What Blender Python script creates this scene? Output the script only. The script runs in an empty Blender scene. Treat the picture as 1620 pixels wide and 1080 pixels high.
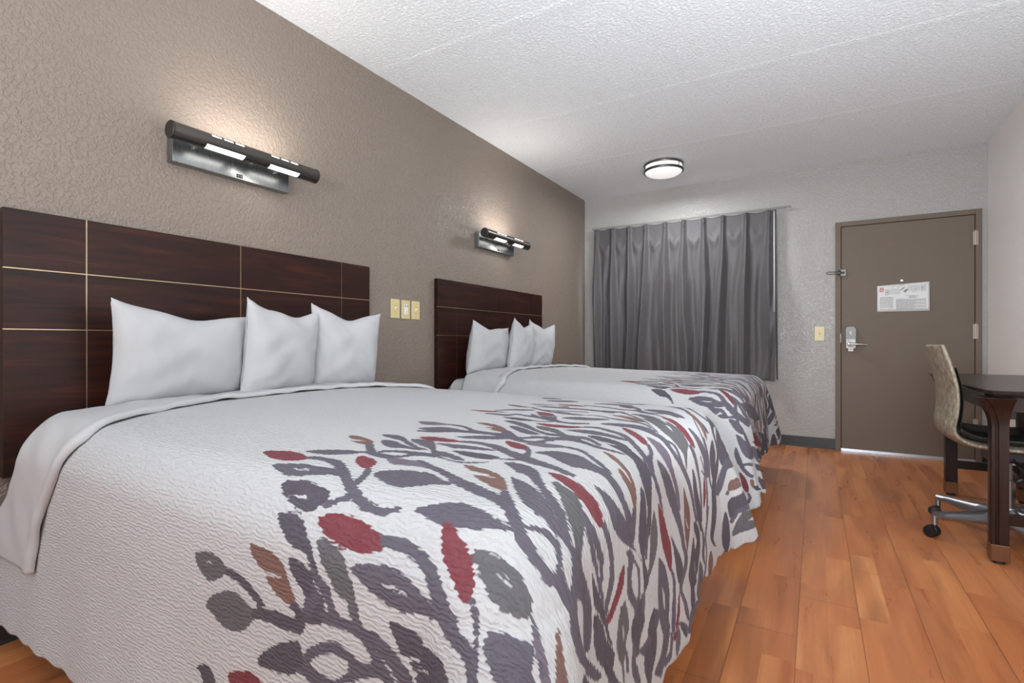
import bpy, bmesh, math, random
import numpy as np
from mathutils import Vector, Matrix

# ------------------------------------------------------------------ camera, world, light
SC = bpy.context.scene
COL = SC.collection
SC.view_settings.view_transform = 'Standard'
SC.view_settings.look = 'None'
SC.view_settings.gamma = 1.0
SC.view_settings.use_curve_mapping = False
SC.view_settings.exposure = -0.1
SC.cycles.use_denoising = True
SC.cycles.max_bounces = 10
SC.cycles.diffuse_bounces = 6
SC.cycles.sample_clamp_indirect = 6.0

FPX, YAW, Y0, CAMX, CAMZ = 808.04, 30.679, 538.887, 2.3088, 0.9993
cam_data = bpy.data.cameras.new('camera')
cam_data.sensor_width = 36.0
cam_data.lens = FPX / 1620 * 36.0
cam_data.shift_y = (Y0 - 540) / 1620
cam_data.clip_start = 0.02
cam = bpy.data.objects.new('camera', cam_data)
cam.location = (CAMX, 0, CAMZ)
cam.rotation_euler = (math.radians(90), 0, math.radians(YAW))
COL.objects.link(cam)
SC.camera = cam

W, D, HC = 3.52, 5.557, 2.631      # room width, far wall, ceiling
YB = -5.0                          # wall behind the camera

world = bpy.data.worlds.new('sky')
SC.world = world
world.use_nodes = True
wn = world.node_tree.nodes
wn['Background'].inputs[0].default_value = (0.72, 0.84, 1.0, 1)
wn['Background'].inputs[1].default_value = 1.2


def area(name, loc, rot, sx, sy, power, color=(1, 1, 1), spread=180):
    l = bpy.data.lights.new(name, 'AREA')
    l.shape = 'RECTANGLE'
    l.size, l.size_y = sx, sy
    l.energy = power
    l.color = color
    l.spread = math.radians(spread)
    o = bpy.data.objects.new(name, l)
    o.location = loc
    o.rotation_euler = rot
    COL.objects.link(o)
    return o


# daylight outside the window, and unseen fill lights added behind and beside the camera
area('window_daylight', (1.07, D + .35, 1.5), (math.radians(-90), 0, 0), 1.7, 1.35, 50, (.72, .86, 1.0))
area('overhead_fill', (1.76, -2.6, HC - .12), (math.radians(25), 0, 0), 2.4, 2.0, 40, (.86, .94, 1))  # soft fill added under the ceiling behind the camera, no fixture there
area('back_fill', (1.76, YB + .12, 1.35), (math.radians(95), 0, 0), 3.2, 2.2, 72, (.86, .94, 1))  # large unseen panel added at the back wall as frontal fill
area('up_fill_back', (2.05, -1.1, 1.35), (math.radians(152), 0, 0), 1.0, 1.0, 108, (.84, .93, 1))  # added upward fill to brighten the ceiling, has no lamp body
area('up_fill_side', (2.75, 1.0, .85), (math.radians(148), 0, 0), .7, .7, 60, (.84, .93, 1))  # second upward fill added out of view, beside the camera

# ------------------------------------------------------------------ helpers


def srgb(r, g, b):
    f = lambda c: (c / 255) / 12.92 if c / 255 <= .04045 else ((c / 255 + .055) / 1.055) ** 2.4
    return (f(r), f(g), f(b), 1)


class NT:
    """small node-tree writer"""
    def __init__(s, name):
        s.m = bpy.data.materials.new(name)
        s.m.use_nodes = True
        s.n = s.m.node_tree.nodes
        s.l = s.m.node_tree.links
        s.b = s.n['Principled BSDF']
        s.out = s.n['Material Output']

    def add(s, t, **k):
        n = s.n.new(t)
        for a, v in k.items():
            setattr(n, a, v)
        return n

    def put(s, sock, v):
        if isinstance(v, bpy.types.NodeSocket):
            s.l.new(v, sock)
        else:
            sock.default_value = v

    def math(s, op, a, b=0.0, c=None):
        n = s.add('ShaderNodeMath', operation=op)
        s.put(n.inputs[0], a)
        s.put(n.inputs[1], b)
        if c is not None:
            s.put(n.inputs[2], c)
        return n.outputs[0]

    def mix(s, f, a, b):
        n = s.add('ShaderNodeMix', data_type='RGBA')
        s.put(n.inputs[0], f)
        s.put(n.inputs[6], a)
        s.put(n.inputs[7], b)
        return n.outputs[2]

    def ramp(s, f, stops):
        n = s.add('ShaderNodeValToRGB')
        s.put(n.inputs[0], f)
        e = n.color_ramp.elements
        while len(e) > len(stops):
            e.remove(e[-1])
        while len(e) < len(stops):
            e.new(1)
        for x, (p, c) in zip(e, stops):
            x.position = p
            x.color = c if len(c) == 4 else (*c, 1)
        return n.outputs[0]

    def noise(s, vec, scale, detail=2, rough=.5, dist=0.0, out=0):
        n = s.add('ShaderNodeTexNoise')
        s.put(n.inputs['Vector'], vec)
        n.inputs['Scale'].default_value = scale
        n.inputs['Detail'].default_value = detail
        n.inputs['Roughness'].default_value = rough
        n.inputs['Distortion'].default_value = dist
        return n.outputs[out]

    def obj(s):
        return s.add('ShaderNodeTexCoord').outputs['Object']

    def mapping(s, vec, scale=(1, 1, 1), loc=(0, 0, 0), rot=(0, 0, 0)):
        n = s.add('ShaderNodeMapping')
        s.put(n.inputs[0], vec)
        n.inputs['Scale'].default_value = scale
        n.inputs['Location'].default_value = loc
        n.inputs['Rotation'].default_value = rot
        return n.outputs[0]

    def bump(s, h, strength=.3, dist=.01):
        n = s.add('ShaderNodeBump')
        n.inputs['Strength'].default_value = strength
        n.inputs['Distance'].default_value = dist
        s.put(n.inputs['Height'], h)
        s.l.new(n.outputs[0], s.b.inputs['Normal'])
        return n

    def base(s, c, rough=.5, metal=0.0, spec=None):
        s.put(s.b.inputs['Base Color'], c)
        s.put(s.b.inputs['Roughness'], rough)
        s.put(s.b.inputs['Metallic'], metal)
        if spec is not None:
            s.b.inputs['Specular IOR Level'].default_value = spec
        return s


def plain(name, c, rough=.5, metal=0.0, bump=0, bscale=200, spec=None):
    t = NT(name)
    t.base(c, rough, metal, spec)
    n = t.noise(t.obj(), bscale, 3)
    t.put(t.b.inputs['Roughness'], t.math('MULTIPLY_ADD', n, .12, rough - .06))
    if bump:
        t.bump(n, bump, .002)
    return t.m


class MB:
    """collects shapes and links them as ONE mesh object"""
    def __init__(s):
        s.v, s.f, s.mi, s.k = [], [], [], 0

    def add(s, vs, fs, mi=0):
        o = len(s.v)
        s.v += [tuple(float(c) for c in p) for p in vs]
        s.f += [tuple(i + o for i in f) for f in fs]
        s.mi += [mi] * len(fs)
        return s

    def box(s, x0, x1, y0, y1, z0, z1, mi=0, M=None):
        vs = [Vector((x, y, z)) for z in (z0, z1) for y in (y0, y1) for x in (x0, x1)]
        if M is not None:
            vs = [M @ p for p in vs]
        return s.add(vs, [(0, 2, 3, 1), (4, 5, 7, 6), (0, 1, 5, 4), (2, 6, 7, 3), (0, 4, 6, 2), (1, 3, 7, 5)], mi)

    def ring_loft(s, rings, cap=True, mi=0, closed=True):
        n = len(rings[0])
        vs = [p for r in rings for p in r]
        fs = []
        for i in range(len(rings) - 1):
            for j in range(n if closed else n - 1):
                k = (j + 1) % n
                fs.append((i * n + j, i * n + k, (i + 1) * n + k, (i + 1) * n + j))
        if cap:
            fs.append(tuple(reversed(range(n))))
            fs.append(tuple((len(rings) - 1) * n + j for j in range(n)))
        return s.add(vs, fs, mi)

    def tube(s, pts, r, n=16, mi=0, sq=None):
        """round (or sq=(a,b) elliptical) tube along pts; r number or list"""
        pts = [Vector(p) for p in pts]
        rs = r if isinstance(r, (list, tuple)) else [r] * len(pts)
        rings = []
        up = None
        for i, p in enumerate(pts):
            t = (pts[min(i + 1, len(pts) - 1)] - pts[max(i - 1, 0)]).normalized()
            if up is None:
                up = Vector((0, 0, 1)) if abs(t.z) < .9 else Vector((0, 1, 0))
            a = t.cross(up).normalized()
            b = a.cross(t).normalized()
            up = b
            ka, kb = sq or (1, 1)
            rings.append([p + a * math.cos(q) * rs[i] * ka + b * math.sin(q) * rs[i] * kb
                          for q in [2 * math.pi * j / n for j in range(n)]])
        return s.ring_loft(rings, True, mi)

    def lathe(s, prof, n=32, M=None, mi=0):
        """prof: (r, z) points round z"""
        rings = [[Vector((r * math.cos(q), r * math.sin(q), z)) for q in [2 * math.pi * j / n for j in range(n)]] for r, z in prof]
        if M is not None:
            rings = [[M @ p for p in r] for r in rings]
        return s.ring_loft(rings, True, mi)

    def prism(s, poly, y0, y1, axis='y', mi=0, M=None):
        """extrude a 2-D polygon along an axis"""
        def P(a, b, c):
            p = {'y': (a, c, b), 'x': (c, a, b), 'z': (a, b, c)}[axis]
            return M @ Vector(p) if M is not None else Vector(p)
        return s.ring_loft([[P(a, b, y0) for a, b in poly], [P(a, b, y1) for a, b in poly]], True, mi)

    def build(s, name, mats, parent=None, smooth=False, bevel=0, seg=2, subsurf=0, solid=0):
        me = bpy.data.meshes.new(name)
        me.from_pydata(s.v, [], s.f)
        mats = mats if isinstance(mats, (list, tuple)) else [mats]
        for m in mats:
            me.materials.append(m)
        me.polygons.foreach_set('material_index', s.mi)
        bm = bmesh.new()
        bm.from_mesh(me)
        bmesh.ops.recalc_face_normals(bm, faces=bm.faces)
        bm.to_mesh(me)
        bm.free()
        if smooth:
            me.polygons.foreach_set('use_smooth', [True] * len(me.polygons))
            if smooth == 'auto':
                me.set_sharp_from_angle(angle=math.radians(38))
        o = bpy.data.objects.new(name, me)
        COL.objects.link(o)
        if parent:
            o.parent = parent
        if solid:
            md = o.modifiers.new('solid', 'SOLIDIFY')
            md.thickness = solid
            md.offset = -1
        if bevel:
            md = o.modifiers.new('bevel', 'BEVEL')
            md.width = bevel
            md.segments = seg
            md.limit_method = 'ANGLE'
            md.angle_limit = math.radians(40)
            md.harden_normals = False
        if subsurf:
            md = o.modifiers.new('sub', 'SUBSURF')
            md.levels = md.render_levels = subsurf
        return o


def tag(o, label=None, cat=None, group=None, kind=None):
    for k, v in (('label', label), ('category', cat), ('group', group), ('kind', kind)):
        if v:
            o[k] = v
    return o


def empty(name, loc=(0, 0, 0), rz=0, parent=None):
    o = bpy.data.objects.new(name, None)
    COL.objects.link(o)
    o.location = loc
    o.rotation_euler = (0, 0, rz)
    o.empty_display_size = .05
    if parent:
        o.parent = parent
    return o


def copy_tree(o, parent=None):
    c = o.copy()
    COL.objects.link(c)
    c.parent = parent
    for ch in [x for x in SC.objects if x.parent == o]:
        copy_tree(ch, c)
    return c


# ------------------------------------------------------------------ materials
def wall_paint(name, c, c2, rough, strength, scale):
    """orange-peel / knock-down textured paint"""
    t = NT(name)
    o = t.obj()
    n1 = t.noise(o, scale, 4, .55, .6)
    n2 = t.noise(o, scale * 2.6, 2, .5)
    big = t.noise(o, 1.3, 2)
    t.base(t.mix(big, c, c2), rough)
    h = t.math('ADD', t.ramp(n1, [(.40, (0, 0, 0)), (.56, (1, 1, 1))]), t.math('MULTIPLY', n2, .35))
    t.bump(h, strength, .0032)
    return t.m


M = {}
M['wall_left'] = wall_paint('taupe_wall_paint', srgb(127, 115, 104), srgb(133, 120, 109), .38, .66, 62)
M['wall_far'] = wall_paint('pale_grey_wall_paint', srgb(174, 171, 167), srgb(168, 166, 161), .36, .7, 56)
M['wall_right'] = plain('smooth_pale_wall_paint', srgb(242, 238, 234), .5, bump=.15, bscale=60)
t = NT('popcorn_ceiling')
o_ = t.obj()
n1 = t.noise(o_, 62, 5, .62, .3)
n2 = t.noise(o_, 150, 3, .5)
t.base(srgb(242, 245, 247), .6)
t.bump(t.math('ADD', t.ramp(n1, [(.42, (0, 0, 0)), (.62, (1, 1, 1))]), t.math('MULTIPLY', n2, .4)), .8, .005)
M['ceiling'] = t.m

# laminate floor: planks run along y
t = NT('laminate_planks')
o_ = t.obj()
sep = t.add('ShaderNodeSeparateXYZ')
t.put(sep.inputs[0], o_)
PX, PL = .1895, 1.215
u = t.math('DIVIDE', t.math('ADD', sep.outputs[0], .0035 + .014), PX)
row = t.math('FLOOR', u)
wn1 = t.add('ShaderNodeTexWhiteNoise', noise_dimensions='1D')
t.put(wn1.inputs['W'], row)
v = t.math('DIVIDE', t.math('ADD', sep.outputs[1], t.math('MULTIPLY', wn1.outputs[0], PL)), PL)
seg = t.math('FLOOR', v)
cmb = t.add('ShaderNodeCombineXYZ')
t.put(cmb.inputs[0], row)
t.put(cmb.inputs[1], seg)
wn2 = t.add('ShaderNodeTexWhiteNoise', noise_dimensions='3D')
t.put(wn2.inputs['Vector'], cmb.outputs[0])
# two printed strips inside each plank
uu = t.math('FRACT', u)
half = t.math('GREATER_THAN', uu, .5)
cmb3 = t.add('ShaderNodeCombineXYZ')
t.put(cmb3.inputs[0], t.math('ADD', t.math('MULTIPLY', row, 2.0), half))
t.put(cmb3.inputs[1], t.math('FLOOR', t.math('ADD', t.math('MULTIPLY', v, 1.9), t.math('MULTIPLY', half, .45))))
wn3 = t.add('ShaderNodeTexWhiteNoise', noise_dimensions='3D')
t.put(wn3.inputs['Vector'], cmb3.outputs[0])
off = t.add('ShaderNodeVectorMath', operation='MULTIPLY_ADD')
t.put(off.inputs[0], wn3.outputs['Color'])
off.inputs[1].default_value = (7, 7, 7)
t.put(off.inputs[2], o_)
gv = t.mapping(off.outputs[0], (9, 1.1, 1))
g1 = t.noise(gv, 1.0, 4, .5, .8)
g2 = t.noise(t.mapping(off.outputs[0], (80, 2.2, 1)), 1.0, 3, .6, .4)
g3 = t.noise(t.mapping(off.outputs[0], (7, .8, 1), (3, 5, 0)), 1.0, 3, .5, .7)
c = t.ramp(g1, [(.22, srgb(158, 90, 52)), (.42, srgb(190, 118, 72)), (.62, srgb(206, 135, 84)), (.85, srgb(216, 152, 100))])
c = t.mix(t.ramp(g3, [(.47, (0, 0, 0)), (.68, (.6, .6, .6))]), c, srgb(122, 72, 50))
c = t.mix(t.math('MULTIPLY', t.ramp(g2, [(.3, (1, 1, 1)), (.6, (0, 0, 0))]), .20), c, srgb(132, 80, 50))
c = t.mix(t.math('MULTIPLY', wn3.outputs[0], .5), c, srgb(172, 100, 62))
eu = t.math('MINIMUM', uu, t.math('SUBTRACT', 1.0, uu))
ev = t.math('MULTIPLY', t.math('MINIMUM', t.math('FRACT', v), t.math('SUBTRACT', 1.0, t.math('FRACT', v))), PL / PX)
edge = t.math('LESS_THAN', t.math('MINIMUM', eu, ev), .0075)
c = t.mix(t.math('MULTIPLY', edge, .6), c, srgb(92, 54, 36))
t.base(c, .30)
t.put(t.b.inputs['Roughness'], t.math('MULTIPLY_ADD', g1, .14, .22))
t.bump(t.math('ADD', t.math('MULTIPLY', edge, -1.0), t.math('MULTIPLY', g2, .12)), .35, .001)
M['floor'] = t.m


def wood(name, dark, mid, hi, rough, axis='y', sc=1.0):
    t = NT(name)
    s = {'y': (26, 2.0, 26), 'z': (26, 26, 1.6), 'x': (2, 26, 26)}[axis]
    g = t.noise(t.mapping(t.obj(), tuple(a * sc for a in s)), 1.0, 5, .6, 1.2)
    g2 = t.noise(t.mapping(t.obj(), tuple(a * sc * 3 for a in s)), 1.0, 3, .5, .4)
    c = t.ramp(g, [(.3, dark), (.55, mid), (.78, hi)])
    c = t.mix(t.math('MULTIPLY', g2, .35), c, dark)
    t.base(c, rough, 0.0, .3)
    t.bump(g2, .05, .001)
    return t.m


M['headboard'] = wood('dark_cherry_veneer', srgb(24, 12, 9), srgb(50, 22, 15), srgb(78, 36, 25), .38)
M['brass_line'] = plain('brushed_brass', srgb(205, 180, 145), .32, .9)
M['desk'] = wood('espresso_desk_wood', srgb(27, 15, 11), srgb(42, 22, 15), srgb(56, 31, 21), .34, 'z', 1.4)
M['desk_top'] = wood('espresso_desk_top_wood', srgb(34, 27, 24), srgb(42, 34, 30), srgb(50, 41, 36), .26, 'y', 1.4)
M['copper'] = plain('copper_sabot', srgb(122, 88, 64), .36, .8)
M['steel'] = plain('brushed_nickel', srgb(176, 174, 170), .30, 1.0)
M['track'] = plain('grey_painted_track', srgb(132, 130, 127), .6, spec=.3)
M['lock'] = plain('satin_chrome_lock', srgb(132, 130, 128), .5, .6)
M['dark_steel'] = plain('gunmetal', srgb(96, 92, 88), .34, .95)
M['cap_dark'] = plain('dark_end_cap', srgb(58, 52, 48), .45, .5)
M['alu'] = plain('cast_aluminium', srgb(158, 160, 163), .36, .9)
M['black_plastic'] = plain('black_plastic', srgb(26, 26, 27), .42)
M['black_rubber'] = plain('black_vinyl_base', srgb(44, 42, 40), .45)
M['leather'] = plain('black_leather', srgb(24, 23, 23), .38, bump=.2, bscale=260)
M['door'] = plain('taupe_door_paint', srgb(112, 99, 87), .56, bump=.08, bscale=90, spec=.3)
M['hinge'] = plain('satin_hinge', srgb(176, 164, 152), .42, .35)
M['ivory'] = plain('ivory_plastic', srgb(206, 190, 142), .35)
M['ivory_light'] = plain('pale_ivory_toggle', srgb(224, 212, 172), .32)
M['white_plastic'] = plain('white_plastic', srgb(226, 226, 224), .35)
M['dark_hole'] = plain('dark_slot', srgb(30, 28, 26), .6)
M['linen'] = plain('white_bed_linen', srgb(176, 176, 177), .85, bump=.10, bscale=500)
M['box_base'] = plain('dark_bed_base', srgb(40, 34, 30), .7)
M['paper'] = plain('notice_paper', srgb(222, 222, 220), .45)
M['ink_grey'] = plain('grey_ink', srgb(150, 151, 152), .6)
M['ink_dark'] = plain('dark_ink', srgb(86, 86, 88), .6)
M['ink_red'] = plain('red_ink', srgb(190, 62, 68), .6)
M['ink_pink'] = plain('pink_ink', srgb(205, 110, 125), .6)
M['window_frame'] = plain('dark_window_frame', srgb(70, 68, 66), .4, .4)
M['threshold'] = plain('aluminium_threshold', srgb(196, 196, 200), .3, .8)


def emissive(name, c, e):
    t = NT(name)
    t.base(c, .5)
    t.b.inputs['Emission Color'].default_value = c
    t.b.inputs['Emission Strength'].default_value = e
    return t.m


M['lamp_tube'] = emissive('lit_sconce_diffuser', (1, .95, .88, 1), 4.5)
M['lamp_dome'] = emissive('lit_opal_diffuser', (1, .985, .96, 1), .55)
M['peep'] = emissive('daylit_peephole', (.9, .93, 1, 1), 6)

t = NT('window_glass')
tr = t.add('ShaderNodeBsdfTransparent')
gl = t.add('ShaderNodeBsdfGlossy')
gl.inputs['Roughness'].default_value = .02
mx = t.add('ShaderNodeMixShader')
mx.inputs[0].default_value = .06
t.l.new(tr.outputs[0], mx.inputs[1])
t.l.new(gl.outputs[0], mx.inputs[2])
t.l.new(mx.outputs[0], t.out.inputs[0])
M['glass'] = t.m

t = NT('grey_blackout_fabric')
o_ = t.obj()
n1 = t.noise(t.mapping(o_, (1, 1, .6)), 26, 3, .5, .8)
t.base(t.mix(n1, srgb(86, 83, 84), srgb(76, 73, 75)), .58)
t.b.inputs['Sheen Weight'].default_value = .15
t.bump(n1, .12, .004)
M['curtain'] = t.m

# brushed sconce back plate
t = NT('brushed_steel_plate')
g = t.noise(t.mapping(t.obj(), (1, 260, 4)), 1, 3)
t.base(srgb(150, 154, 155), .3, 1.0)
t.put(t.b.inputs['Roughness'], t.math('MULTIPLY_ADD', g, .25, .18))
M['plate'] = t.m

# chair back fabric: mottled taupe weave
t = NT('mottled_taupe_upholstery')
o_ = t.obj()
n1 = t.noise(t.mapping(o_, (1, 1, .35)), 75, 4, .7, .5)
vo = t.add('ShaderNodeTexVoronoi')
t.put(vo.inputs['Vector'], t.mapping(o_, (1, 1, .3)))
vo.inputs['Scale'].default_value = 55
c = t.ramp(n1, [(.30, srgb(92, 80, 64)), (.48, srgb(140, 128, 108)), (.62, srgb(168, 160, 142)), (.8, srgb(196, 192, 180))])
c = t.mix(t.math('MULTIPLY', t.math('LESS_THAN', vo.outputs[0], .16), .5), c, srgb(84, 74, 60))
t.base(c, .6)
t.bump(n1, .25, .003)
M['upholstery'] = t.m

# bedspread: white seersucker with a printed pattern held in mesh attributes
PRINT = {0: srgb(80, 75, 85), 1: srgb(108, 32, 39), 2: srgb(108, 76, 64), 3: srgb(82, 81, 82), 4: srgb(67, 62, 70), 5: srgb(98, 88, 100)}
t = NT('printed_seersucker')
uv = t.add('ShaderNodeUVMap', uv_map='cloth').outputs[0]
at = t.add('ShaderNodeAttribute', attribute_name='print_dist')
ac = t.add('ShaderNodeAttribute', attribute_name='print_ink')
rp = t.noise(t.mapping(uv, (30, 92, 1)), 1.0, 2, .5, .35)
sp = t.add('ShaderNodeSeparateXYZ')
t.put(sp.inputs[0], uv)
wob = t.noise(t.mapping(uv, (34, 46, 1)), 1.0, 2, .5)
ph_ = t.math('MULTIPLY_ADD', wob, 17.0, t.math('MULTIPLY', sp.outputs[1], 2 * math.pi / .0085))
rib = t.math('MULTIPLY_ADD', t.math('SINE', ph_), .5, .5)
brk = t.ramp(t.noise(t.mapping(uv, (62, 110, 1)), 1.0, 2, .5), [(.40, (0, 0, 0)), (.56, (1, 1, 1))])
rip = t.math('MULTIPLY', rib, t.math('MULTIPLY_ADD', brk, .75, .25))
d = t.math('ADD', at.outputs['Fac'], t.math('ADD', t.math('MULTIPLY_ADD', rib, .0032, -.0013), t.math('MULTIPLY_ADD', rp, .003, -.0015)))
mask = t.ramp(t.math('MULTIPLY_ADD', d, 520, .5), [(0, (0, 0, 0)), (1, (1, 1, 1))])
fade = t.noise(t.mapping(uv, (26, 80, 1)), 1.0, 2)
ink = t.mix(t.math('MULTIPLY', fade, .22), ac.outputs['Color'], srgb(118, 114, 126))
t.base(t.mix(mask, srgb(177, 177, 178), ink), .78)
fine = t.noise(t.mapping(uv, (60, 260, 1)), 1.0, 2)
t.bump(t.math('ADD', rip, t.math('MULTIPLY', fine, .10)), .55, .0034)
M['spread'] = t.m

# ------------------------------------------------------------------ the room
b = MB()
b.box(-.1, W + .1, YB, D + .35, -.1, 0)
tag(b.build('floor', M['floor']), kind='structure')
b = MB()
b.box(-.1, W + .1, YB, D + .1, HC, HC + .12)
for ys in (1.14, 2.235, 3.33, 4.35):       # joints between the precast slabs: one edge hangs a few mm lower
    b.prism([(ys - .012, HC + .001), (ys, HC - .0016), (ys + .03, HC - .0022), (ys + .12, HC + .001)], 0, W, 'x')
tag(b.build('ceiling', M['ceiling']), kind='structure')
b = MB()
b.box(-.1, 0, YB, D, 0, HC)
tag(b.build('wall_left', M['wall_left']), kind='structure')
b = MB()
b.box(W, W + .1, YB, D, 0, HC)
tag(b.build('wall_right', M['wall_right']), kind='structure')
b = MB()
b.box(-.1, W + .1, YB - .1, YB, 0, HC)
tag(b.build('wall_back', M['wall_right']), kind='structure')
WX0, WX1, WZ0, WZ1 = .28, 1.86, .80, 2.16
DX0, DX1, DZ = 2.4695, 3.4819, 2.08
b = MB()
b.box(-.1, WX0, D, D + .2, 0, HC)
b.box(WX0, WX1, D, D + .2, 0, WZ0)
b.box(WX0, WX1, D, D + .2, WZ1, HC)
b.box(WX1, DX0 + .01, D, D + .2, 0, HC)
b.box(DX0 + .01, DX1 - .01, D, D + .2, DZ - .01, HC)
b.box(DX1 - .01, W + .1, D, D + .2, 0, HC)
tag(b.build('wall_far', M['wall_far']), kind='structure')

win = tag(empty('window_1', ((WX0 + WX1) / 2, D + .08, WZ0)), kind='structure')
b = MB()
w2, h2 = (WX1 - WX0) / 2, WZ1 - WZ0
for x0, x1, z0, z1 in ((-w2, -w2 + .05, 0, h2), (w2 - .05, w2, 0, h2), (-w2, w2, 0, .05), (-w2, w2, h2 - .05, h2), (-.02, .02, 0, h2)):
    b.box(x0, x1, 0, .05, z0, z1)
b.build('window_frame', M['window_frame'], win)
b = MB()
b.box(-w2 + .04, w2 - .04, .022, .028, .04, h2 - .04)
b.build('pane', M['glass'], win)

# vinyl cove base
def cove(axis, a0, a1, wall, sgn):
    b = MB()
    pr = [(wall, .0), (wall + sgn * .012, .0), (wall + sgn * .006, .012), (wall + sgn * .004, .092), (wall + sgn * .002, .098), (wall, .098)]
    if axis == 'x':
        b.ring_loft([[(a, p, z) for p, z in pr] for a in (a0, a1)])
    else:
        b.ring_loft([[(p, a, z) for p, z in pr] for a in (a0, a1)])
    return b


tag(cove('x', 0, DX0 - .002, D, -1).build('baseboard_far', M['black_rubber']), kind='structure')
tag(cove('x', DX1 + .002, W, D, -1).build('baseboard_far', M['black_rubber']), kind='structure')
tag(cove('y', YB, D - .012, 0, 1).build('baseboard_left', M['black_rubber']), kind='structure')
tag(cove('y', YB, D - .012, W, -1).build('baseboard_right', M['black_rubber']), kind='structure')
b = MB()
b.ring_loft([[(x, D - .13, .0), (x, D - .12, .004), (x, D + .10, .012), (x, D + .10, 0)] for x in (DX0 + .05, DX1 - .05)])

# ------------------------------------------------------------------ door
door = tag(empty('door_1', (DX0, D, 0)), kind='structure')
DW = DX1 - DX0
b = MB()
FR = .042
b.box(0, FR, -.022, .12, 0, DZ)
b.box(DW - FR, DW, -.022, .12, 0, DZ)
b.box(FR, DW - FR, -.022, .12, DZ - FR, DZ)
b.box(FR, FR + .012, .035, .12, 0, DZ - FR)      # stops
b.box(DW - FR - .012, DW - FR, .035, .12, 0, DZ - FR)
b.box(FR, DW - FR, .035, .12, DZ - FR - .012, DZ - FR)
b.build('door_frame', M['door'], door, bevel=.003)
b = MB()
b.box(FR + .004, DW - FR - .004, -.012, .033, .012, DZ - FR - .004)
b.build('door_slab', M['door'], door, bevel=.0015)
b = MB()
b.box(FR, DW - FR, -.016, -.0125, .001, .022)
b.box(FR, DW - FR, -.05, .03, 0, .008)
b.build('threshold', M['threshold'], door, bevel=.001)
for z0, z1 in ((1.785, 1.90), (1.015, 1.135), (.235, .355)):
    b = MB()
    b.tube([(DW - FR, -.026, z0), (DW - FR, -.026, z1)], .0085, 14)
    b.box(DW - FR - .016, DW - FR + .016, -.0245, -.0205, z0, z1)
    b.tube([(DW - FR, -.026, z1), (DW - FR, -.026, z1 + .006)], .0055, 12)
    b.build('hinge', M['hinge'], door, smooth='auto')
# lock: tall plate, thumb turn, lever
LX = 2.587 - DX0
b = MB()
pl = [(LX - .040, .925), (LX + .040, .925), (LX + .043, 1.10), (LX + .034, 1.124), (LX, 1.132), (LX - .034, 1.124), (LX - .043, 1.10)]
b.prism(pl, -.034, -.0125)
lockp = b.build('lock_plate', M['lock'], door, bevel=.005, seg=3, smooth='auto')
b = MB()
b.lathe([(.012, 0), (.012, .008), (.006, .010), (.006, .024), (.001, .026)], 16, Matrix.Translation((LX - .002, -.033, 1.068)) @ Matrix.Rotation(math.radians(90), 4, 'X'))
b.box(LX - .007, LX + .003, -.060, -.045, 1.048, 1.088)
b.build('thumb_turn', M['white_plastic'], lockp, bevel=.003, smooth='auto')
b = MB()
b.lathe([(.017, 0), (.017, .02), (.012, .026), (.012, .05)], 20, Matrix.Translation((LX - .012, -.033, .972)) @ Matrix.Rotation(math.radians(90), 4, 'X'))
b.tube([(LX - .018, -.078, .972), (LX + .03, -.082, .970), (LX + .075, -.082, .968), (LX + .118, -.078, .964)], [.0125, .011, .0095, .008], 14)
b.build('lever', M['steel'], lockp, smooth='auto')
b = MB()
b.box(LX - .034, LX + .034, -.0352, -.0343, .935, 1.012)
b.box(LX - .020, LX + .018, -.0352, -.0343, .905, .935)
lab = b.build('sticker', M['paper'], lockp)
b = MB()
b.box(LX - .030, LX - .006, -.0358, -.0353, .999, 1.004)
b.build('red_line', M['ink_red'], lockp)
b = MB()
for k, (x0, x1, z) in enumerate([(-.028, .028, .948), (-.024, .010, .942), (-.014, .012, .925), (-.012, .008, .918)]):
    b.box(LX + x0, LX + x1, -.0358, -.0353, z, z + .0022)
b.build('sticker_text', M['ink_dark'], lockp)
b = MB()
b.box(FR - .006, FR + .003, -.0245, -.0225, .985, 1.065)
b.build('strike_plate', M['lock'], door)
# swing-bar door guard
gz = 1.618
b = MB()
b.box(FR - .004, FR + .040, -.0275, -.0125, gz - .030, gz + .030)
for dz in (-.016, .016):
    b.lathe([(.010, 0), (.011, .006), (.008, .014), (.002, .017)], 14, Matrix.Translation((FR - .012, -.022, gz + dz)) @ Matrix.Rotation(math.radians(90), 4, 'X'))
b.box(FR - .024, FR - .004, -.024, -.0205, gz - .030, gz + .030)
gd = b.build('door_guard', M['dark_steel'], door, bevel=.002, smooth='auto')
b = MB()
b.tube([(FR + .025, -.040, gz + .004), (FR - .03, -.046, gz + .009), (FR - .10, -.050, gz + .011), (FR - .112, -.050, gz + .005),
        (FR - .112, -.050, gz - .005), (FR - .10, -.050, gz - .011), (FR - .03, -.046, gz - .009), (FR + .025, -.040, gz - .004)], .0034, 10)
b.build('swing_bar', M['dark_steel'], gd, smooth=True)
for dx, dz in ((.033, .02), (.033, -.02), (.012, .02), (.012, -.02)):
    b = MB()
    b.lathe([(.003, 0), (.003, .0012), (.001, .0016)], 10, Matrix.Translation((FR + dx - .004, -.0275, gz + dz)) @ Matrix.Rotation(math.radians(90), 4, 'X'))
    b.build('screw', M['steel'], gd)
b = MB()
Mx = Matrix.Translation((2.957 - DX0, -.0125, 1.523)) @ Matrix.Rotation(math.radians(90), 4, 'X')
b.lathe([(.010, 0), (.010, .003), (.006, .004)], 18, Mx)
ph = b.build('peephole', M['steel'], door, smooth='auto')
b = MB()
b.lathe([(.0055, .0042), (.0045, .0055), (.001, .006)], 14, Mx)
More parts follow.
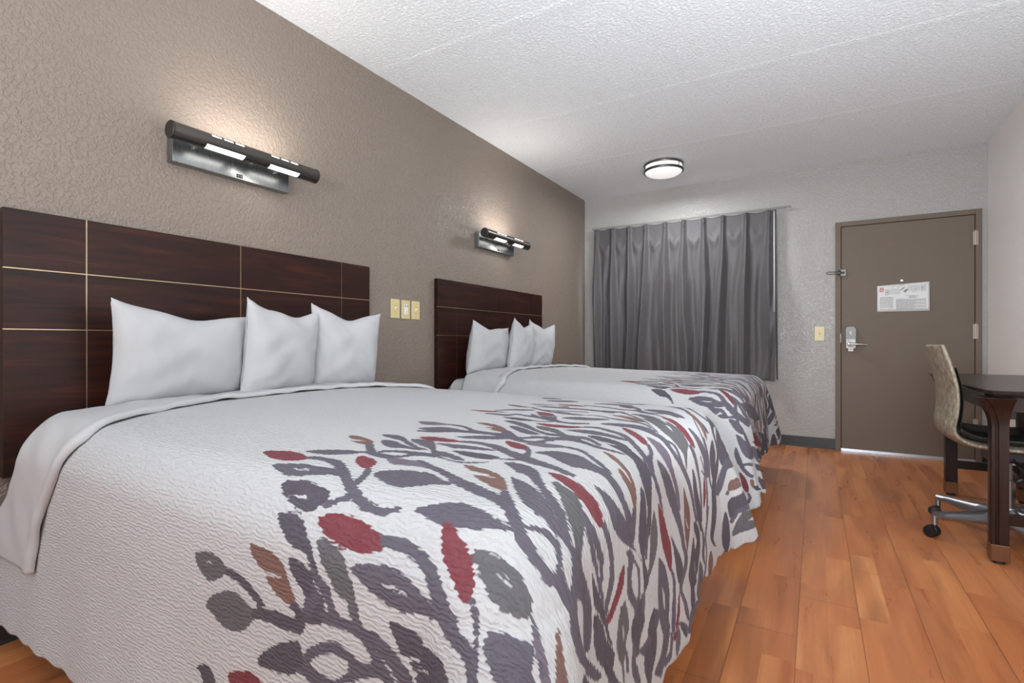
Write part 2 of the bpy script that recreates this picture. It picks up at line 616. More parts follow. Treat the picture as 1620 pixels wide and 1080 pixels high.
b.build('peephole_lens', M['peep'], ph, smooth=True)

# notice on the door
notice = tag(empty('evacuation_notice', (2.783, D - .0135, 1.255)), 'white printed notice with a floor plan and small text taped on the taupe door', 'notice')
NW, NH = .362, .240
n = 24
b = MB()
vs, fs = [], []
for j in range(9):
    for i in range(n + 1):
        a, c_ = i / n, j / 8
        curl = .006 * max(0, a - .8) / .2 * (1 - c_) ** .5 + .002 * math.sin(a * 9) * (1 - c_)
        vs.append((a * NW, -.0012 - curl, c_ * (NH - .012 + .020 * a)))
for j in range(8):
    for i in range(n):
        k = j * (n + 1) + i
        fs.append((k, k + 1, k + n + 2, k + n + 1))
b.add(vs, fs)
b.build('sheet', M['paper'], notice, smooth=True, solid=-.0005)


def ink(name, rects, mat, y=-.0034):
    b = MB()
    for x0, x1, z0, z1 in rects:
        x0, x1, z0, z1 = x0 * NW, x1 * NW, z0 * NH, z1 * NH
        yy = y - (.006 * max(0, x1 / NW - .8) / .2)
        b.add([(x0, yy, z0), (x1, yy, z0), (x1, yy, z1), (x0, yy, z1)], [(0, 1, 2, 3)])
    return b.build(name, mat, notice)


rng = random.Random(5)
R_ = []
for k in range(15):     # left text block
    z = .47 - k * .024
    x = .05
    while x < .30:
        w_ = rng.uniform(.02, .06)
        R_.append((x, min(x + w_, .315), z, z + .011))
        x += w_ + .008
for k in range(17):     # right text block
    z = .43 - k * .023
    x = .37
    end = .93 if k % 5 != 4 else .7
    while x < end:
        w_ = rng.uniform(.02, .07)
        R_.append((x, min(x + w_, .94), z, z + .011))
        x += w_ + .008
ink('text_lines', R_, M['ink_grey'])
R_ = [(.055, .31, .505, .52), (.44, .53, .955, .967), (.55, .80, .56, .568), (.62, .74, .535, .543), (.60, .76, .485, .493), (.62, .80, .51, .518)]


def rect(x0, x1, z0, z1, t_=.0035):
    return [(x0, x1, z0, z0 + t_ * 1.5), (x0, x1, z1 - t_ * 1.5, z1), (x0, x0 + t_, z0, z1), (x1 - t_, x1, z0, z1)]


for x0, x1, z0, z1, nx, nz in ((.155, .215, .60, .80, 3, 4), (.215, .44, .64, .78, 8, 3), (.29, .42, .81, .92, 1, 1), (.60, .86, .745, .90, 9, 3), (.86, .93, .715, .93, 3, 4)):
    R_ += rect(x0, x1, z0, z1)
    for i in range(1, nx):
        xx = x0 + (x1 - x0) * i / nx
        R_.append((xx, xx + .002, z0, z1))
    for i in range(1, nz):
        zz = z0 + (z1 - z0) * i / nz
        R_.append((x0, x1, zz, zz + .004))
R_ += [(.68, .70, .69, .71), (.735, .75, .76, .79), (.86, .90, .815, .83), (.165, .21, .695, .71)]
ink('plan_lines', R_, M['ink_dark'])
b = MB()
for poly in ([(.44, .76), (.50, .86), (.55, .88), (.49, .78)], [(.50, .72), (.55, .66), (.61, .79), (.56, .81)]):
    b.add([(x * NW, -.0036, z * NH) for x, z in poly], [(0, 1, 2, 3)])
b.build('plan_building', M['ink_grey'], notice)
for k in range(4):
    ink('red_word', [(.06 + k * .062, .06 + k * .062 + .052, .085, .10)], M['ink_pink'])
ink('red_word', [(.70, .78, .69, .70)], M['ink_pink'])
# the round red emblem with its two words
b = MB()
ex, ez = .088 * NW, .80 * NH
for a0, a1, rr in ((20, 160, .0175), (200, 340, .0175), (60, 130, .0205), (232, 305, .0205)):
    K = 12
    P_ = []
    for k in range(K + 1):
        q = math.radians(a0 + (a1 - a0) * k / K)
        P_.append((ex + rr * math.cos(q), -.0036, ez + rr * .95 * math.sin(q)))
        P_.append((ex + (rr - .0018) * math.cos(q), -.0036, ez + (rr - .0018) * .95 * math.sin(q)))
    b.add(P_, [(2 * k, 2 * k + 1, 2 * k + 3, 2 * k + 2) for k in range(K)])
b.build('emblem_ring', M['ink_red'], notice)
for txt, dz in (('Red', .002), ('Roof', -.0105)):
    cu = bpy.data.curves.new('emblem_word', 'FONT')
    cu.body = txt
    cu.size = .0165
    cu.shear = .25
    cu.offset = .0005
    cu.align_x = 'CENTER'
    cu.materials.append(M['ink_red'])
    tmp = bpy.data.objects.new('tmp', cu)
    COL.objects.link(tmp)
    bpy.context.view_layer.update()
    tm = bpy.data.meshes.new_from_object(tmp.evaluated_get(bpy.context.evaluated_depsgraph_get()))
    bpy.data.objects.remove(tmp)
    to = bpy.data.objects.new('emblem_word', tm)
    COL.objects.link(to)
    to.parent = notice
    to.location = (ex, -.0037, ez + dz)
    to.rotation_euler = (math.radians(90), math.radians(-8), 0)

# ------------------------------------------------------------------ switch plates


def face_matrix(wall):
    # local: x along the wall, y out of the wall (towards the room is -y), z up
    return 0 if wall == 'far' else math.radians(90)


def switch_plate(x, y, z, rz, label, w=.080, h=.122, outlet=False, screw=False):
    root = tag(empty('outlet_plate' if outlet else 'switch_plate', (x, y, z), rz), label, 'outlet' if outlet else 'light switch')
    b = MB()
    b.box(-w / 2, w / 2, -.006, 0, -h / 2, h / 2)
    b.build('plate', M['ivory'], root, bevel=.003, seg=3)
    if outlet:
        b = MB()
        b.box(-.0165, .0165, -.011, -.005, -.034, .034)
        d = b.build('receptacle', M['white_plastic'], root, bevel=.003, seg=3)
        for x_, hw_, z0_, z1_ in ((-.010, .003, .016, .029), (.010, .003, .016, .029), (-.0048, .0008, -.020, -.012), (.0048, .0008, -.020, -.012)):
            b = MB()
            b.box(x_ - hw_, x_ + hw_, -.0115, -.0109, z0_, z1_)
            b.build('slot', M['dark_hole'], d)
        b = MB()
        b.lathe([(.0022, 0), (.0022, .0005)], 10, Matrix.Translation((0, -.011, -.028)) @ Matrix.Rotation(math.radians(90), 4, 'X'))
        b.build('ground_hole', M['dark_hole'], d)
    else:
        b = MB()
        b.box(-.006, .006, -.0085, -.005, -.011, .011)
        Mr = Matrix.Translation((0, -.008, 0)) @ Matrix.Rotation(math.radians(-28), 4, 'X')
        b.box(-.0042, .0042, -.014, .002, -.0045, .0045, 0, Mr)
        b.build('toggle', M['ivory_light'], root, bevel=.0015)
        for zz in (-.022, .022) + ((-.044,) if screw else ()):
            b = MB()
            b.lathe([(.0026, 0), (.0022, .0012), (.0005, .0014)], 10, Matrix.Translation((0, -.006, zz)) @ Matrix.Rotation(math.radians(90), 4, 'X'))
            b.build('screw', M['dark_hole'], root)
    return root


RL = math.radians(90)
switch_plate(.0, 2.425, 1.205, RL, 'ivory toggle switch plate nearest the first headboard, leftmost of the three')
switch_plate(.0, 2.522, 1.203, RL, 'ivory wall plate with a white outlet insert, between two toggle plates', outlet=True)
switch_plate(.0, 2.618, 1.203, RL, 'ivory toggle switch plate right of the white outlet, beside the far headboard', screw=True)
switch_plate(2.345, D, 1.066, 0, 'single ivory light switch plate on the grey wall left of the door', h=.134)

# ------------------------------------------------------------------ ceiling lamp
lamp = tag(empty('ceiling_light', (1.105, 4.77, HC)), 'round flush ceiling light with a white dome and two dark nickel rings', 'ceiling light')
b = MB()
b.lathe([(.150, 0), (.158, -.004), (.158, -.020), (.150, -.024)], 48)
b.lathe([(.158, -.008), (.175, -.008), (.178, -.014), (.175, -.022), (.158, -.022)], 48)
b.build('base_ring', M['dark_steel'], lamp, smooth='auto')
b = MB()
b.lathe([(.166, -.024), (.166, -.070), (.160, -.082), (.140, -.096), (.10, -.108), (.05, -.114), (.004, -.116)], 48)
b.build('diffuser', M['lamp_dome'], lamp, smooth='auto')
b = MB()
prof = [(.1665, -.060), (.176, -.058), (.180, -.066), (.178, -.075), (.1665, -.078)]
b.ring_loft([[Vector((r * math.cos(q), r * math.sin(q), z)) for r, z in prof] for q in [2 * math.pi * j / 48 for j in range(49)]], cap=False)
b.build('lower_ring', M['dark_steel'], lamp, smooth='auto')
for k in range(3):
    q = math.radians(215 + 120 * k)
    b = MB()
    b.tube([(.172 * math.cos(q), .172 * math.sin(q), -.02), (.172 * math.cos(q), .172 * math.sin(q), -.062)], .003, 8)
    b.build('post', M['dark_steel'], lamp)
pl_ = bpy.data.lights.new('ceiling_bulb', 'AREA')
pl_.shape = 'DISK'
pl_.size = .30
pl_.energy = 28
pl_.color = (.95, .97, 1)
po = bpy.data.objects.new('ceiling_bulb', pl_)
po.location = (0, 0, -.122)
po.parent = lamp
COL.objects.link(po)

# ------------------------------------------------------------------ wall sconces


def make_sconce():
    root = empty('wall_sconce', (0, 1.38, 1.79))
    b = MB()
    b.box(0, .045, -.29, .25, -.053, .062)
    bp = b.build('back_plate', M['plate'], root, bevel=.002)
    b = MB()
    b.box(.0448, .047, -.020, .008, -.046, -.030)
    sw = b.build('rocker_switch', M['black_plastic'], root)
    b = MB()
    for y_ in (-.014, .000):
        b.box(.0468, .048, y_ - .003, y_ + .004, -.041, -.035)
    b.build('rocker', M['dark_steel'], sw)
    CXs, CZs, R, Y0_, Y1_ = .128, .042, .034, -.34, .34
    for y_ in (-.20, .18):
        b = MB()
        b.tube([(.04, y_, .03), (CXs - R + .004, y_, CZs)], .008, 12)
        b.build('arm', M['steel'], root, smooth='auto')
    # tube shell with cut-outs
    NT_, NY = 48, 136
    vs, fs = [], []
    for i in range(NY + 1):
        y = Y0_ + (Y1_ - Y0_) * i / NY
        for j in range(NT_):
            q = 2 * math.pi * j / NT_
            vs.append((CXs + R * math.cos(q), y, CZs + R * math.sin(q)))
    for i in range(NY):
        y = Y0_ + (Y1_ - Y0_) * (i + .5) / NY
        fr = (y - Y0_) / (Y1_ - Y0_)
        for j in range(NT_):
            deg = 360 * (j + .5) / NT_      # 0 = to the room, 90 = up, 270 = down
            hole = False
            if 234 < deg < 324 and (.19 < fr < .435 or .61 < fr < .835):
                hole = True
            if 32 < deg < 60:
                for f0 in (.222, .296, .368, .62, .694, .766):
                    if f0 < fr < f0 + .056:
                        hole = True
            if not hole:
                k = (j + 1) % NT_
                fs.append((i * NT_ + j, i * NT_ + k, (i + 1) * NT_ + k, (i + 1) * NT_ + j))
    b = MB()
    b.add(vs, fs)
    b.build('tube_shade', M['dark_steel'], root, smooth=True, solid=.0015)
    for y_, s_ in ((Y0_, -1), (Y1_, 1)):
        b = MB()
        b.lathe([(R + .0008, -.006), (R + .0012, 0), (R - .002, .003)], 40, Matrix.Translation((CXs, y_, CZs)) @ Matrix.Rotation(math.radians(-90 * s_), 4, 'X'))
        b.build('end_cap', M['cap_dark'], root, smooth='auto')
    b = MB()
    b.tube([(CXs, Y0_ + .05, CZs), (CXs, Y1_ - .05, CZs)], R - .0035, 40)
    b.build('diffuser', M['lamp_tube'], root, smooth='auto')
    for nm, z_, rx, e_ in (('lamp_up', CZs + R + .004, 180, 3.6), ('lamp_down', CZs - R - .006, -20, .4)):
        l = bpy.data.lights.new(nm, 'AREA')
        l.shape = 'RECTANGLE'
        l.size, l.size_y = .03, .42
        l.energy = e_
        l.color = (1, .94, .87)
        lo = bpy.data.objects.new(nm, l)
        lo.location = (CXs, .02, z_)
        lo.rotation_euler = (math.radians(rx), 0, 0)
        COL.objects.link(lo)
        lo.parent = root
    return root


sc1 = make_sconce()
tag(sc1, 'nickel tube wall light over the nearest bed headboard, the larger in view', 'wall light')
sc2 = copy_tree(sc1)
sc2.location = (0, 3.60, 1.79)
tag(sc2, 'nickel tube wall light over the far bed headboard, near the curtain', 'wall light')

# ------------------------------------------------------------------ headboards
HW, HT = 1.592, 1.437


def make_headboard(yb, label):
    root = tag(empty('headboard', (0, yb, 0)), label, 'headboard')
    b = MB()
    ys = [0, .1397 * HW, .5035 * HW, .8699 * HW, HW]
    zs = [.55, .80, 1.038, 1.240, HT]
    g = .0022
    b.box(.004, .024, 0, HW, .55, HT - .001)
    for i in range(4):
        for j in range(4):
            b.box(.020, .034, ys[i] + (g if i else 0), ys[i + 1] - (g if i < 3 else 0), zs[j] + (g if j > 1 else 0), zs[j + 1] - (g if 0 < j < 3 else 0))
    b.build('panels', M['headboard'], root)
    for y in ys[1:4]:
        b = MB()
        b.box(.022, .0315, y - g, y + g, .55, HT)
        b.build('vertical_inlay', M['brass_line'], root)
    for z in zs[2:4]:
        b = MB()
        b.box(.0225, .0335, .0, HW, z - g * .7, z + g * .7)
        b.build('horizontal_inlay', M['brass_line'], root)
    return root


YA, YC = .585, 2.813
make_headboard(YA, 'dark cherry panelled headboard behind the nearest bed, at the left')
make_headboard(YC, 'dark cherry panelled headboard behind the far bed, near the curtain')

# ------------------------------------------------------------------ bed linen surface
# --- drape begin
BL, BHW, BR, BRP = 1.985, .797, .10, .17    # foot plane, half width, edge rounding, plan corner radius


def crown(u, v):
    return .772 - .012 * np.clip(u, 0, 2) - .040 * np.abs(np.clip(v / BHW, -1, 1)) ** 4


def folds(T, seed):
    r = np.sin(T * 11 + seed) * .5 + np.sin(T * 23.0 + seed * 2.3) * .35 + np.sin(T * 5.2 + seed * 1.7) * .6
    return r


def drape(u, v, off=0.0, seed=1.3, fold=1.0):
    """cloth coordinates (u from the head wall, v from the bed's centre line) -> bed-local x, y, z"""
    u = np.asarray(u, float); v = np.asarray(v, float)
    sg = np.where(v < 0, -1.0, 1.0)
    a = u - (BL - BRP)
    bb = np.abs(v) - (BHW - BRP)
    ap, bp = np.maximum(a, 0), np.maximum(bb, 0)
    q = (ap ** 5 + bp ** 5) ** .2
    phi = np.arctan2(bp, ap + 1e-9)
    flat = BRP - BR
    q = np.minimum(q, BRP + .472 + .115 * np.sin(phi) ** 2)      # the cloth's corner is cut round
    s = np.maximum(q - flat, 0)
    arc = BR * math.pi / 2
    th_ = np.minimum(s / BR, math.pi / 2)
    o = BR * np.sin(th_)
    dn = BR * (1 - np.cos(th_))
    s2 = np.maximum(s - arc, 0)
    corner = np.sin(np.clip(phi * 2, 0, math.pi)) ** 1.5
    ramp = np.clip(s2 / .5, 0, 1.2)
    T = np.where(a > 0, v, sg * 9 + sg * (BL - BRP - u)) + 0
    foot = np.cos(phi) * (a > 0)
    # slope outwards, folds, and the gathered corner that stands out from the bed
    out = (.012 + .015 * foot) * ramp + corner * (.035 * (th_ / (math.pi / 2)) ** 2 + .135 * np.minimum(ramp, 1.1) ** .7)
    tfoot = folds(v * 1.15, seed) * foot ** 2 + folds(u * .9, seed + 4) * .45 * (1 - foot) ** 2
    out = out + fold * .016 * ramp * tfoot
    out = out + fold * .030 * ramp * corner * np.sin(phi * 13 + seed)
    o = o + out
    dn = dn + s2 * np.sqrt(np.clip(1 - .01, 0, 1)) - .08 * corner * np.minimum(ramp, 1)
    inside = np.minimum(q, flat)
    rad = np.where(q > 1e-6, inside + o + off * np.sin(th_), 0)
    cu = np.minimum(u, BL - BRP)
    cv = np.minimum(np.abs(v), BHW - BRP)
    x = cu + rad * np.cos(phi) * (q > 0)
    y = (cv + rad * np.sin(phi) * (q > 0)) * sg
    z = crown(np.minimum(u, BL), np.clip(v, -BHW, BHW)) - dn + off * np.cos(th_)
    # gentle rumples on top
    z = z + .0035 * np.sin(u * 5.1 + v * 2.3 + seed) * np.sin(v * 4.3 - u * 1.9) * np.clip(1 - s / arc, 0, 1) ** 2
    return x, y, z


U0, U1, VM = .17, BL + .47, BHW + .585      # cloth extents
# --- drape end

PATTERN, PATTERN2 = [], []      # PATTERN2: the part of the far spread's print that only the far bed shows
#PATTERN_BEGIN
# printed leaves and stems: ink number, outline in cloth millimetres (along the bed, across it)
PATTERN.append((1, [(1229,-671),(1226,-667),(1228,-663),(1234,-659),(1245,-654),(1261,-649),(1278,-645),(1296,-643),(1314,-643),(1331,-645),(1346,-649),(1360,-655),(1369,-660),(1374,-665),(1374,-670),(1371,-675),(1364,-681),(1353,-686),(1341,-690),(1331,-692),(1320,-693),(1309,-693),(1296,-691),(1283,-689),(1269,-685),(1254,-681),(1239,-676)]))
PATTERN.append((0, [(1331,-715),(1328,-712),(1332,-710),(1339,-707),(1352,-703),(1369,-698),(1384,-693),(1396,-690),(1407,-688),(1421,-688),(1442,-689),(1464,-692),(1482,-694),(1495,-696),(1505,-698),(1510,-700),(1507,-702),(1500,-705),(1492,-707),(1484,-710),(1474,-713),(1464,-717),(1453,-721),(1441,-725),(1430,-728),(1422,-730),(1414,-730),(1405,-730),(1394,-730),(1381,-728),(1369,-726),(1355,-723),(1341,-719)]))
PATTERN.append((9, [(1390,-715),(1392,-713),(1398,-710),(1405,-708),(1412,-706),(1420,-704),(1427,-703),(1433,-704),(1437,-706),(1438,-708),(1433,-709),(1424,-711),(1415,-712),(1405,-713),(1395,-714)]))
PATTERN.append((4, [(1414,-751),(1411,-747),(1412,-744),(1416,-741),(1426,-738),(1439,-736),(1453,-734),(1466,-733),(1480,-734),(1495,-735),(1512,-737),(1529,-740),(1541,-743),(1548,-747),(1551,-751),(1552,-755),(1550,-761),(1544,-767),(1539,-772),(1535,-776),(1529,-779),(1522,-781),(1514,-782),(1507,-781),(1498,-780),(1488,-779),(1478,-776),(1468,-774),(1462,-772),(1457,-770),(1456,-768),(1457,-767),(1458,-765),(1463,-764),(1477,-763),(1495,-762),(1508,-761),(1511,-760),(1510,-759),(1507,-759),(1502,-758),(1492,-757),(1483,-757),(1473,-760),(1462,-764),(1452,-766),(1445,-766),(1440,-765),(1435,-763),(1427,-760),(1419,-755)]))
PATTERN.append((4, [(1453,-795),(1452,-793),(1454,-791),(1460,-790),(1466,-788),(1476,-787),(1484,-786),(1491,-786),(1498,-786),(1505,-788),(1513,-790),(1521,-792),(1529,-796),(1535,-800),(1541,-806),(1546,-811),(1553,-815),(1559,-819),(1565,-824),(1571,-832),(1577,-839),(1582,-847),(1587,-855),(1590,-863),(1592,-868),(1591,-868),(1588,-866),(1583,-863),(1577,-855),(1568,-848),(1560,-841),(1554,-838),(1549,-835),(1543,-834),(1538,-833),(1531,-835),(1524,-834),(1516,-832),(1507,-828),(1498,-825),(1490,-820),(1482,-816),(1474,-811),(1466,-806),(1457,-800)]))
PATTERN.append((2, [(1397,-857),(1397,-854),(1397,-851),(1402,-849),(1413,-849),(1427,-850),(1441,-851),(1451,-851),(1459,-852),(1469,-854),(1478,-858),(1488,-862),(1495,-867),(1500,-872),(1503,-878),(1506,-883),(1509,-888),(1512,-893),(1516,-899),(1522,-907),(1529,-916),(1532,-923),(1528,-928),(1520,-930),(1511,-931),(1502,-931),(1493,-929),(1484,-926),(1475,-923),(1467,-918),(1460,-913),(1453,-908),(1448,-903),(1447,-898),(1457,-896),(1472,-895),(1483,-893),(1489,-891),(1492,-888),(1489,-887),(1477,-888),(1458,-890),(1442,-891),(1430,-887),(1421,-882),(1413,-878),(1408,-875),(1405,-872),(1402,-869),(1399,-865),(1398,-861)]))
PATTERN.append((3, [(1209,-912),(1214,-908),(1223,-905),(1232,-902),(1241,-899),(1251,-897),(1262,-896),(1275,-897),(1288,-898),(1300,-901),(1308,-905),(1315,-910),(1318,-915),(1320,-920),(1319,-925),(1313,-930),(1301,-938),(1284,-947),(1269,-953),(1260,-954),(1254,-952),(1247,-949),(1238,-945),(1228,-940),(1220,-934),(1214,-927),(1210,-919)]))
PATTERN.append((9, [(1241,-919),(1245,-918),(1251,-916),(1259,-915),(1267,-914),(1276,-914),(1280,-915),(1274,-916),(1264,-918),(1254,-919),(1248,-920),(1243,-920)]))
PATTERN.append((4, [(1313,-928),(1318,-927),(1324,-927),(1331,-927),(1338,-928),(1347,-929),(1356,-931),(1366,-933),(1375,-935),(1383,-938),(1392,-942),(1400,-946),(1407,-950),(1415,-954),(1422,-957),(1428,-960),(1432,-962),(1446,-952),(1442,-950),(1437,-946),(1431,-942),(1424,-938),(1417,-934),(1408,-930),(1399,-926),(1390,-922),(1380,-919),(1370,-917),(1360,-914),(1350,-913),(1341,-912),(1332,-912),(1325,-912),(1320,-913)]))
PATTERN.append((3, [(1256,-1007),(1255,-1003),(1258,-997),(1263,-990),(1270,-984),(1280,-977),(1291,-971),(1304,-965),(1318,-959),(1330,-955),(1340,-953),(1348,-952),(1357,-953),(1368,-955),(1378,-959),(1388,-962),(1395,-965),(1401,-967),(1406,-970),(1409,-976),(1411,-982),(1410,-989),(1404,-997),(1396,-1005),(1386,-1013),(1377,-1019),(1367,-1024),(1357,-1027),(1347,-1029),(1336,-1029),(1326,-1028),(1318,-1028),(1310,-1026),(1302,-1024),(1295,-1021),(1288,-1018),(1281,-1014),(1272,-1012),(1262,-1010)]))
PATTERN.append((4, [(1404,-989),(1409,-988),(1415,-987),(1423,-985),(1430,-984),(1437,-982),(1445,-981),(1452,-980),(1459,-979),(1465,-979),(1472,-980),(1481,-981),(1493,-981),(1506,-979),(1521,-977),(1534,-975),(1543,-974),(1551,-948),(1542,-950),(1530,-951),(1516,-953),(1505,-954),(1498,-954),(1490,-954),(1482,-954),(1471,-954),(1461,-955),(1451,-957),(1441,-959),(1432,-961),(1423,-963),(1414,-966),(1407,-969),(1402,-970)]))
PATTERN.append((4, [(1510,-851),(1511,-849),(1513,-848),(1517,-848),(1526,-848),(1535,-851),(1546,-853),(1558,-856),(1569,-861),(1577,-866),(1578,-872),(1576,-879),(1575,-886),(1577,-891),(1580,-895),(1584,-897),(1590,-895),(1597,-891),(1601,-893),(1605,-905),(1607,-923),(1607,-935),(1601,-941),(1594,-943),(1586,-944),(1578,-947),(1569,-950),(1562,-950),(1558,-950),(1556,-947),(1555,-943),(1558,-935),(1562,-926),(1563,-917),(1560,-910),(1555,-905),(1548,-899),(1539,-892),(1530,-885),(1522,-879),(1517,-875),(1515,-871),(1514,-866),(1511,-861),(1510,-855)]))
PATTERN.append((4, [(1512,-935),(1516,-937),(1522,-939),(1527,-941),(1530,-944),(1533,-946),(1535,-950),(1537,-952),(1537,-956),(1537,-960),(1536,-966),(1534,-972),(1532,-976),(1550,-974),(1552,-970),(1555,-964),(1558,-957),(1559,-950),(1558,-944),(1557,-939),(1553,-935),(1549,-931),(1543,-928),(1536,-925),(1530,-924),(1525,-923)]))
PATTERN.append((4, [(1428,-1056),(1432,-1050),(1438,-1043),(1447,-1035),(1459,-1027),(1473,-1017),(1487,-1009),(1501,-1002),(1515,-996),(1526,-992),(1534,-989),(1541,-987),(1546,-989),(1548,-994),(1550,-1001),(1552,-1007),(1557,-1010),(1562,-1012),(1565,-1015),(1562,-1022),(1558,-1029),(1553,-1035),(1549,-1037),(1546,-1037),(1542,-1038),(1538,-1041),(1534,-1046),(1528,-1050),(1519,-1053),(1507,-1056),(1496,-1058),(1484,-1060),(1473,-1061),(1462,-1062),(1451,-1064),(1442,-1065),(1434,-1065),(1430,-1063),(1428,-1060)]))
PATTERN.append((4, [(1225,-1143),(1231,-1142),(1238,-1142),(1242,-1143),(1240,-1145),(1240,-1146),(1243,-1149),(1246,-1152),(1250,-1156),(1252,-1160),(1254,-1164),(1255,-1169),(1257,-1173),(1302,-1151),(1300,-1148),(1298,-1144),(1294,-1139),(1290,-1134),(1286,-1130),(1281,-1125),(1274,-1122),(1264,-1120),(1248,-1124),(1237,-1130),(1229,-1135),(1224,-1139)]))
PATTERN.append((1, [(1340,-1109),(1349,-1104),(1362,-1100),(1375,-1096),(1385,-1092),(1394,-1089),(1403,-1087),(1414,-1087),(1425,-1089),(1435,-1092),(1447,-1094),(1459,-1097),(1463,-1103),(1456,-1117),(1440,-1135),(1423,-1148),(1404,-1151),(1384,-1150),(1366,-1146),(1356,-1142),(1349,-1136),(1345,-1130),(1340,-1123),(1338,-1116)]))
PATTERN.append((0, [(1374,-668),(1379,-667),(1386,-665),(1395,-663),(1403,-662),(1413,-662),(1422,-663),(1433,-665),(1445,-668),(1458,-671),(1471,-675),(1483,-680),(1493,-685),(1503,-692),(1517,-701),(1531,-710),(1545,-717),(1556,-724),(1566,-729),(1576,-734),(1586,-740),(1597,-744),(1608,-748),(1619,-752),(1628,-755),(1640,-758),(1649,-759),(1659,-760),(1667,-761),(1677,-760),(1685,-758),(1694,-758),(1700,-755),(1706,-752),(1712,-749),(1718,-747),(1721,-746),(1713,-738),(1709,-740),(1703,-742),(1696,-744),(1689,-745),(1682,-746),(1676,-746),(1667,-746),(1661,-746),(1654,-744),(1647,-743),(1640,-741),(1632,-739),(1623,-736),(1614,-732),(1604,-728),(1594,-723),(1584,-719),(1575,-714),(1564,-708),(1551,-701),(1537,-692),(1520,-680),(1499,-667),(1477,-654),(1457,-647),(1443,-644),(1431,-644),(1421,-644),(1411,-644),(1401,-644),(1393,-645),(1384,-646),(1376,-648),(1369,-651),(1362,-653),(1357,-655)]))
PATTERN.append((0, [(1467,-716),(1472,-715),(1480,-713),(1489,-710),(1497,-708),(1506,-707),(1515,-706),(1523,-705),(1529,-705),(1496,-676),(1491,-678),(1485,-680),(1477,-683),(1469,-685),(1459,-686),(1448,-687),(1438,-688),(1431,-689)]))
PATTERN.append((0, [(1558,-769),(1561,-768),(1566,-765),(1571,-763),(1577,-761),(1580,-758),(1583,-755),(1587,-754),(1592,-752),(1595,-750),(1601,-749),(1604,-747),(1607,-746),(1595,-737),(1592,-738),(1588,-740),(1583,-742),(1578,-744),(1574,-746),(1571,-749),(1568,-752),(1564,-754),(1559,-755),(1553,-758),(1547,-759),(1544,-761)]))
PATTERN.append((0, [(1588,-721),(1588,-718),(1588,-713),(1587,-708),(1585,-702),(1583,-696),(1580,-690),(1577,-683),(1573,-676),(1568,-669),(1562,-662),(1557,-657),(1554,-653),(1537,-651),(1540,-655),(1543,-659),(1547,-664),(1550,-668),(1553,-673),(1556,-679),(1560,-685),(1563,-691),(1566,-698),(1567,-704),(1568,-709),(1569,-712)]))
PATTERN.append((1, [(1486,-633),(1479,-626),(1474,-618),(1471,-611),(1472,-607),(1475,-605),(1481,-604),(1492,-606),(1506,-609),(1517,-612),(1525,-615),(1532,-618),(1538,-623),(1542,-630),(1545,-637),(1547,-644),(1548,-651),(1547,-657),(1544,-660),(1536,-659),(1525,-656),(1515,-651),(1505,-646),(1494,-640)]))
PATTERN.append((0, [(1326,-631),(1325,-627),(1330,-622),(1338,-616),(1349,-610),(1362,-605),(1376,-599),(1390,-594),(1404,-590),(1418,-586),(1432,-584),(1445,-583),(1457,-581),(1466,-578),(1473,-574),(1482,-572),(1495,-572),(1508,-575),(1522,-576),(1538,-573),(1554,-570),(1563,-570),(1559,-577),(1547,-588),(1535,-596),(1523,-598),(1511,-597),(1499,-595),(1487,-592),(1475,-589),(1465,-589),(1457,-593),(1450,-600),(1442,-607),(1431,-613),(1419,-620),(1407,-625),(1395,-629),(1382,-632),(1369,-634),(1353,-635),(1337,-634)]))
PATTERN.append((0, [(1407,-531),(1413,-536),(1422,-546),(1436,-558),(1453,-572),(1468,-583),(1480,-590),(1489,-594),(1494,-597),(1479,-567),(1472,-563),(1463,-556),(1454,-550),(1451,-547),(1450,-546),(1445,-541),(1438,-534),(1432,-528)]))
PATTERN.append((2, [(1315,-499),(1311,-493),(1309,-488),(1312,-484),(1320,-483),(1333,-484),(1348,-487),(1367,-492),(1388,-499),(1404,-506),(1414,-512),(1420,-519),(1423,-524),(1423,-530),(1420,-535),(1415,-538),(1405,-539),(1393,-537),(1381,-535),(1369,-532),(1358,-529),(1353,-526),(1355,-524),(1362,-523),(1369,-521),(1378,-519),(1387,-518),(1391,-516),(1387,-515),(1378,-513),(1367,-512),(1358,-512),(1347,-511),(1337,-510),(1328,-507),(1320,-503)]))
PATTERN.append((0, [(1495,-576),(1496,-574),(1498,-571),(1500,-568),(1504,-565),(1509,-562),(1515,-559),(1522,-557),(1528,-555),(1536,-553),(1543,-552),(1550,-552),(1558,-551),(1566,-551),(1574,-551),(1583,-551),(1591,-551),(1600,-551),(1611,-549),(1620,-548),(1626,-547),(1610,-527),(1604,-528),(1595,-529),(1584,-530),(1575,-531),(1567,-532),(1559,-532),(1552,-533),(1544,-534),(1537,-536),(1530,-538),(1524,-540),(1517,-543),(1510,-545),(1503,-547),(1497,-550),(1492,-553),(1488,-557),(1487,-561),(1486,-565),(1485,-568)]))
PATTERN.append((0, [(1530,-592),(1535,-591),(1543,-589),(1551,-587),(1557,-585),(1561,-582),(1564,-578),(1567,-574),(1570,-570),(1573,-566),(1577,-561),(1580,-557),(1582,-554),(1566,-538),(1564,-541),(1562,-546),(1559,-551),(1557,-557),(1555,-562),(1554,-568),(1552,-573),(1549,-577),(1543,-579),(1535,-581),(1527,-582),(1521,-582)]))
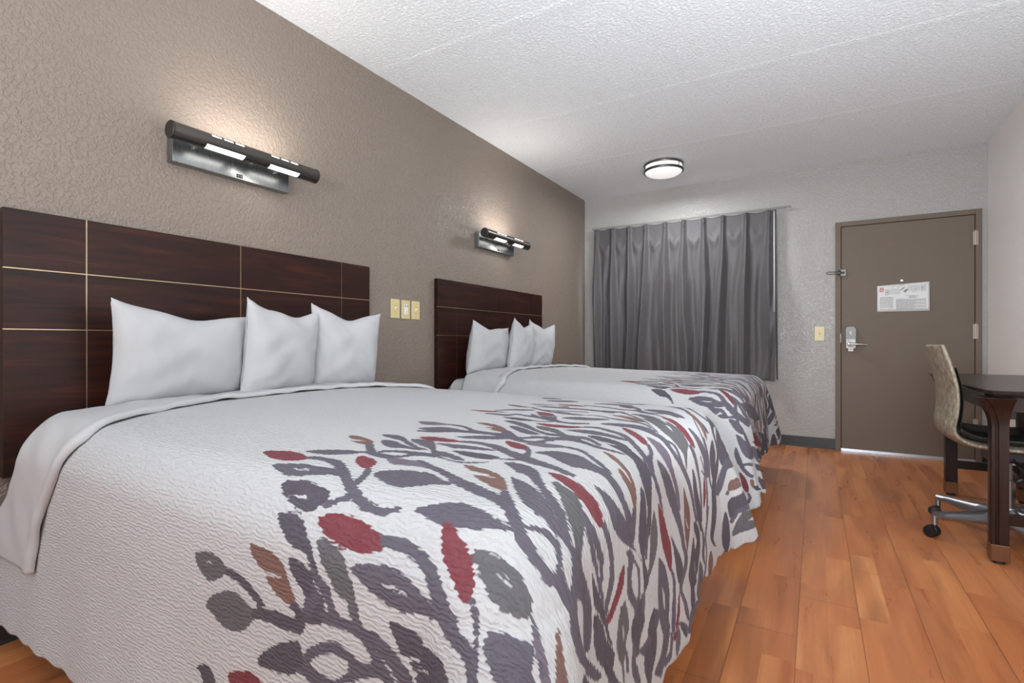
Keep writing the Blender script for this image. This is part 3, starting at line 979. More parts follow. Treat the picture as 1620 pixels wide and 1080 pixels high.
PATTERN.append((0, [(1374,-443),(1376,-440),(1383,-438),(1393,-437),(1407,-436),(1423,-436),(1439,-440),(1455,-448),(1470,-460),(1486,-470),(1504,-480),(1522,-490),(1538,-497),(1553,-501),(1566,-504),(1573,-507),(1571,-510),(1563,-513),(1552,-514),(1539,-510),(1522,-504),(1506,-497),(1492,-489),(1478,-481),(1464,-474),(1448,-470),(1433,-467),(1420,-464),(1411,-463),(1403,-462),(1397,-460),(1388,-455),(1379,-449)]))
PATTERN.append((0, [(1421,-495),(1420,-489),(1424,-485),(1431,-483),(1440,-483),(1452,-484),(1464,-487),(1476,-492),(1488,-499),(1502,-504),(1520,-507),(1539,-509),(1556,-510),(1568,-509),(1577,-507),(1580,-507),(1575,-511),(1564,-517),(1553,-522),(1542,-523),(1531,-523),(1520,-524),(1510,-526),(1501,-529),(1492,-531),(1482,-531),(1471,-529),(1460,-524),(1446,-516),(1431,-505)]))
PATTERN.append((3, [(1475,-452),(1478,-447),(1487,-445),(1498,-443),(1507,-439),(1517,-435),(1531,-440),(1553,-460),(1577,-486),(1589,-502),(1587,-505),(1576,-500),(1563,-495),(1548,-490),(1530,-483),(1513,-476),(1497,-468),(1483,-460)]))
PATTERN.append((5, [(1536,-596),(1538,-591),(1547,-588),(1558,-586),(1567,-584),(1577,-584),(1588,-583),(1599,-582),(1611,-580),(1623,-581),(1636,-584),(1648,-590),(1656,-595),(1659,-599),(1657,-602),(1653,-605),(1647,-607),(1638,-608),(1629,-609),(1621,-610),(1611,-611),(1602,-613),(1593,-615),(1585,-618),(1575,-618),(1561,-612),(1545,-603)]))
PATTERN.append((0, [(1581,-675),(1579,-670),(1580,-663),(1582,-657),(1586,-652),(1592,-648),(1600,-644),(1609,-639),(1620,-635),(1632,-632),(1646,-630),(1661,-628),(1676,-628),(1689,-631),(1701,-634),(1712,-638),(1720,-641),(1727,-643),(1730,-648),(1727,-655),(1721,-664),(1713,-673),(1705,-680),(1695,-687),(1687,-693),(1680,-697),(1675,-700),(1667,-701),(1657,-701),(1645,-699),(1634,-696),(1623,-693),(1612,-690),(1602,-686),(1593,-683),(1586,-679)]))
PATTERN.append((0, [(1745,-740),(1743,-738),(1746,-735),(1750,-732),(1755,-730),(1761,-727),(1767,-723),(1775,-719),(1784,-716),(1793,-710),(1805,-707),(1817,-706),(1829,-707),(1841,-710),(1856,-716),(1869,-719),(1883,-725),(1898,-728),(1910,-729),(1922,-728),(1931,-725),(1937,-722),(1936,-726),(1931,-731),(1925,-737),(1916,-740),(1907,-743),(1895,-746),(1882,-747),(1868,-749),(1854,-748),(1841,-749),(1826,-749),(1811,-749),(1799,-749),(1784,-746),(1772,-746),(1760,-743),(1751,-743)]))
PATTERN.append((1, [(1556,-786),(1555,-784),(1556,-782),(1560,-781),(1567,-778),(1576,-775),(1586,-773),(1596,-771),(1607,-770),(1619,-770),(1631,-770),(1643,-771),(1655,-773),(1665,-774),(1676,-776),(1684,-778),(1691,-779),(1700,-782),(1706,-785),(1712,-788),(1718,-793),(1721,-797),(1719,-799),(1715,-802),(1709,-804),(1700,-806),(1691,-809),(1681,-811),(1673,-812),(1664,-812),(1655,-812),(1646,-812),(1633,-811),(1622,-809),(1612,-807),(1602,-805),(1592,-802),(1584,-800),(1577,-797),(1571,-794),(1565,-791),(1559,-788)]))
PATTERN.append((0, [(1712,-797),(1718,-797),(1724,-796),(1730,-794),(1736,-794),(1742,-794),(1748,-794),(1754,-794),(1762,-795),(1769,-797),(1778,-798),(1787,-800),(1793,-803),(1799,-806),(1805,-809),(1808,-812),(1814,-815),(1818,-819),(1823,-824),(1827,-828),(1832,-833),(1837,-838),(1842,-844),(1848,-849),(1853,-854),(1859,-860),(1866,-865),(1872,-870),(1880,-875),(1889,-878),(1897,-882),(1905,-885),(1913,-888),(1922,-890),(1928,-893),(1933,-894),(1937,-896),(1940,-899),(1945,-904),(1949,-910),(1952,-914),(1955,-918),(1958,-920),(1958,-923),(1958,-926),(1979,-918),(1979,-917),(1976,-914),(1976,-911),(1973,-908),(1970,-902),(1967,-896),(1964,-890),(1958,-884),(1952,-878),(1943,-875),(1937,-872),(1930,-870),(1923,-867),(1916,-864),(1909,-862),(1903,-858),(1898,-854),(1892,-851),(1886,-847),(1880,-842),(1875,-837),(1868,-833),(1862,-827),(1857,-822),(1852,-818),(1847,-813),(1841,-809),(1835,-804),(1829,-800),(1821,-796),(1814,-793),(1806,-789),(1796,-787),(1787,-785),(1775,-782),(1766,-781),(1757,-779),(1748,-779),(1739,-779),(1730,-779),(1723,-780),(1715,-782),(1709,-782),(1703,-782)]))
PATTERN.append((3, [(1574,-815),(1574,-812),(1575,-810),(1580,-809),(1583,-808),(1589,-807),(1596,-808),(1604,-809),(1613,-812),(1622,-814),(1630,-816),(1637,-818),(1643,-822),(1649,-828),(1654,-835),(1658,-842),(1664,-848),(1670,-854),(1673,-863),(1676,-872),(1678,-881),(1679,-890),(1682,-896),(1685,-900),(1685,-905),(1680,-908),(1673,-911),(1667,-911),(1663,-904),(1661,-893),(1658,-885),(1654,-884),(1650,-885),(1645,-885),(1639,-883),(1633,-880),(1628,-876),(1623,-870),(1618,-863),(1613,-857),(1608,-852),(1602,-848),(1597,-844),(1592,-839),(1589,-833),(1585,-828),(1580,-823),(1576,-818)]))
PATTERN.append((0, [(1661,-836),(1662,-834),(1664,-833),(1668,-831),(1675,-828),(1686,-826),(1697,-824),(1709,-821),(1724,-818),(1735,-817),(1745,-818),(1757,-818),(1765,-819),(1775,-821),(1784,-824),(1794,-828),(1805,-833),(1816,-838),(1828,-841),(1838,-842),(1844,-842),(1848,-844),(1854,-849),(1859,-857),(1862,-861),(1858,-863),(1849,-862),(1838,-863),(1825,-864),(1813,-866),(1805,-866),(1796,-869),(1788,-870),(1781,-872),(1772,-872),(1766,-869),(1757,-869),(1748,-869),(1742,-866),(1733,-866),(1725,-863),(1718,-860),(1710,-859),(1703,-854),(1694,-851),(1688,-848),(1679,-845),(1673,-842),(1667,-839),(1664,-838),(1662,-837)]))
PATTERN.append((9, [(1727,-845),(1728,-844),(1736,-842),(1742,-841),(1749,-840),(1758,-840),(1766,-839),(1772,-841),(1778,-842),(1784,-842),(1784,-845),(1786,-847),(1784,-848),(1781,-848),(1774,-847),(1766,-845),(1758,-845),(1751,-845),(1742,-845),(1736,-845),(1729,-845)]))
PATTERN.append((0, [(1832,-864),(1838,-864),(1845,-863),(1853,-863),(1859,-863),(1868,-863),(1878,-864),(1886,-866),(1892,-866),(1901,-848),(1895,-848),(1888,-846),(1877,-845),(1868,-845),(1859,-845),(1853,-845),(1844,-845),(1841,-845)]))
PATTERN.append((0, [(1559,-842),(1563,-844),(1574,-851),(1584,-858),(1595,-864),(1607,-869),(1616,-875),(1620,-881),(1621,-886),(1622,-891),(1626,-897),(1630,-904),(1634,-909),(1639,-913),(1645,-916),(1651,-917),(1659,-918),(1667,-917),(1672,-913),(1673,-905),(1670,-896),(1670,-887),(1670,-884),(1674,-882),(1677,-882),(1679,-884),(1682,-887),(1685,-890),(1685,-893),(1684,-897),(1685,-902),(1688,-908),(1693,-914),(1698,-919),(1706,-920),(1715,-920),(1724,-920),(1732,-922),(1740,-925),(1748,-927),(1754,-932),(1760,-935),(1767,-939),(1772,-944),(1780,-949),(1787,-953),(1793,-959),(1799,-968),(1802,-973),(1797,-978),(1787,-983),(1779,-984),(1772,-980),(1762,-973),(1754,-965),(1742,-957),(1730,-950),(1724,-946),(1725,-947),(1731,-953),(1739,-959),(1748,-967),(1757,-976),(1763,-983),(1760,-989),(1751,-995),(1744,-997),(1741,-994),(1739,-989),(1733,-986),(1722,-989),(1706,-995),(1694,-999),(1686,-1004),(1682,-1007),(1676,-1010),(1672,-1003),(1669,-993),(1668,-985),(1673,-980),(1681,-978),(1689,-975),(1699,-973),(1709,-971),(1717,-967),(1715,-962),(1710,-956),(1703,-950),(1697,-944),(1688,-941),(1678,-938),(1670,-935),(1660,-935),(1649,-935),(1634,-935),(1617,-937),(1601,-939),(1586,-943),(1571,-948),(1559,-950),(1554,-945),(1553,-937),(1553,-928),(1554,-918),(1557,-907),(1561,-897),(1566,-888),(1571,-881),(1578,-877),(1587,-881),(1596,-890),(1603,-898),(1605,-904),(1605,-909),(1605,-913),(1609,-917),(1613,-920),(1615,-920),(1615,-916),(1613,-908),(1608,-900),(1600,-895),(1590,-890),(1582,-884),(1578,-879),(1577,-872),(1575,-866),(1568,-857),(1561,-847)]))
PATTERN.append((4, [(1751,-893),(1752,-893),(1756,-892),(1763,-890),(1770,-891),(1780,-892),(1790,-893),(1800,-894),(1808,-896),(1816,-897),(1819,-901),(1817,-905),(1819,-909),(1830,-909),(1845,-908),(1859,-907),(1869,-907),(1877,-908),(1886,-910),(1893,-914),(1900,-919),(1905,-924),(1913,-929),(1921,-933),(1919,-939),(1895,-950),(1846,-968),(1808,-977),(1804,-970),(1805,-957),(1809,-948),(1814,-946),(1829,-945),(1843,-943),(1847,-942),(1847,-940),(1842,-940),(1831,-941),(1817,-942),(1811,-941),(1810,-937),(1811,-932),(1809,-930),(1804,-931),(1797,-933),(1790,-935),(1785,-936),(1781,-938),(1776,-936),(1772,-932),(1769,-926),(1765,-920),(1761,-915),(1757,-908),(1754,-905),(1752,-900),(1751,-896)]))
PATTERN.append((4, [(1793,-941),(1797,-939),(1802,-935),(1808,-935),(1811,-938),(1811,-944),(1810,-949),(1808,-950),(1803,-951),(1799,-950),(1797,-948),(1794,-945)]))
PATTERN.append((0, [(1556,-1008),(1560,-1002),(1565,-995),(1573,-988),(1586,-980),(1600,-971),(1613,-965),(1624,-962),(1633,-960),(1641,-960),(1649,-962),(1656,-964),(1663,-967),(1670,-968),(1677,-971),(1682,-974),(1681,-979),(1679,-986),(1676,-990),(1673,-995),(1670,-998),(1669,-1002),(1673,-1004),(1679,-1007),(1674,-1013),(1652,-1022),(1617,-1035),(1587,-1045),(1572,-1046),(1565,-1043),(1557,-1041),(1547,-1041),(1539,-1040),(1532,-1038),(1527,-1035),(1524,-1031),(1525,-1028),(1531,-1028),(1540,-1028),(1547,-1027),(1551,-1022),(1553,-1015)]))
PATTERN.append((9, [(1574,-1013),(1577,-1008),(1584,-1002),(1592,-997),(1600,-991),(1610,-986),(1620,-983),(1629,-981),(1639,-980),(1647,-981),(1655,-983),(1662,-984),(1666,-988),(1665,-993),(1661,-1001),(1655,-1007),(1649,-1013),(1640,-1019),(1632,-1022),(1623,-1024),(1613,-1024),(1604,-1023),(1595,-1023),(1586,-1022),(1581,-1020),(1576,-1018),(1573,-1016)]))
PATTERN.append((1, [(1479,-427),(1481,-420),(1489,-412),(1500,-406),(1514,-403),(1531,-401),(1547,-402),(1564,-403),(1581,-405),(1591,-409),(1593,-415),(1588,-421),(1581,-427),(1571,-431),(1559,-434),(1547,-436),(1536,-438),(1525,-440),(1514,-439),(1500,-437),(1487,-432)]))
PATTERN.append((0, [(1486,-449),(1488,-444),(1498,-443),(1509,-442),(1517,-440),(1526,-438),(1537,-442),(1552,-455),(1567,-471),(1580,-485),(1588,-495),(1594,-502),(1600,-507),(1607,-507),(1614,-505),(1624,-504),(1639,-508),(1656,-514),(1670,-519),(1680,-524),(1688,-527),(1693,-531),(1694,-534),(1692,-538),(1687,-539),(1679,-539),(1668,-537),(1658,-535),(1646,-533),(1635,-532),(1630,-531),(1635,-535),(1646,-540),(1658,-544),(1671,-545),(1684,-545),(1698,-542),(1715,-534),(1732,-524),(1742,-518),(1743,-521),(1737,-529),(1729,-536),(1717,-543),(1703,-549),(1689,-553),(1675,-552),(1661,-549),(1648,-546),(1636,-545),(1626,-544),(1615,-545),(1605,-548),(1595,-553),(1586,-556),(1577,-555),(1570,-553),(1568,-549),(1578,-546),(1595,-541),(1603,-534),(1596,-521),(1581,-506),(1566,-493),(1554,-489),(1544,-489),(1532,-486),(1516,-475),(1497,-461)]))
PATTERN.append((0, [(1595,-419),(1600,-418),(1607,-416),(1615,-414),(1624,-413),(1633,-413),(1643,-412),(1653,-413),(1664,-415),(1676,-419),(1689,-424),(1701,-430),(1713,-436),(1724,-442),(1735,-448),(1746,-455),(1757,-461),(1768,-466),(1777,-471),(1787,-475),(1796,-479),(1804,-482),(1812,-484),(1820,-486),(1828,-488),(1836,-490),(1844,-492),(1851,-493),(1858,-494),(1865,-495),(1871,-496),(1878,-497),(1886,-500),(1895,-504),(1904,-506),(1913,-507),(1918,-507),(1915,-494),(1909,-494),(1901,-491),(1890,-486),(1879,-479),(1869,-475),(1861,-471),(1854,-468),(1846,-465),(1838,-462),(1830,-458),(1821,-455),(1812,-451),(1803,-446),(1794,-441),(1784,-436),(1774,-431),(1765,-428),(1756,-426),(1748,-423),(1738,-420),(1728,-414),(1716,-407),(1704,-400),(1692,-395),(1681,-392),(1670,-390),(1659,-390),(1649,-390),(1639,-390),(1629,-391),(1619,-392),(1611,-394),(1603,-396),(1596,-400),(1590,-403),(1585,-406)]))
PATTERN.append((1, [(1680,-354),(1678,-348),(1680,-343),(1686,-341),(1698,-343),(1713,-348),(1727,-353),(1738,-359),(1747,-365),(1753,-372),(1757,-380),(1758,-388),(1756,-394),(1751,-397),(1743,-399),(1735,-398),(1726,-394),(1716,-388),(1706,-380),(1696,-372),(1687,-362)]))
PATTERN.append((0, [(1757,-398),(1762,-402),(1767,-408),(1770,-412),(1770,-411),(1768,-409),(1770,-414),(1771,-419),(1772,-424),(1773,-430),(1773,-436),(1773,-442),(1773,-447),(1794,-477),(1795,-474),(1796,-469),(1797,-463),(1797,-455),(1795,-444),(1791,-433),(1786,-419),(1777,-402),(1766,-385),(1758,-376),(1751,-369),(1748,-365)]))
PATTERN.append((0, [(1554,-454),(1561,-449),(1576,-444),(1591,-440),(1605,-437),(1619,-436),(1633,-434),(1645,-433),(1657,-432),(1669,-431),(1685,-432),(1702,-434),(1710,-437),(1706,-441),(1695,-446),(1682,-450),(1670,-454),(1657,-457),(1644,-459),(1629,-460),(1613,-459),(1605,-459),(1614,-459),(1630,-461),(1640,-462),(1636,-464),(1624,-467),(1613,-469),(1602,-467),(1591,-464),(1580,-461),(1569,-459),(1558,-457)]))
PATTERN.append((4, [(1627,-488),(1632,-484),(1641,-481),(1652,-478),(1662,-476),(1674,-475),(1686,-475),(1698,-474),(1710,-473),(1721,-473),(1732,-476),(1743,-479),(1749,-484),(1749,-489),(1744,-494),(1738,-500),(1731,-504),(1721,-508),(1710,-510),(1700,-510),(1689,-509),(1678,-507),(1668,-504),(1657,-501),(1647,-498),(1638,-494),(1630,-491)]))
PATTERN.append((4, [(1750,-492),(1755,-491),(1761,-489),(1768,-488),(1775,-486),(1781,-483),(1787,-480),(1793,-478),(1797,-476),(1789,-462),(1786,-465),(1781,-469),(1775,-473),(1770,-477),(1764,-479),(1757,-482),(1750,-483),(1746,-484)]))
PATTERN.append((0, [(1553,-376),(1556,-369),(1565,-358),(1575,-348),(1586,-340),(1599,-334),(1613,-328),(1629,-322),(1646,-318),(1659,-315),(1671,-311),(1680,-309),(1683,-310),(1679,-318),(1668,-329),(1656,-341),(1640,-351),(1622,-361),(1607,-369),(1595,-373),(1586,-375),(1577,-376),(1567,-378),(1557,-378)]))
PATTERN.append((0, [(1427,-374),(1436,-372),(1449,-370),(1463,-367),(1476,-362),(1485,-356),(1492,-349),(1500,-341),(1510,-335),(1524,-329),(1540,-324),(1556,-320),(1570,-316),(1582,-313),(1592,-310),(1603,-309),(1614,-309),(1628,-312),(1643,-318),(1657,-324),(1666,-327),(1647,-291),(1638,-290),(1626,-287),(1612,-285),(1599,-283),(1587,-282),(1574,-282),(1562,-282),(1549,-285),(1535,-290),(1521,-298),(1507,-306),(1495,-314),(1484,-321),(1475,-328),(1467,-334),(1458,-340),(1447,-346),(1435,-353),(1424,-358),(1417,-362)]))
PATTERN.append((0, [(1635,-300),(1641,-303),(1649,-306),(1658,-310),(1665,-313),(1671,-316),(1678,-321),(1687,-326),(1696,-330),(1704,-332),(1712,-334),(1719,-334),(1728,-332),(1738,-327),(1748,-320),(1758,-314),(1765,-309),(1757,-293),(1750,-298),(1740,-305),(1729,-311),(1718,-314),(1708,-311),(1698,-306),(1687,-298),(1677,-289),(1666,-278),(1655,-265),(1642,-251),(1628,-238),(1616,-231),(1606,-227),(1598,-225),(1592,-224)]))
PATTERN.append((0, [(1691,-311),(1695,-307),(1701,-300),(1708,-292),(1715,-285),(1722,-276),(1731,-267),(1738,-258),(1743,-252),(1734,-234),(1729,-240),(1721,-249),(1713,-259),(1705,-267),(1698,-275),(1691,-282),(1684,-288),(1680,-292)]))
PATTERN.append((2, [(1567,-246),(1569,-239),(1575,-231),(1583,-225),(1592,-223),(1602,-223),(1609,-226),(1615,-236),(1618,-249),(1618,-257),(1612,-259),(1604,-257),(1594,-255),(1584,-253),(1573,-250)]))
PATTERN.append((5, [(1728,-332),(1730,-327),(1738,-322),(1746,-319),(1752,-316),(1760,-314),(1768,-314),(1781,-317),(1795,-320),(1803,-324),(1802,-329),(1795,-335),(1787,-339),(1777,-344),(1766,-347),(1755,-348),(1744,-344),(1734,-338)]))
PATTERN.append((2, [(1713,-562),(1711,-558),(1713,-556),(1719,-555),(1729,-555),(1742,-557),(1755,-559),(1768,-562),(1782,-566),(1795,-570),(1805,-576),(1814,-582),(1824,-591),(1837,-606),(1849,-622),(1857,-634),(1858,-639),(1853,-639),(1846,-638),(1838,-637),(1828,-634),(1818,-630),(1808,-625),(1798,-620),(1788,-615),(1777,-609),(1766,-603),(1760,-598),(1762,-595),(1769,-593),(1777,-592),(1788,-592),(1801,-594),(1807,-594),(1803,-591),(1793,-586),(1782,-583),(1770,-582),(1758,-582),(1746,-581),(1733,-575),(1721,-568)]))
PATTERN.append((0, [(1851,-644),(1855,-650),(1862,-658),(1869,-668),(1877,-677),(1883,-685),(1889,-692),(1894,-698),(1899,-703),(1904,-710),(1909,-714),(1913,-719),(1918,-722),(1922,-725),(1926,-729),(1931,-731),(1935,-734),(1940,-737),(1943,-740),(1947,-741),(1952,-743),(1958,-743),(1964,-746),(1970,-746),(1974,-747),(1979,-746),(1985,-746),(1989,-745),(1994,-743),(1999,-743),(2003,-740),(2009,-737),(2012,-737),(2016,-732),(2018,-728),(2021,-725),(2022,-721),(2017,-710),(2015,-713),(2014,-715),(2012,-716),(2010,-719),(2007,-721),(2003,-722),(1999,-724),(1994,-725),(1991,-725),(1985,-725),(1982,-725),(1976,-725),(1972,-725),(1967,-722),(1961,-722),(1958,-719),(1952,-716),(1949,-716),(1946,-713),(1942,-711),(1937,-707),(1934,-704),(1931,-701),(1925,-698),(1920,-694),(1916,-689),(1910,-686),(1904,-679),(1899,-674),(1893,-668),(1887,-662),(1880,-655),(1872,-648),(1865,-641),(1859,-634),(1854,-630)]))
PATTERN.append((0, [(1630,-607),(1633,-607),(1638,-606),(1643,-605),(1649,-606),(1656,-607),(1663,-608),(1672,-610),(1681,-613),(1691,-616),(1701,-620),(1711,-624),(1720,-629),(1728,-633),(1736,-639),(1745,-644),(1754,-649),(1762,-653),(1770,-656),(1777,-658),(1786,-661),(1796,-664),(1807,-667),(1818,-671),(1829,-675),(1839,-680),(1850,-685),(1861,-691),(1872,-695),(1882,-699),(1892,-703),(1900,-705),(1904,-704),(1898,-676),(1892,-675),(1884,-671),(1872,-666),(1861,-661),(1850,-657),(1838,-652),(1826,-647),(1814,-641),(1803,-637),(1791,-633),(1779,-629),(1769,-626),(1760,-624),(1752,-622),(1746,-620),(1740,-618),(1733,-616),(1726,-612),(1718,-609),(1709,-605),(1699,-602),(1690,-599),(1680,-597),(1670,-594),(1661,-591),(1650,-586),(1640,-581),(1630,-578),(1621,-575),(1614,-574),(1607,-573),(1603,-573)]))
PATTERN.append((0, [(1645,-642),(1647,-634),(1656,-629),(1666,-626),(1673,-625),(1681,-626),(1690,-628),(1702,-633),(1714,-640),(1725,-644),(1735,-643),(1744,-639),(1750,-639),(1752,-644),(1751,-652),(1747,-658),(1740,-661),(1731,-662),(1722,-664),(1714,-669),(1706,-674),(1700,-679),(1695,-684),(1692,-689),(1686,-689),(1673,-677),(1656,-659)]))
PATTERN.append((0, [(1571,-400),(1572,-400),(1573,-400),(1574,-401),(1575,-401),(1573,-399),(1571,-398),(1570,-398),(1569,-398)]))
PATTERN.append((0, [(1772,-507),(1773,-502),(1779,-499),(1787,-496),(1796,-496),(1807,-497),(1818,-500),(1829,-504),(1839,-511),(1850,-521),(1863,-536),(1876,-553),(1889,-571),(1901,-589),(1913,-604),(1919,-612),(1917,-613),(1912,-611),(1905,-606),(1898,-599),(1889,-589),(1878,-577),(1867,-567),(1855,-559),(1845,-552),(1837,-548),(1830,-547),(1823,-545),(1814,-538),(1804,-530),(1794,-523),(1785,-517),(1776,-512)]))
PATTERN.append((0, [(1836,-511),(1838,-508),(1846,-513),(1858,-524),(1872,-543),(1889,-566),(1901,-583),(1911,-593),(1920,-599),(1928,-604),(1935,-608),(1941,-611),(1946,-614),(1953,-619),(1958,-623),(1964,-626),(1970,-632),(1976,-635),(1979,-641),(1985,-644),(1990,-647),(1991,-650),(1985,-656),(1977,-658),(1970,-659),(1967,-656),(1961,-650),(1958,-647),(1951,-642),(1943,-638),(1936,-632),(1931,-629),(1925,-626),(1920,-623),(1913,-616),(1904,-606),(1894,-596),(1886,-588),(1877,-581),(1868,-571),(1856,-552),(1843,-528)]))
PATTERN.append((0, [(1830,-577),(1830,-572),(1839,-576),(1849,-581),(1859,-585),(1871,-590),(1882,-597),(1893,-605),(1903,-612),(1912,-618),(1919,-623),(1926,-627),(1934,-632),(1941,-637),(1949,-644),(1955,-647),(1958,-647),(1961,-650),(1966,-650),(1976,-650),(1985,-650),(1991,-650),(1987,-658),(1980,-666),(1972,-671),(1964,-671),(1955,-671),(1946,-668),(1943,-668),(1937,-668),(1934,-671),(1925,-668),(1916,-665),(1908,-663),(1900,-658),(1892,-651),(1880,-640),(1862,-620),(1843,-596)]))
PATTERN.append((3, [(1903,-561),(1902,-556),(1905,-555),(1909,-554),(1915,-555),(1921,-556),(1928,-556),(1933,-554),(1939,-552),(1944,-552),(1951,-555),(1957,-560),(1964,-564),(1969,-568),(1975,-572),(1980,-576),(1984,-582),(1987,-590),(1991,-596),(1995,-603),(2000,-611),(2004,-617),(2009,-626),(2012,-639),(2012,-647),(2008,-649),(2001,-646),(1995,-641),(1990,-637),(1985,-632),(1979,-629),(1971,-624),(1962,-619),(1953,-612),(1945,-604),(1936,-595),(1928,-586),(1919,-578),(1909,-569)]))
PATTERN.append((1, [(1877,-520),(1880,-518),(1886,-518),(1894,-519),(1901,-519),(1909,-519),(1917,-518),(1925,-517),(1932,-516),(1940,-515),(1947,-515),(1955,-515),(1963,-515),(1971,-514),(1978,-513),(1985,-515),(1992,-517),(1999,-522),(2005,-527),(2009,-530),(2011,-533),(2012,-537),(2008,-542),(2003,-547),(1996,-552),(1989,-554),(1980,-554),(1972,-553),(1965,-553),(1959,-552),(1952,-551),(1945,-551),(1938,-550),(1931,-549),(1924,-548),(1917,-547),(1910,-545),(1903,-543),(1898,-540),(1893,-537),(1887,-531),(1880,-525)]))
PATTERN.append((0, [(1951,-481),(1953,-478),(1958,-474),(1964,-470),(1970,-466),(1977,-461),(1984,-457),(1992,-453),(2002,-448),(2011,-441),(2021,-434),(2031,-425),(2041,-415),(2053,-405),(2065,-397),(2075,-391),(2080,-390),(2084,-391),(2093,-386),(2113,-367),(2139,-342),(2154,-328),(2149,-333),(2133,-348),(2116,-367),(2100,-392),(2082,-422),(2066,-447),(2050,-465),(2036,-480),(2024,-490),(2014,-493),(2006,-491),(1997,-489),(1989,-489),(1980,-488),(1973,-487),(1964,-486),(1956,-484)]))
PATTERN.append((0, [(1787,-406),(1786,-400),(1791,-393),(1797,-386),(1803,-379),(1812,-372),(1821,-367),(1832,-365),(1844,-366),(1856,-369),(1868,-372),(1880,-377),(1892,-385),(1902,-393),(1912,-400),(1920,-404),(1927,-403),(1932,-400),(1939,-399),(1946,-398),(1953,-397),(1960,-397),(1967,-396),(1973,-396),(1981,-397),(1989,-399),(1997,-401),(2006,-401),(2014,-399),(2023,-396),(2032,-391),(2043,-384),(2055,-378),(2066,-374),(2077,-376),(2086,-380),(2090,-386),(2088,-391),(2081,-398),(2070,-405),(2055,-411),(2038,-418),(2023,-423),(2009,-426),(1997,-428),(1986,-427),(1976,-426),(1968,-425),(1960,-424),(1953,-425),(1947,-427),(1941,-430),(1934,-435),(1927,-440),(1920,-445),(1913,-452),(1905,-459),(1896,-462),(1884,-456),(1868,-444),(1853,-433),(1840,-425),(1829,-417),(1818,-411),(1806,-409),(1794,-408)]))
PATTERN.append((5, [(1725,-343),(1729,-336),(1739,-328),(1751,-321),(1761,-316),(1771,-312),(1782,-310),(1796,-310),(1811,-311),(1820,-315),(1819,-323),(1812,-333),(1803,-342),(1793,-347),(1780,-350),(1767,-351),(1751,-350),(1735,-347)]))
PATTERN.append((0, [(1822,-327),(1827,-327),(1834,-329),(1843,-331),(1851,-334),(1858,-338),(1865,-342),(1873,-348),(1881,-356),(1890,-365),(1898,-375),(1906,-383),(1913,-389),(1919,-392),(1925,-394),(1930,-395),(1936,-397),(1941,-400),(1947,-404),(1951,-407),(1955,-409),(1954,-386),(1951,-386),(1946,-384),(1940,-382),(1934,-380),(1928,-379),(1922,-377),(1916,-374),(1910,-370),(1903,-364),(1895,-356),(1885,-345),(1876,-335),(1867,-327),(1859,-322),(1851,-318),(1844,-314),(1836,-312),(1828,-311),(1821,-311),(1816,-311)]))
PATTERN.append((0, [(1820,-483),(1823,-483),(1828,-482),(1834,-482),(1841,-484),(1849,-487),(1859,-491),(1870,-496),(1880,-501),(1888,-505),(1895,-508),(1901,-510),(1906,-510),(1911,-508),(1915,-506),(1919,-504),(1921,-502),(1918,-491),(1915,-492),(1912,-494),(1907,-495),(1902,-495),(1897,-494),(1890,-492),(1882,-488),(1873,-483),(1863,-478),(1852,-473),(1842,-468),(1832,-464),(1825,-464),(1820,-466),(1816,-468),(1813,-470)]))
PATTERN.append((0, [(1706,-273),(1711,-272),(1719,-271),(1728,-271),(1736,-270),(1744,-269),(1751,-269),(1759,-269),(1767,-267),(1775,-263),(1783,-258),(1791,-254),(1800,-252),(1809,-252),(1818,-254),(1829,-257),(1839,-261),(1850,-266),(1860,-273),(1871,-281),(1882,-287),(1892,-292),(1902,-291),(1910,-288),(1917,-284),(1923,-279),(1929,-273),(1934,-268),(1937,-264),(1935,-255),(1932,-258),(1927,-263),(1920,-267),(1913,-270),(1906,-273),(1897,-274),(1886,-270),(1875,-264),(1863,-257),(1852,-248),(1841,-239),(1829,-231),(1817,-223),(1804,-214),(1791,-207),(1780,-205),(1771,-209),(1764,-219),(1758,-229),(1752,-236),(1745,-240),(1738,-241),(1731,-242),(1724,-244),(1716,-247),(1709,-251),(1702,-255),(1697,-257)]))
PATTERN.append((0, [(1651,-174),(1660,-181),(1672,-191),(1686,-202),(1698,-210),(1708,-216),(1717,-220),(1725,-224),(1733,-225),(1741,-225),(1748,-222),(1755,-219),(1762,-218),(1770,-218),(1778,-219),(1787,-220),(1795,-221),(1804,-219),(1812,-216),(1820,-215),(1830,-218),(1844,-228),(1861,-244),(1875,-259),(1885,-269),(1880,-246),(1869,-235),(1853,-217),(1835,-199),(1820,-186),(1808,-182),(1798,-183),(1790,-186),(1782,-188),(1774,-189),(1766,-189),(1758,-189),(1750,-190),(1742,-192),(1735,-195),(1728,-197),(1720,-198),(1712,-195),(1704,-192),(1695,-187),(1685,-181),(1674,-174),(1661,-166),(1650,-158),(1641,-152)]))
PATTERN.append((0, [(1736,-329),(1738,-324),(1741,-318),(1744,-311),(1748,-304),(1754,-297),(1761,-290),(1768,-283),(1773,-279),(1758,-250),(1755,-257),(1750,-269),(1745,-280),(1741,-290),(1737,-298),(1734,-306),(1731,-311),(1729,-316)]))
PATTERN.append((1, [(1620,-84),(1623,-81),(1634,-80),(1646,-79),(1661,-78),(1678,-75),(1694,-72),(1710,-68),(1725,-62),(1738,-59),(1749,-57),(1757,-57),(1760,-60),(1757,-69),(1749,-82),(1739,-93),(1727,-100),(1712,-106),(1698,-110),(1684,-112),(1671,-112),(1657,-109),(1643,-102),(1628,-91)]))
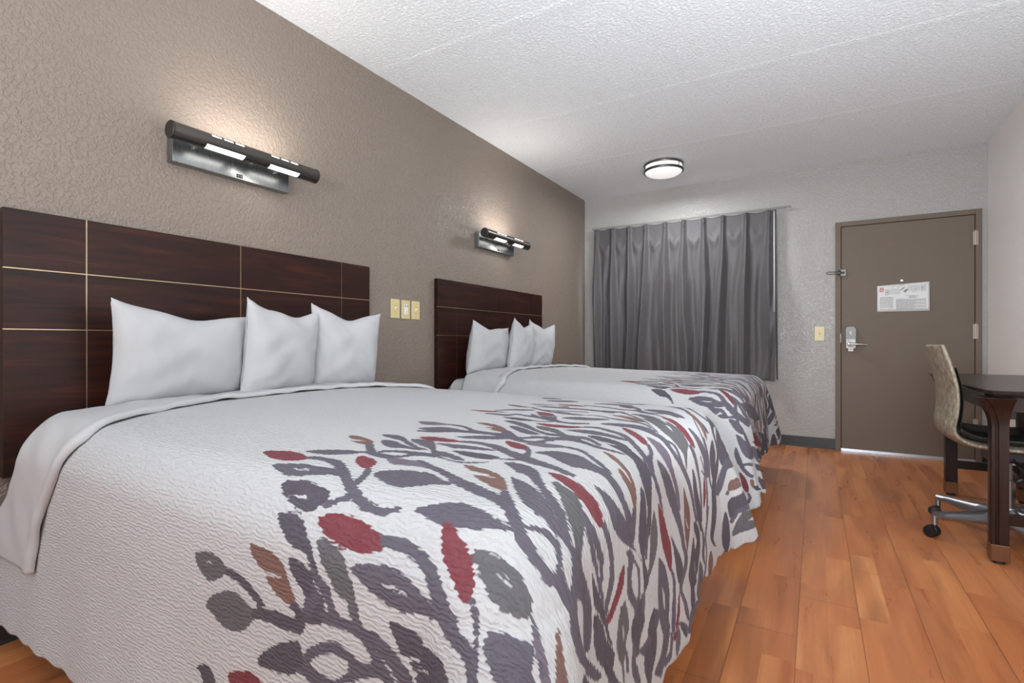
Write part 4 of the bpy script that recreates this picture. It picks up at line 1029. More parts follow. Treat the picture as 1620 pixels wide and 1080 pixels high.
PATTERN.append((3, [(1646,-136),(1647,-128),(1656,-122),(1667,-120),(1681,-122),(1698,-128),(1714,-137),(1728,-151),(1741,-168),(1753,-184),(1767,-196),(1780,-207),(1786,-214),(1781,-214),(1769,-210),(1756,-204),(1745,-197),(1733,-188),(1722,-181),(1709,-176),(1697,-173),(1684,-168),(1670,-159),(1655,-146)]))
PATTERN.append((0, [(1760,-69),(1766,-66),(1774,-63),(1784,-60),(1794,-60),(1804,-63),(1814,-69),(1825,-76),(1835,-84),(1846,-90),(1857,-96),(1867,-103),(1877,-112),(1886,-123),(1894,-133),(1901,-143),(1908,-153),(1915,-162),(1922,-170),(1930,-178),(1936,-184),(1943,-188),(1948,-191),(1954,-194),(1959,-196),(1964,-199),(1969,-203),(1974,-206),(1977,-208),(1979,-177),(1975,-176),(1971,-174),(1965,-171),(1959,-167),(1953,-165),(1947,-161),(1941,-158),(1934,-153),(1927,-146),(1920,-137),(1911,-127),(1903,-116),(1894,-106),(1886,-96),(1878,-88),(1868,-80),(1858,-72),(1847,-64),(1836,-58),(1826,-52),(1815,-47),(1805,-42),(1795,-38),(1785,-36),(1776,-38),(1766,-42),(1758,-46),(1752,-49)]))
PATTERN.append((0, [(1732,-131),(1736,-123),(1746,-113),(1758,-104),(1769,-99),(1782,-95),(1794,-94),(1806,-96),(1818,-100),(1832,-106),(1847,-112),(1862,-120),(1878,-129),(1894,-142),(1907,-149),(1913,-152),(1911,-158),(1905,-164),(1895,-166),(1884,-161),(1869,-153),(1853,-146),(1838,-144),(1822,-143),(1807,-143),(1793,-142),(1779,-140),(1766,-139),(1752,-137),(1739,-135)]))
PATTERN.append((4, [(1811,-167),(1814,-159),(1824,-155),(1837,-154),(1851,-159),(1867,-167),(1883,-178),(1895,-186),(1906,-191),(1915,-195),(1925,-202),(1935,-209),(1944,-213),(1953,-213),(1961,-210),(1969,-208),(1975,-207),(1980,-207),(1986,-209),(1993,-212),(2001,-215),(2009,-220),(2017,-227),(2024,-234),(2033,-240),(2043,-242),(2054,-243),(2067,-247),(2083,-252),(2101,-259),(2112,-266),(2115,-273),(2113,-280),(2106,-284),(2094,-281),(2077,-276),(2059,-273),(2042,-275),(2025,-278),(2010,-277),(1995,-274),(1980,-269),(1968,-261),(1961,-255),(1957,-253),(1952,-252),(1944,-252),(1936,-252),(1928,-251),(1921,-250),(1914,-250),(1905,-247),(1891,-237),(1873,-218),(1864,-208),(1877,-213),(1898,-224),(1909,-225),(1905,-229),(1895,-231),(1883,-227),(1872,-220),(1861,-211),(1849,-202),(1835,-190),(1819,-177)]))
PATTERN.append((2, [(1903,-307),(1903,-303),(1907,-301),(1913,-302),(1921,-304),(1930,-306),(1939,-308),(1948,-310),(1958,-312),(1966,-314),(1975,-317),(1982,-320),(1990,-323),(1997,-327),(2003,-331),(2010,-336),(2019,-344),(2029,-353),(2035,-358),(2034,-363),(2029,-368),(2023,-371),(2017,-371),(2010,-368),(2002,-366),(1995,-366),(1987,-366),(1979,-365),(1973,-364),(1968,-362),(1963,-360),(1957,-355),(1953,-349),(1951,-345),(1953,-343),(1958,-342),(1965,-342),(1974,-342),(1984,-340),(1989,-337),(1986,-335),(1978,-333),(1970,-331),(1964,-330),(1957,-330),(1950,-329),(1944,-328),(1937,-327),(1929,-325),(1920,-321),(1910,-315)]))
PATTERN.append((0, [(2026,-375),(2028,-377),(2032,-379),(2036,-382),(2040,-385),(2044,-388),(2048,-392),(2052,-397),(2057,-400),(2064,-403),(2071,-405),(2078,-406),(2083,-407),(2093,-379),(2089,-376),(2083,-372),(2076,-368),(2070,-365),(2065,-363),(2059,-360),(2054,-359),(2049,-357),(2044,-355),(2039,-354),(2035,-352),(2032,-351)]))
PATTERN.append((1, [(1849,-7),(1851,-3),(1858,-7),(1868,-15),(1879,-25),(1890,-39),(1901,-52),(1911,-61),(1920,-69),(1928,-76),(1935,-86),(1941,-97),(1944,-106),(1943,-113),(1940,-118),(1935,-120),(1929,-118),(1921,-111),(1912,-102),(1904,-94),(1896,-84),(1886,-69),(1872,-47),(1858,-23)]))
PATTERN.append((0, [(1945,-111),(1948,-116),(1952,-122),(1957,-129),(1960,-136),(1963,-144),(1966,-155),(1969,-167),(1972,-178),(1975,-187),(1978,-196),(1982,-204),(1987,-210),(1993,-213),(2000,-212),(2007,-210),(2013,-207),(2018,-206),(2023,-206),(2028,-205),(2033,-202),(2040,-196),(2048,-188),(2056,-181),(2061,-176),(2064,-155),(2059,-159),(2052,-166),(2044,-174),(2037,-180),(2031,-183),(2026,-185),(2021,-185),(2015,-186),(2009,-186),(2002,-186),(1995,-184),(1991,-180),(1987,-175),(1984,-169),(1982,-161),(1978,-153),(1975,-144),(1972,-135),(1968,-124),(1963,-114),(1958,-106),(1953,-100),(1949,-94),(1946,-90)]))
PATTERN.append((0, [(1781,9),(1789,8),(1801,7),(1813,6),(1824,5),(1834,6),(1844,8),(1853,9),(1864,9),(1874,7),(1885,5),(1894,2),(1903,1),(1911,0),(1920,0),(1927,2),(1932,4),(1927,39),(1921,38),(1913,38),(1903,41),(1893,46),(1883,50),(1872,53),(1861,54),(1850,54),(1840,54),(1829,53),(1820,51),(1810,48),(1800,43),(1790,37),(1781,31),(1775,27)]))
PATTERN.append((0, [(1638,46),(1641,59),(1653,74),(1668,86),(1683,92),(1700,95),(1718,97),(1740,100),(1764,103),(1777,100),(1774,90),(1762,75),(1747,62),(1729,52),(1709,43),(1689,38),(1669,37),(1649,40)]))
PATTERN.append((0, [(1546,66),(1554,60),(1564,51),(1577,41),(1590,30),(1604,15),(1619,-2),(1634,-18),(1644,-28),(1650,-31),(1653,-30),(1656,-29),(1662,-29),(1671,-32),(1681,-36),(1693,-40),(1705,-40),(1717,-34),(1732,-26),(1745,-16),(1754,-10),(1746,7),(1737,3),(1723,-4),(1707,-11),(1694,-15),(1682,-14),(1671,-11),(1660,-6),(1649,1),(1640,11),(1631,24),(1623,37),(1613,48),(1603,53),(1595,54),(1586,55),(1577,59),(1565,67),(1553,78),(1540,89),(1532,97)]))
PATTERN.append((1, [(1513,115),(1514,121),(1524,122),(1535,121),(1546,120),(1559,117),(1570,111),(1582,101),(1594,89),(1602,78),(1605,70),(1604,64),(1600,60),(1592,59),(1580,62),(1567,68),(1548,82),(1526,100)]))
PATTERN.append((2, [(1751,182),(1756,186),(1770,188),(1784,187),(1798,184),(1813,178),(1828,169),(1845,152),(1862,132),(1872,118),(1871,111),(1864,109),(1852,112),(1836,122),(1815,138),(1796,152),(1777,164),(1760,174)]))
PATTERN.append((0, [(1528,52),(1541,41),(1559,25),(1578,10),(1594,-3),(1608,-12),(1621,-19),(1631,-24),(1638,-28),(1615,23),(1609,23),(1601,23),(1591,25),(1579,30),(1565,39),(1546,53),(1528,68),(1516,78)]))
PATTERN.append((4, [(2005,-300),(2007,-295),(2014,-291),(2022,-288),(2030,-288),(2040,-286),(2051,-285),(2061,-285),(2071,-285),(2080,-287),(2090,-289),(2099,-293),(2105,-301),(2108,-318),(2107,-338),(2103,-350),(2093,-349),(2079,-342),(2065,-335),(2051,-330),(2038,-327),(2027,-322),(2017,-315),(2009,-307)]))
PATTERN.append((0, [(1946,-710),(1946,-707),(1949,-704),(1951,-702),(1953,-700),(1955,-698),(1958,-695),(1961,-695),(1963,-693),(1966,-692),(1968,-692),(1971,-691),(1974,-691),(1976,-692),(1979,-692),(1982,-692),(1985,-695),(1988,-695),(1991,-698),(1994,-701),(1996,-703),(1997,-704),(2000,-707),(2001,-711),(2003,-716),(2006,-719),(2009,-722),(2011,-726),(2012,-728),(2020,-709),(2018,-707),(2014,-707),(2011,-705),(2008,-703),(2006,-701),(2004,-698),(2003,-695),(2000,-692),(1997,-689),(1994,-686),(1991,-683),(1988,-680),(1984,-679),(1981,-677),(1978,-676),(1974,-676),(1970,-677),(1967,-677),(1964,-677),(1961,-680),(1958,-680),(1955,-683),(1952,-686),(1949,-689),(1946,-692),(1943,-695),(1943,-701),(1940,-701)]))
PATTERN.append((0, [(1954,-739),(1957,-740),(1961,-740),(1967,-743),(1970,-743),(1976,-743),(1979,-746),(1982,-746),(1985,-746),(1990,-745),(1993,-745),(1997,-743),(2000,-743),(2006,-740),(2009,-737),(2012,-734),(2015,-731),(2012,-716),(2009,-719),(2006,-722),(2003,-725),(2000,-725),(1997,-728),(1994,-728),(1991,-728),(1988,-728),(1985,-728),(1981,-727),(1976,-728),(1973,-725),(1969,-726),(1964,-725),(1960,-723),(1957,-723)]))
PATTERN.append((0, [(1949,-650),(1949,-647),(1955,-644),(1958,-641),(1964,-641),(1970,-641),(1976,-644),(1981,-644),(1985,-647),(1988,-650),(1992,-650),(1997,-650),(1999,-649),(1999,-644),(1998,-637),(1995,-631),(1993,-628),(1989,-627),(1988,-623),(1988,-614),(1988,-602),(1988,-596),(1992,-596),(1995,-601),(1999,-608),(2003,-614),(2009,-620),(2013,-627),(2017,-631),(2020,-635),(2023,-638),(2028,-639),(2033,-637),(2039,-634),(2047,-628),(2055,-622),(2065,-618),(2078,-612),(2093,-606),(2101,-605),(2101,-611),(2095,-621),(2082,-644),(2062,-679),(2048,-696),(2039,-701),(2033,-698),(2027,-690),(2021,-683),(2016,-677),(2010,-672),(2005,-668),(1999,-666),(1993,-666),(1987,-665),(1982,-665),(1977,-663),(1972,-661),(1964,-659),(1955,-656)]))
PATTERN.append((0, [(1966,-575),(1968,-572),(1975,-570),(1981,-568),(1986,-566),(1991,-566),(1996,-564),(2001,-563),(2005,-562),(2010,-561),(2016,-560),(2022,-558),(2029,-556),(2038,-552),(2048,-547),(2057,-545),(2063,-545),(2069,-548),(2075,-550),(2083,-550),(2090,-550),(2094,-552),(2093,-559),(2089,-569),(2083,-576),(2077,-579),(2069,-580),(2061,-582),(2053,-586),(2045,-591),(2038,-596),(2031,-598),(2025,-598),(2019,-597),(2014,-597),(2009,-597),(2003,-596),(1998,-594),(1992,-591),(1986,-588),(1978,-584),(1970,-578)]))
PATTERN.append((9, [(2019,-582),(2020,-580),(2023,-578),(2027,-577),(2035,-574),(2045,-570),(2055,-566),(2065,-564),(2073,-563),(2079,-563),(2079,-565),(2077,-568),(2072,-571),(2065,-572),(2057,-573),(2049,-574),(2041,-577),(2034,-580),(2028,-581),(2024,-582),(2021,-582)]))
PATTERN.append((0, [(2004,-530),(2006,-532),(2009,-533),(2013,-534),(2018,-534),(2023,-533),(2029,-531),(2035,-528),(2042,-524),(2048,-522),(2054,-520),(2060,-519),(2066,-518),(2072,-518),(2078,-518),(2083,-519),(2088,-520),(2094,-521),(2100,-523),(2105,-525),(2108,-526),(2119,-504),(2115,-503),(2110,-501),(2104,-499),(2098,-497),(2093,-496),(2087,-496),(2081,-496),(2075,-496),(2069,-497),(2062,-498),(2056,-499),(2049,-501),(2042,-504),(2034,-508),(2028,-511),(2023,-513),(2018,-514),(2014,-515),(2010,-516),(2007,-516)]))
PATTERN.append((1, [(2110,-446),(2112,-442),(2116,-441),(2122,-442),(2128,-443),(2135,-446),(2142,-451),(2148,-461),(2154,-474),(2159,-488),(2164,-505),(2170,-521),(2172,-534),(2170,-543),(2166,-548),(2161,-549),(2158,-544),(2154,-533),(2149,-521),(2143,-509),(2135,-494),(2128,-482),(2124,-476),(2121,-474),(2118,-470),(2115,-462),(2111,-453)]))
PATTERN.append((0, [(1985,-743),(1987,-739),(1991,-734),(1994,-731),(1997,-731),(2000,-731),(2003,-725),(2005,-718),(2006,-707),(2009,-698),(2012,-698),(2016,-703),(2021,-707),(2027,-707),(2032,-708),(2036,-706),(2034,-701),(2030,-694),(2027,-686),(2030,-676),(2035,-663),(2043,-648),(2053,-633),(2063,-622),(2073,-615),(2084,-610),(2095,-607),(2106,-604),(2115,-603),(2124,-604),(2133,-604),(2142,-605),(2151,-606),(2158,-608),(2164,-610),(2168,-612),(2171,-614),(2172,-618),(2172,-622),(2170,-627),(2165,-640),(2146,-679),(2135,-692),(2127,-689),(2118,-681),(2111,-672),(2105,-663),(2100,-656),(2092,-654),(2082,-659),(2071,-665),(2062,-670),(2054,-674),(2047,-677),(2045,-680),(2047,-684),(2053,-690),(2059,-694),(2065,-699),(2072,-703),(2079,-706),(2086,-708),(2093,-710),(2101,-710),(2110,-709),(2120,-705),(2135,-692),(2167,-637),(2180,-622),(2192,-614),(2206,-601),(2221,-588),(2232,-578),(2237,-575),(2239,-577),(2240,-579),(2240,-583),(2239,-587),(2236,-594),(2228,-602),(2218,-612),(2206,-625),(2161,-706),(2128,-747),(2113,-755),(2102,-756),(2093,-754),(2084,-751),(2077,-749),(2071,-747),(2066,-743),(2062,-738),(2058,-733),(2054,-729),(2049,-730),(2045,-731),(2039,-734),(2033,-734),(2027,-734),(2021,-734),(2018,-734),(2015,-737),(2012,-740),(2008,-743),(2003,-746),(2000,-746),(1994,-746),(1988,-746)]))
PATTERN.append((5, [(2015,-797),(2018,-797),(2024,-800),(2030,-803),(2033,-806),(2039,-809),(2045,-812),(2051,-815),(2057,-818),(2064,-821),(2072,-827),(2079,-831),(2087,-838),(2096,-845),(2105,-854),(2109,-861),(2110,-868),(2106,-873),(2101,-874),(2093,-868),(2082,-857),(2072,-848),(2066,-842),(2057,-839),(2050,-835),(2042,-830),(2034,-821),(2027,-815),(2024,-806),(2018,-800)]))
PATTERN.append((2, [(2051,-770),(2053,-769),(2057,-770),(2060,-773),(2063,-776),(2066,-779),(2071,-782),(2075,-785),(2082,-789),(2089,-793),(2099,-799),(2109,-806),(2116,-813),(2115,-823),(2111,-833),(2105,-836),(2098,-832),(2090,-821),(2080,-811),(2070,-799),(2063,-788),(2055,-780),(2052,-774),(2051,-770)]))
PATTERN.append((4, [(2130,-590),(2132,-585),(2137,-579),(2142,-574),(2150,-569),(2158,-564),(2167,-559),(2176,-556),(2185,-554),(2194,-550),(2203,-542),(2213,-533),(2222,-526),(2229,-522),(2236,-521),(2242,-521),(2246,-524),(2248,-529),(2253,-531),(2262,-526),(2274,-518),(2285,-510),(2294,-503),(2302,-496),(2305,-497),(2298,-510),(2287,-529),(2276,-543),(2263,-551),(2249,-557),(2236,-563),(2226,-570),(2218,-578),(2209,-584),(2200,-589),(2191,-593),(2182,-595),(2173,-597),(2163,-597),(2154,-597),(2146,-598),(2139,-598),(2133,-597),(2130,-596),(2129,-593)]))
PATTERN.append((4, [(2058,-597),(2062,-594),(2071,-590),(2081,-585),(2091,-579),(2103,-572),(2113,-566),(2120,-562),(2126,-558),(2133,-555),(2141,-551),(2151,-548),(2161,-545),(2169,-543),(2177,-542),(2185,-539),(2196,-535),(2207,-529),(2214,-527),(2213,-530),(2209,-536),(2202,-542),(2193,-546),(2181,-550),(2170,-555),(2159,-561),(2149,-567),(2139,-573),(2130,-580),(2122,-587),(2114,-592),(2105,-594),(2096,-594),(2087,-595),(2075,-596),(2064,-597)]))
PATTERN.append((3, [(2174,-450),(2180,-445),(2189,-443),(2198,-441),(2208,-439),(2217,-438),(2227,-439),(2236,-444),(2244,-451),(2252,-458),(2261,-465),(2270,-471),(2275,-477),(2275,-484),(2271,-489),(2265,-495),(2255,-501),(2242,-506),(2231,-509),(2222,-508),(2214,-505),(2206,-501),(2198,-497),(2190,-492),(2184,-485),(2179,-474),(2175,-461)]))
PATTERN.append((9, [(2207,-470),(2211,-468),(2218,-465),(2226,-464),(2232,-465),(2237,-468),(2240,-470),(2237,-472),(2231,-473),(2224,-474),(2217,-473),(2210,-472)]))
PATTERN.append((3, [(2268,-490),(2271,-490),(2277,-489),(2283,-488),(2288,-488),(2293,-487),(2299,-487),(2304,-487),(2307,-486),(2313,-478),(2309,-478),(2305,-477),(2300,-477),(2294,-477),(2289,-477),(2283,-478),(2278,-478),(2274,-479)]))
PATTERN.append((0, [(2082,-521),(2085,-521),(2088,-521),(2092,-521),(2096,-522),(2100,-524),(2105,-527),(2110,-531),(2115,-534),(2119,-538),(2123,-542),(2127,-547),(2131,-550),(2136,-552),(2141,-553),(2145,-554),(2148,-555),(2155,-542),(2153,-540),(2149,-538),(2145,-536),(2141,-533),(2137,-529),(2134,-524),(2130,-518),(2126,-514),(2122,-509),(2117,-504),(2112,-500),(2107,-498),(2102,-497),(2097,-497),(2093,-498),(2091,-499)]))
PATTERN.append((0, [(2056,-572),(2061,-573),(2068,-574),(2076,-574),(2083,-574),(2090,-573),(2096,-572),(2103,-570),(2109,-568),(2116,-565),(2123,-563),(2129,-560),(2133,-558),(2136,-552),(2132,-553),(2126,-554),(2120,-554),(2114,-555),(2109,-555),(2103,-556),(2097,-556),(2091,-556),(2084,-556),(2075,-556),(2068,-556),(2063,-556)]))
PATTERN.append((0, [(2122,-425),(2127,-426),(2134,-428),(2142,-430),(2150,-431),(2156,-432),(2163,-433),(2170,-433),(2177,-430),(2187,-423),(2198,-414),(2207,-405),(2214,-399),(2222,-368),(2215,-374),(2206,-384),(2197,-393),(2189,-399),(2182,-402),(2175,-403),(2169,-403),(2162,-403),(2154,-403),(2145,-402),(2138,-401),(2132,-400)]))
PATTERN.append((0, [(2146,-366),(2151,-365),(2158,-364),(2165,-363),(2172,-363),(2180,-364),(2187,-366),(2194,-368),(2200,-371),(2204,-374),(2207,-378),(2210,-382),(2213,-385),(2217,-387),(2221,-388),(2226,-390),(2231,-391),(2238,-391),(2246,-392),(2255,-392),(2262,-394),(2268,-398),(2272,-402),(2277,-407),(2281,-412),(2286,-416),(2291,-421),(2296,-425),(2301,-427),(2306,-429),(2311,-428),(2316,-427),(2323,-425),(2330,-422),(2339,-418),(2347,-413),(2352,-410),(2363,-387),(2358,-390),(2350,-395),(2341,-400),(2334,-404),(2328,-406),(2322,-408),(2317,-408),(2312,-408),(2307,-406),(2301,-403),(2296,-400),(2290,-396),(2285,-392),(2280,-389),(2275,-385),(2269,-381),(2262,-378),(2255,-374),(2248,-371),(2241,-369),(2235,-368),(2230,-369),(2225,-369),(2221,-369),(2217,-367),(2214,-365),(2211,-362),(2206,-359),(2200,-357),(2192,-354),(2185,-352),(2177,-351),(2170,-351),(2162,-351),(2155,-352),(2151,-353)]))
PATTERN.append((4, [(2149,-741),(2168,-710),(2210,-626),(2216,-624),(2223,-618),(2228,-615),(2231,-616),(2223,-633),(2167,-743),(2147,-771),(2143,-768),(2144,-756)]))
PATTERN.append((1, [(1829,-779),(1826,-773),(1820,-767),(1817,-761),(1814,-755),(1811,-752),(1809,-747),(1808,-743),(1808,-740),(1811,-740),(1814,-740),(1820,-743),(1826,-746),(1835,-752),(1841,-755),(1850,-761),(1858,-765),(1865,-770),(1871,-773),(1877,-779),(1883,-782),(1889,-788),(1893,-793),(1898,-797),(1901,-803),(1904,-806),(1907,-809),(1907,-814),(1909,-820),(1910,-827),(1910,-830),(1904,-830),(1898,-830),(1892,-827),(1885,-823),(1877,-818),(1871,-812),(1862,-806),(1855,-801),(1847,-795),(1841,-791),(1835,-785)]))
PATTERN.append((0, [(1904,-827),(1907,-830),(1910,-831),(1913,-833),(1916,-836),(1919,-839),(1923,-843),(1928,-848),(1931,-851),(1933,-855),(1937,-860),(1940,-863),(1943,-869),(1944,-874),(1946,-879),(1948,-885),(1950,-892),(1952,-899),(1957,-906),(1960,-913),(1961,-917),(1976,-913),(1973,-908),(1970,-902),(1966,-895),(1963,-888),(1960,-883),(1957,-877),(1952,-872),(1950,-867),(1948,-862),(1946,-857),(1943,-854),(1940,-849),(1937,-845),(1935,-840),(1931,-836),(1928,-833),(1925,-830),(1919,-827),(1916,-824),(1912,-823)]))
PATTERN.append((3, [(1883,-779),(1883,-776),(1883,-773),(1886,-773),(1892,-773),(1898,-773),(1907,-773),(1913,-773),(1922,-773),(1931,-774),(1940,-774),(1949,-773),(1958,-773),(1967,-773),(1976,-773),(1982,-776),(1991,-776),(1994,-779),(2000,-779),(2003,-782),(2006,-782),(2006,-785),(2009,-791),(2012,-794),(2013,-801),(2012,-806),(2009,-812),(2003,-815),(1997,-818),(1991,-821),(1985,-821),(1977,-822),(1970,-824),(1963,-823),(1955,-821),(1947,-820),(1940,-817),(1934,-813),(1928,-809),(1922,-806),(1913,-800),(1904,-794),(1898,-788),(1892,-785),(1886,-782)]))
PATTERN.append((9, [(1928,-788),(1931,-788),(1937,-788),(1943,-788),(1952,-788),(1958,-788),(1964,-791),(1970,-791),(1976,-791),(1970,-794),(1967,-794),(1961,-794),(1954,-793),(1947,-792),(1940,-791),(1932,-789)]))
PATTERN.append((0, [(2015,-800),(2015,-803),(2018,-803),(2021,-806),(2024,-809),(2027,-812),(2030,-818),(2035,-821),(2040,-825),(2045,-830),(2051,-833),(2056,-838),(2063,-842),(2068,-847),(2074,-853),(2081,-857),(2084,-861),(2092,-844),(2087,-842),(2081,-839),(2075,-833),(2069,-830),(2063,-827),(2057,-821),(2051,-818),(2046,-814),(2042,-809),(2036,-806),(2032,-803),(2028,-801),(2024,-800),(2021,-797),(2018,-797),(2015,-797)]))
PATTERN.append((0, [(1958,-851),(1959,-849),(1961,-848),(1964,-848),(1972,-847),(1982,-845),(1991,-843),(2000,-842),(2012,-839),(2021,-836),(2027,-833),(2033,-830),(2038,-830),(2045,-833),(2050,-841),(2055,-848),(2059,-854),(2060,-860),(2066,-863),(2072,-866),(2078,-869),(2078,-875),(2063,-887),(2038,-898),(2015,-902),(2004,-900),(1994,-896),(1988,-890),(1982,-884),(1976,-878),(1970,-870),(1967,-863),(1961,-857)]))
PATTERN.append((3, [(1955,-860),(1957,-861),(1959,-865),(1961,-869),(1964,-872),(1967,-875),(1971,-879),(1975,-882),(1976,-884),(1981,-882),(1979,-881),(1976,-877),(1973,-873),(1970,-869),(1970,-866),(1967,-863),(1964,-860),(1964,-857)]))
PATTERN.append((0, [(1976,-743),(1979,-746),(1983,-746),(1988,-746),(1994,-746),(1997,-749),(2003,-749),(2006,-749),(2010,-749),(2012,-731),(2009,-734),(2005,-733),(2000,-734),(1995,-734),(1991,-734),(1985,-734),(1982,-731),(1978,-731)]))
PATTERN.append((0, [(1701,405),(1706,408),(1714,412),(1723,413),(1734,407),(1749,392),(1766,371),(1782,350),(1793,334),(1795,330),(1791,339),(1802,304),(1813,283),(1820,277),(1828,277),(1836,278),(1846,280),(1857,284),(1869,291),(1882,297),(1893,300),(1903,301),(1912,302),(1920,304),(1926,308),(1923,326),(1917,322),(1909,319),(1899,319),(1889,320),(1876,319),(1863,314),(1851,308),(1839,307),(1827,312),(1816,321),(1806,332),(1798,342),(1799,340),(1803,330),(1791,368),(1778,395),(1766,412),(1750,430),(1733,447),(1719,458),(1708,459),(1700,452),(1694,444),(1689,439)]))
PATTERN.append((0, [(1800,359),(1804,372),(1816,386),(1830,396),(1844,401),(1861,401),(1879,393),(1895,379),(1909,373),(1920,372),(1928,370),(1935,367),(1937,359),(1934,344),(1927,325),(1918,311),(1909,302),(1897,301),(1884,308),(1869,317),(1854,324),(1839,332),(1823,340),(1808,349)]))
PATTERN.append((2, [(1914,470),(1916,481),(1924,488),(1933,492),(1942,491),(1952,489),(1961,486),(1969,485),(1977,483),(1986,475),(2000,459),(2015,447),(2024,443),(2022,436),(2013,428),(2004,425),(1996,427),(1987,433),(1978,439),(1969,442),(1961,444),(1951,446),(1938,447),(1924,455)]))
PATTERN.append((1, [(1896,228),(1899,234),(1907,239),(1916,243),(1925,243),(1935,243),(1945,244),(1954,244),(1962,243),(1971,242),(1980,244),(1989,247),(1997,249),(2006,250),(2014,250),(2017,247),(2014,236),(2007,223),(1998,213),(1990,207),(1982,206),(1972,205),(1962,204),(1952,204),(1942,207),(1934,209),(1927,210),(1920,212),(1911,216),(1901,221)]))
PATTERN.append((1, [(1848,-8),(1849,-5),(1858,-10),(1868,-19),(1880,-30),(1893,-44),(1904,-56),(1915,-65),(1925,-73),(1933,-79),(1939,-88),(1943,-99),(1945,-108),(1944,-113),(1941,-117),(1937,-119),(1931,-117),(1923,-111),(1915,-104),(1906,-96),(1895,-84),(1884,-66),(1869,-45),(1855,-23)]))
PATTERN.append((3, [(1803,245),(1809,247),(1827,239),(1847,224),(1867,205),(1888,183),(1904,167),(1917,155),(1928,145),(1938,138),(1946,137),(1953,136),(1963,130),(1977,116),(1993,105),(2006,103),(2014,108),(2020,114),(2020,113),(2012,101),(2000,89),(1989,81),(1980,76),(1972,74),(1964,72),(1956,71),(1949,69),(1942,69),(1933,74),(1923,82),(1912,94),(1899,112),(1882,140),(1862,171),(1839,201),(1815,228)]))
PATTERN.append((3, [(1936,175),(1936,191),(1943,199),(1951,202),(1961,200),(1972,195),(1981,192),(1989,193),(1996,193),(2001,190),(2005,181),(2008,167),(2014,151),(2028,133),(2047,125),(2058,118),(2054,113),(2042,108),(2030,103),(2022,102),(2014,103),(2006,103),(1996,102),(1985,103),(1974,109),(1960,124),(1945,149)]))
PATTERN.append((0, [(1838,2),(1844,3),(1852,5),(1861,6),(1870,5),(1879,2),(1888,-3),(1896,-7),(1904,-10),(1912,-11),(1919,-11),(1927,-10),(1934,-8),(1940,-5),(1946,-3),(1952,-1),(1957,0),(1963,0),(1970,-1),(1976,-2),(1983,-1),(1991,1),(1998,4),(2006,8),(2013,15),(2021,23),(2029,33),(2038,46),(2048,59),(2058,72),(2069,85),(2080,98),(2091,109),(2102,120),(2115,129),(2127,138),(2139,146),(2151,153),(2163,158),(2174,164),(2186,170),(2198,178),(2211,188),(2222,197),(2231,205),(2244,251),(2235,243),(2223,232),(2209,220),(2197,211),(2185,204),(2173,199),(2160,193),(2148,186),(2135,178),(2123,170),(2110,162),(2098,152),(2086,142),(2075,131),(2064,119),(2053,106),(2042,91),(2032,75),(2024,62),(2015,52),(2007,44),(1999,37),(1991,32),(1984,30),(1977,30),(1970,32),(1963,35),(1955,36),(1948,35),(1942,32),(1936,28),(1929,26),(1921,27),(1913,29),(1904,34),(1894,40),(1884,47),(1874,53),(1864,56),(1855,57),(1845,56),(1837,52),(1829,47),(1824,44)]))
PATTERN.append((0, [(1959,18),(1963,23),(1969,33),(1975,42),(1982,48),(1989,49),(1998,47),(2007,46),(2015,48),(2022,51),(2030,55),(2036,59),(2041,64),(2045,91),(2040,86),(2033,79),(2025,74),(2017,69),(2009,67),(1999,67),(1990,69),(1982,68),(1974,61),(1967,50),(1961,40),(1957,34)]))
PATTERN.append((5, [(1927,-54),(1929,-47),(1936,-41),(1944,-36),(1951,-31),(1958,-27),(1966,-24),(1975,-23),(1984,-21),(1993,-20),(2000,-23),(2006,-28),(2013,-32),(2023,-30),(2034,-24),(2048,-15),(2063,-6),(2080,2),(2096,8),(2113,9),(2128,8),(2138,5),(2139,-2),(2135,-11),(2125,-19),(2109,-25),(2087,-29),(2067,-35),(2051,-44),(2036,-56),(2023,-67),(2011,-75),(2000,-81),(1989,-84),(1978,-85),(1968,-84),(1958,-80),(1946,-74),(1934,-65)]))
PATTERN.append((0, [(1985,-131),(1985,-121),(1992,-113),(1999,-105),(2007,-98),(2016,-90),(2026,-81),(2037,-69),(2050,-57),(2064,-47),(2078,-38),(2091,-31),(2106,-25),(2120,-21),(2136,-19),(2150,-16),(2164,-12),(2177,-7),(2190,-4),(2207,-2),(2223,-1),(2226,-5),(2210,-12),(2182,-21),(2157,-33),(2138,-50),(2122,-70),(2107,-86),(2092,-98),(2078,-107),(2064,-117),(2051,-124),(2039,-131),(2027,-139),(2011,-143),(1995,-140)]))
PATTERN.append((4, [(1955,-239),(1957,-234),(1962,-232),(1969,-232),(1977,-231),(1985,-230),(1994,-230),(2003,-231),(2011,-233),(2020,-236),(2029,-238),(2037,-240),(2047,-242),(2058,-245),(2069,-250),(2080,-255),(2090,-263),(2099,-271),(2108,-279),(2117,-284),(2125,-289),(2128,-292),(2124,-295),(2114,-296),(2102,-295),(2088,-289),(2070,-280),(2053,-276),(2038,-279),(2025,-283),(2013,-284),(2001,-282),(1988,-277),(1978,-268),(1968,-259),(1959,-248)]))
PATTERN.append((0, [(1964,-192),(1967,-193),(1971,-196),(1975,-198),(1979,-200),(1984,-202),(1990,-204),(1996,-206),(2003,-208),(2010,-208),(2018,-206),(2026,-203),(2034,-198),(2042,-192),(2049,-188),(2057,-184),(2065,-180),(2075,-174),(2085,-167),(2095,-160),(2102,-156),(2104,-147),(2097,-149),(2088,-153),(2078,-157),(2069,-160),(2061,-163),(2054,-165),(2047,-168),(2038,-173),(2029,-179),(2021,-185),(2012,-187),(2005,-187),(1999,-182),(1993,-175),(1988,-167),(1982,-161),(1977,-157),(1972,-155),(1968,-153),(1965,-152)]))
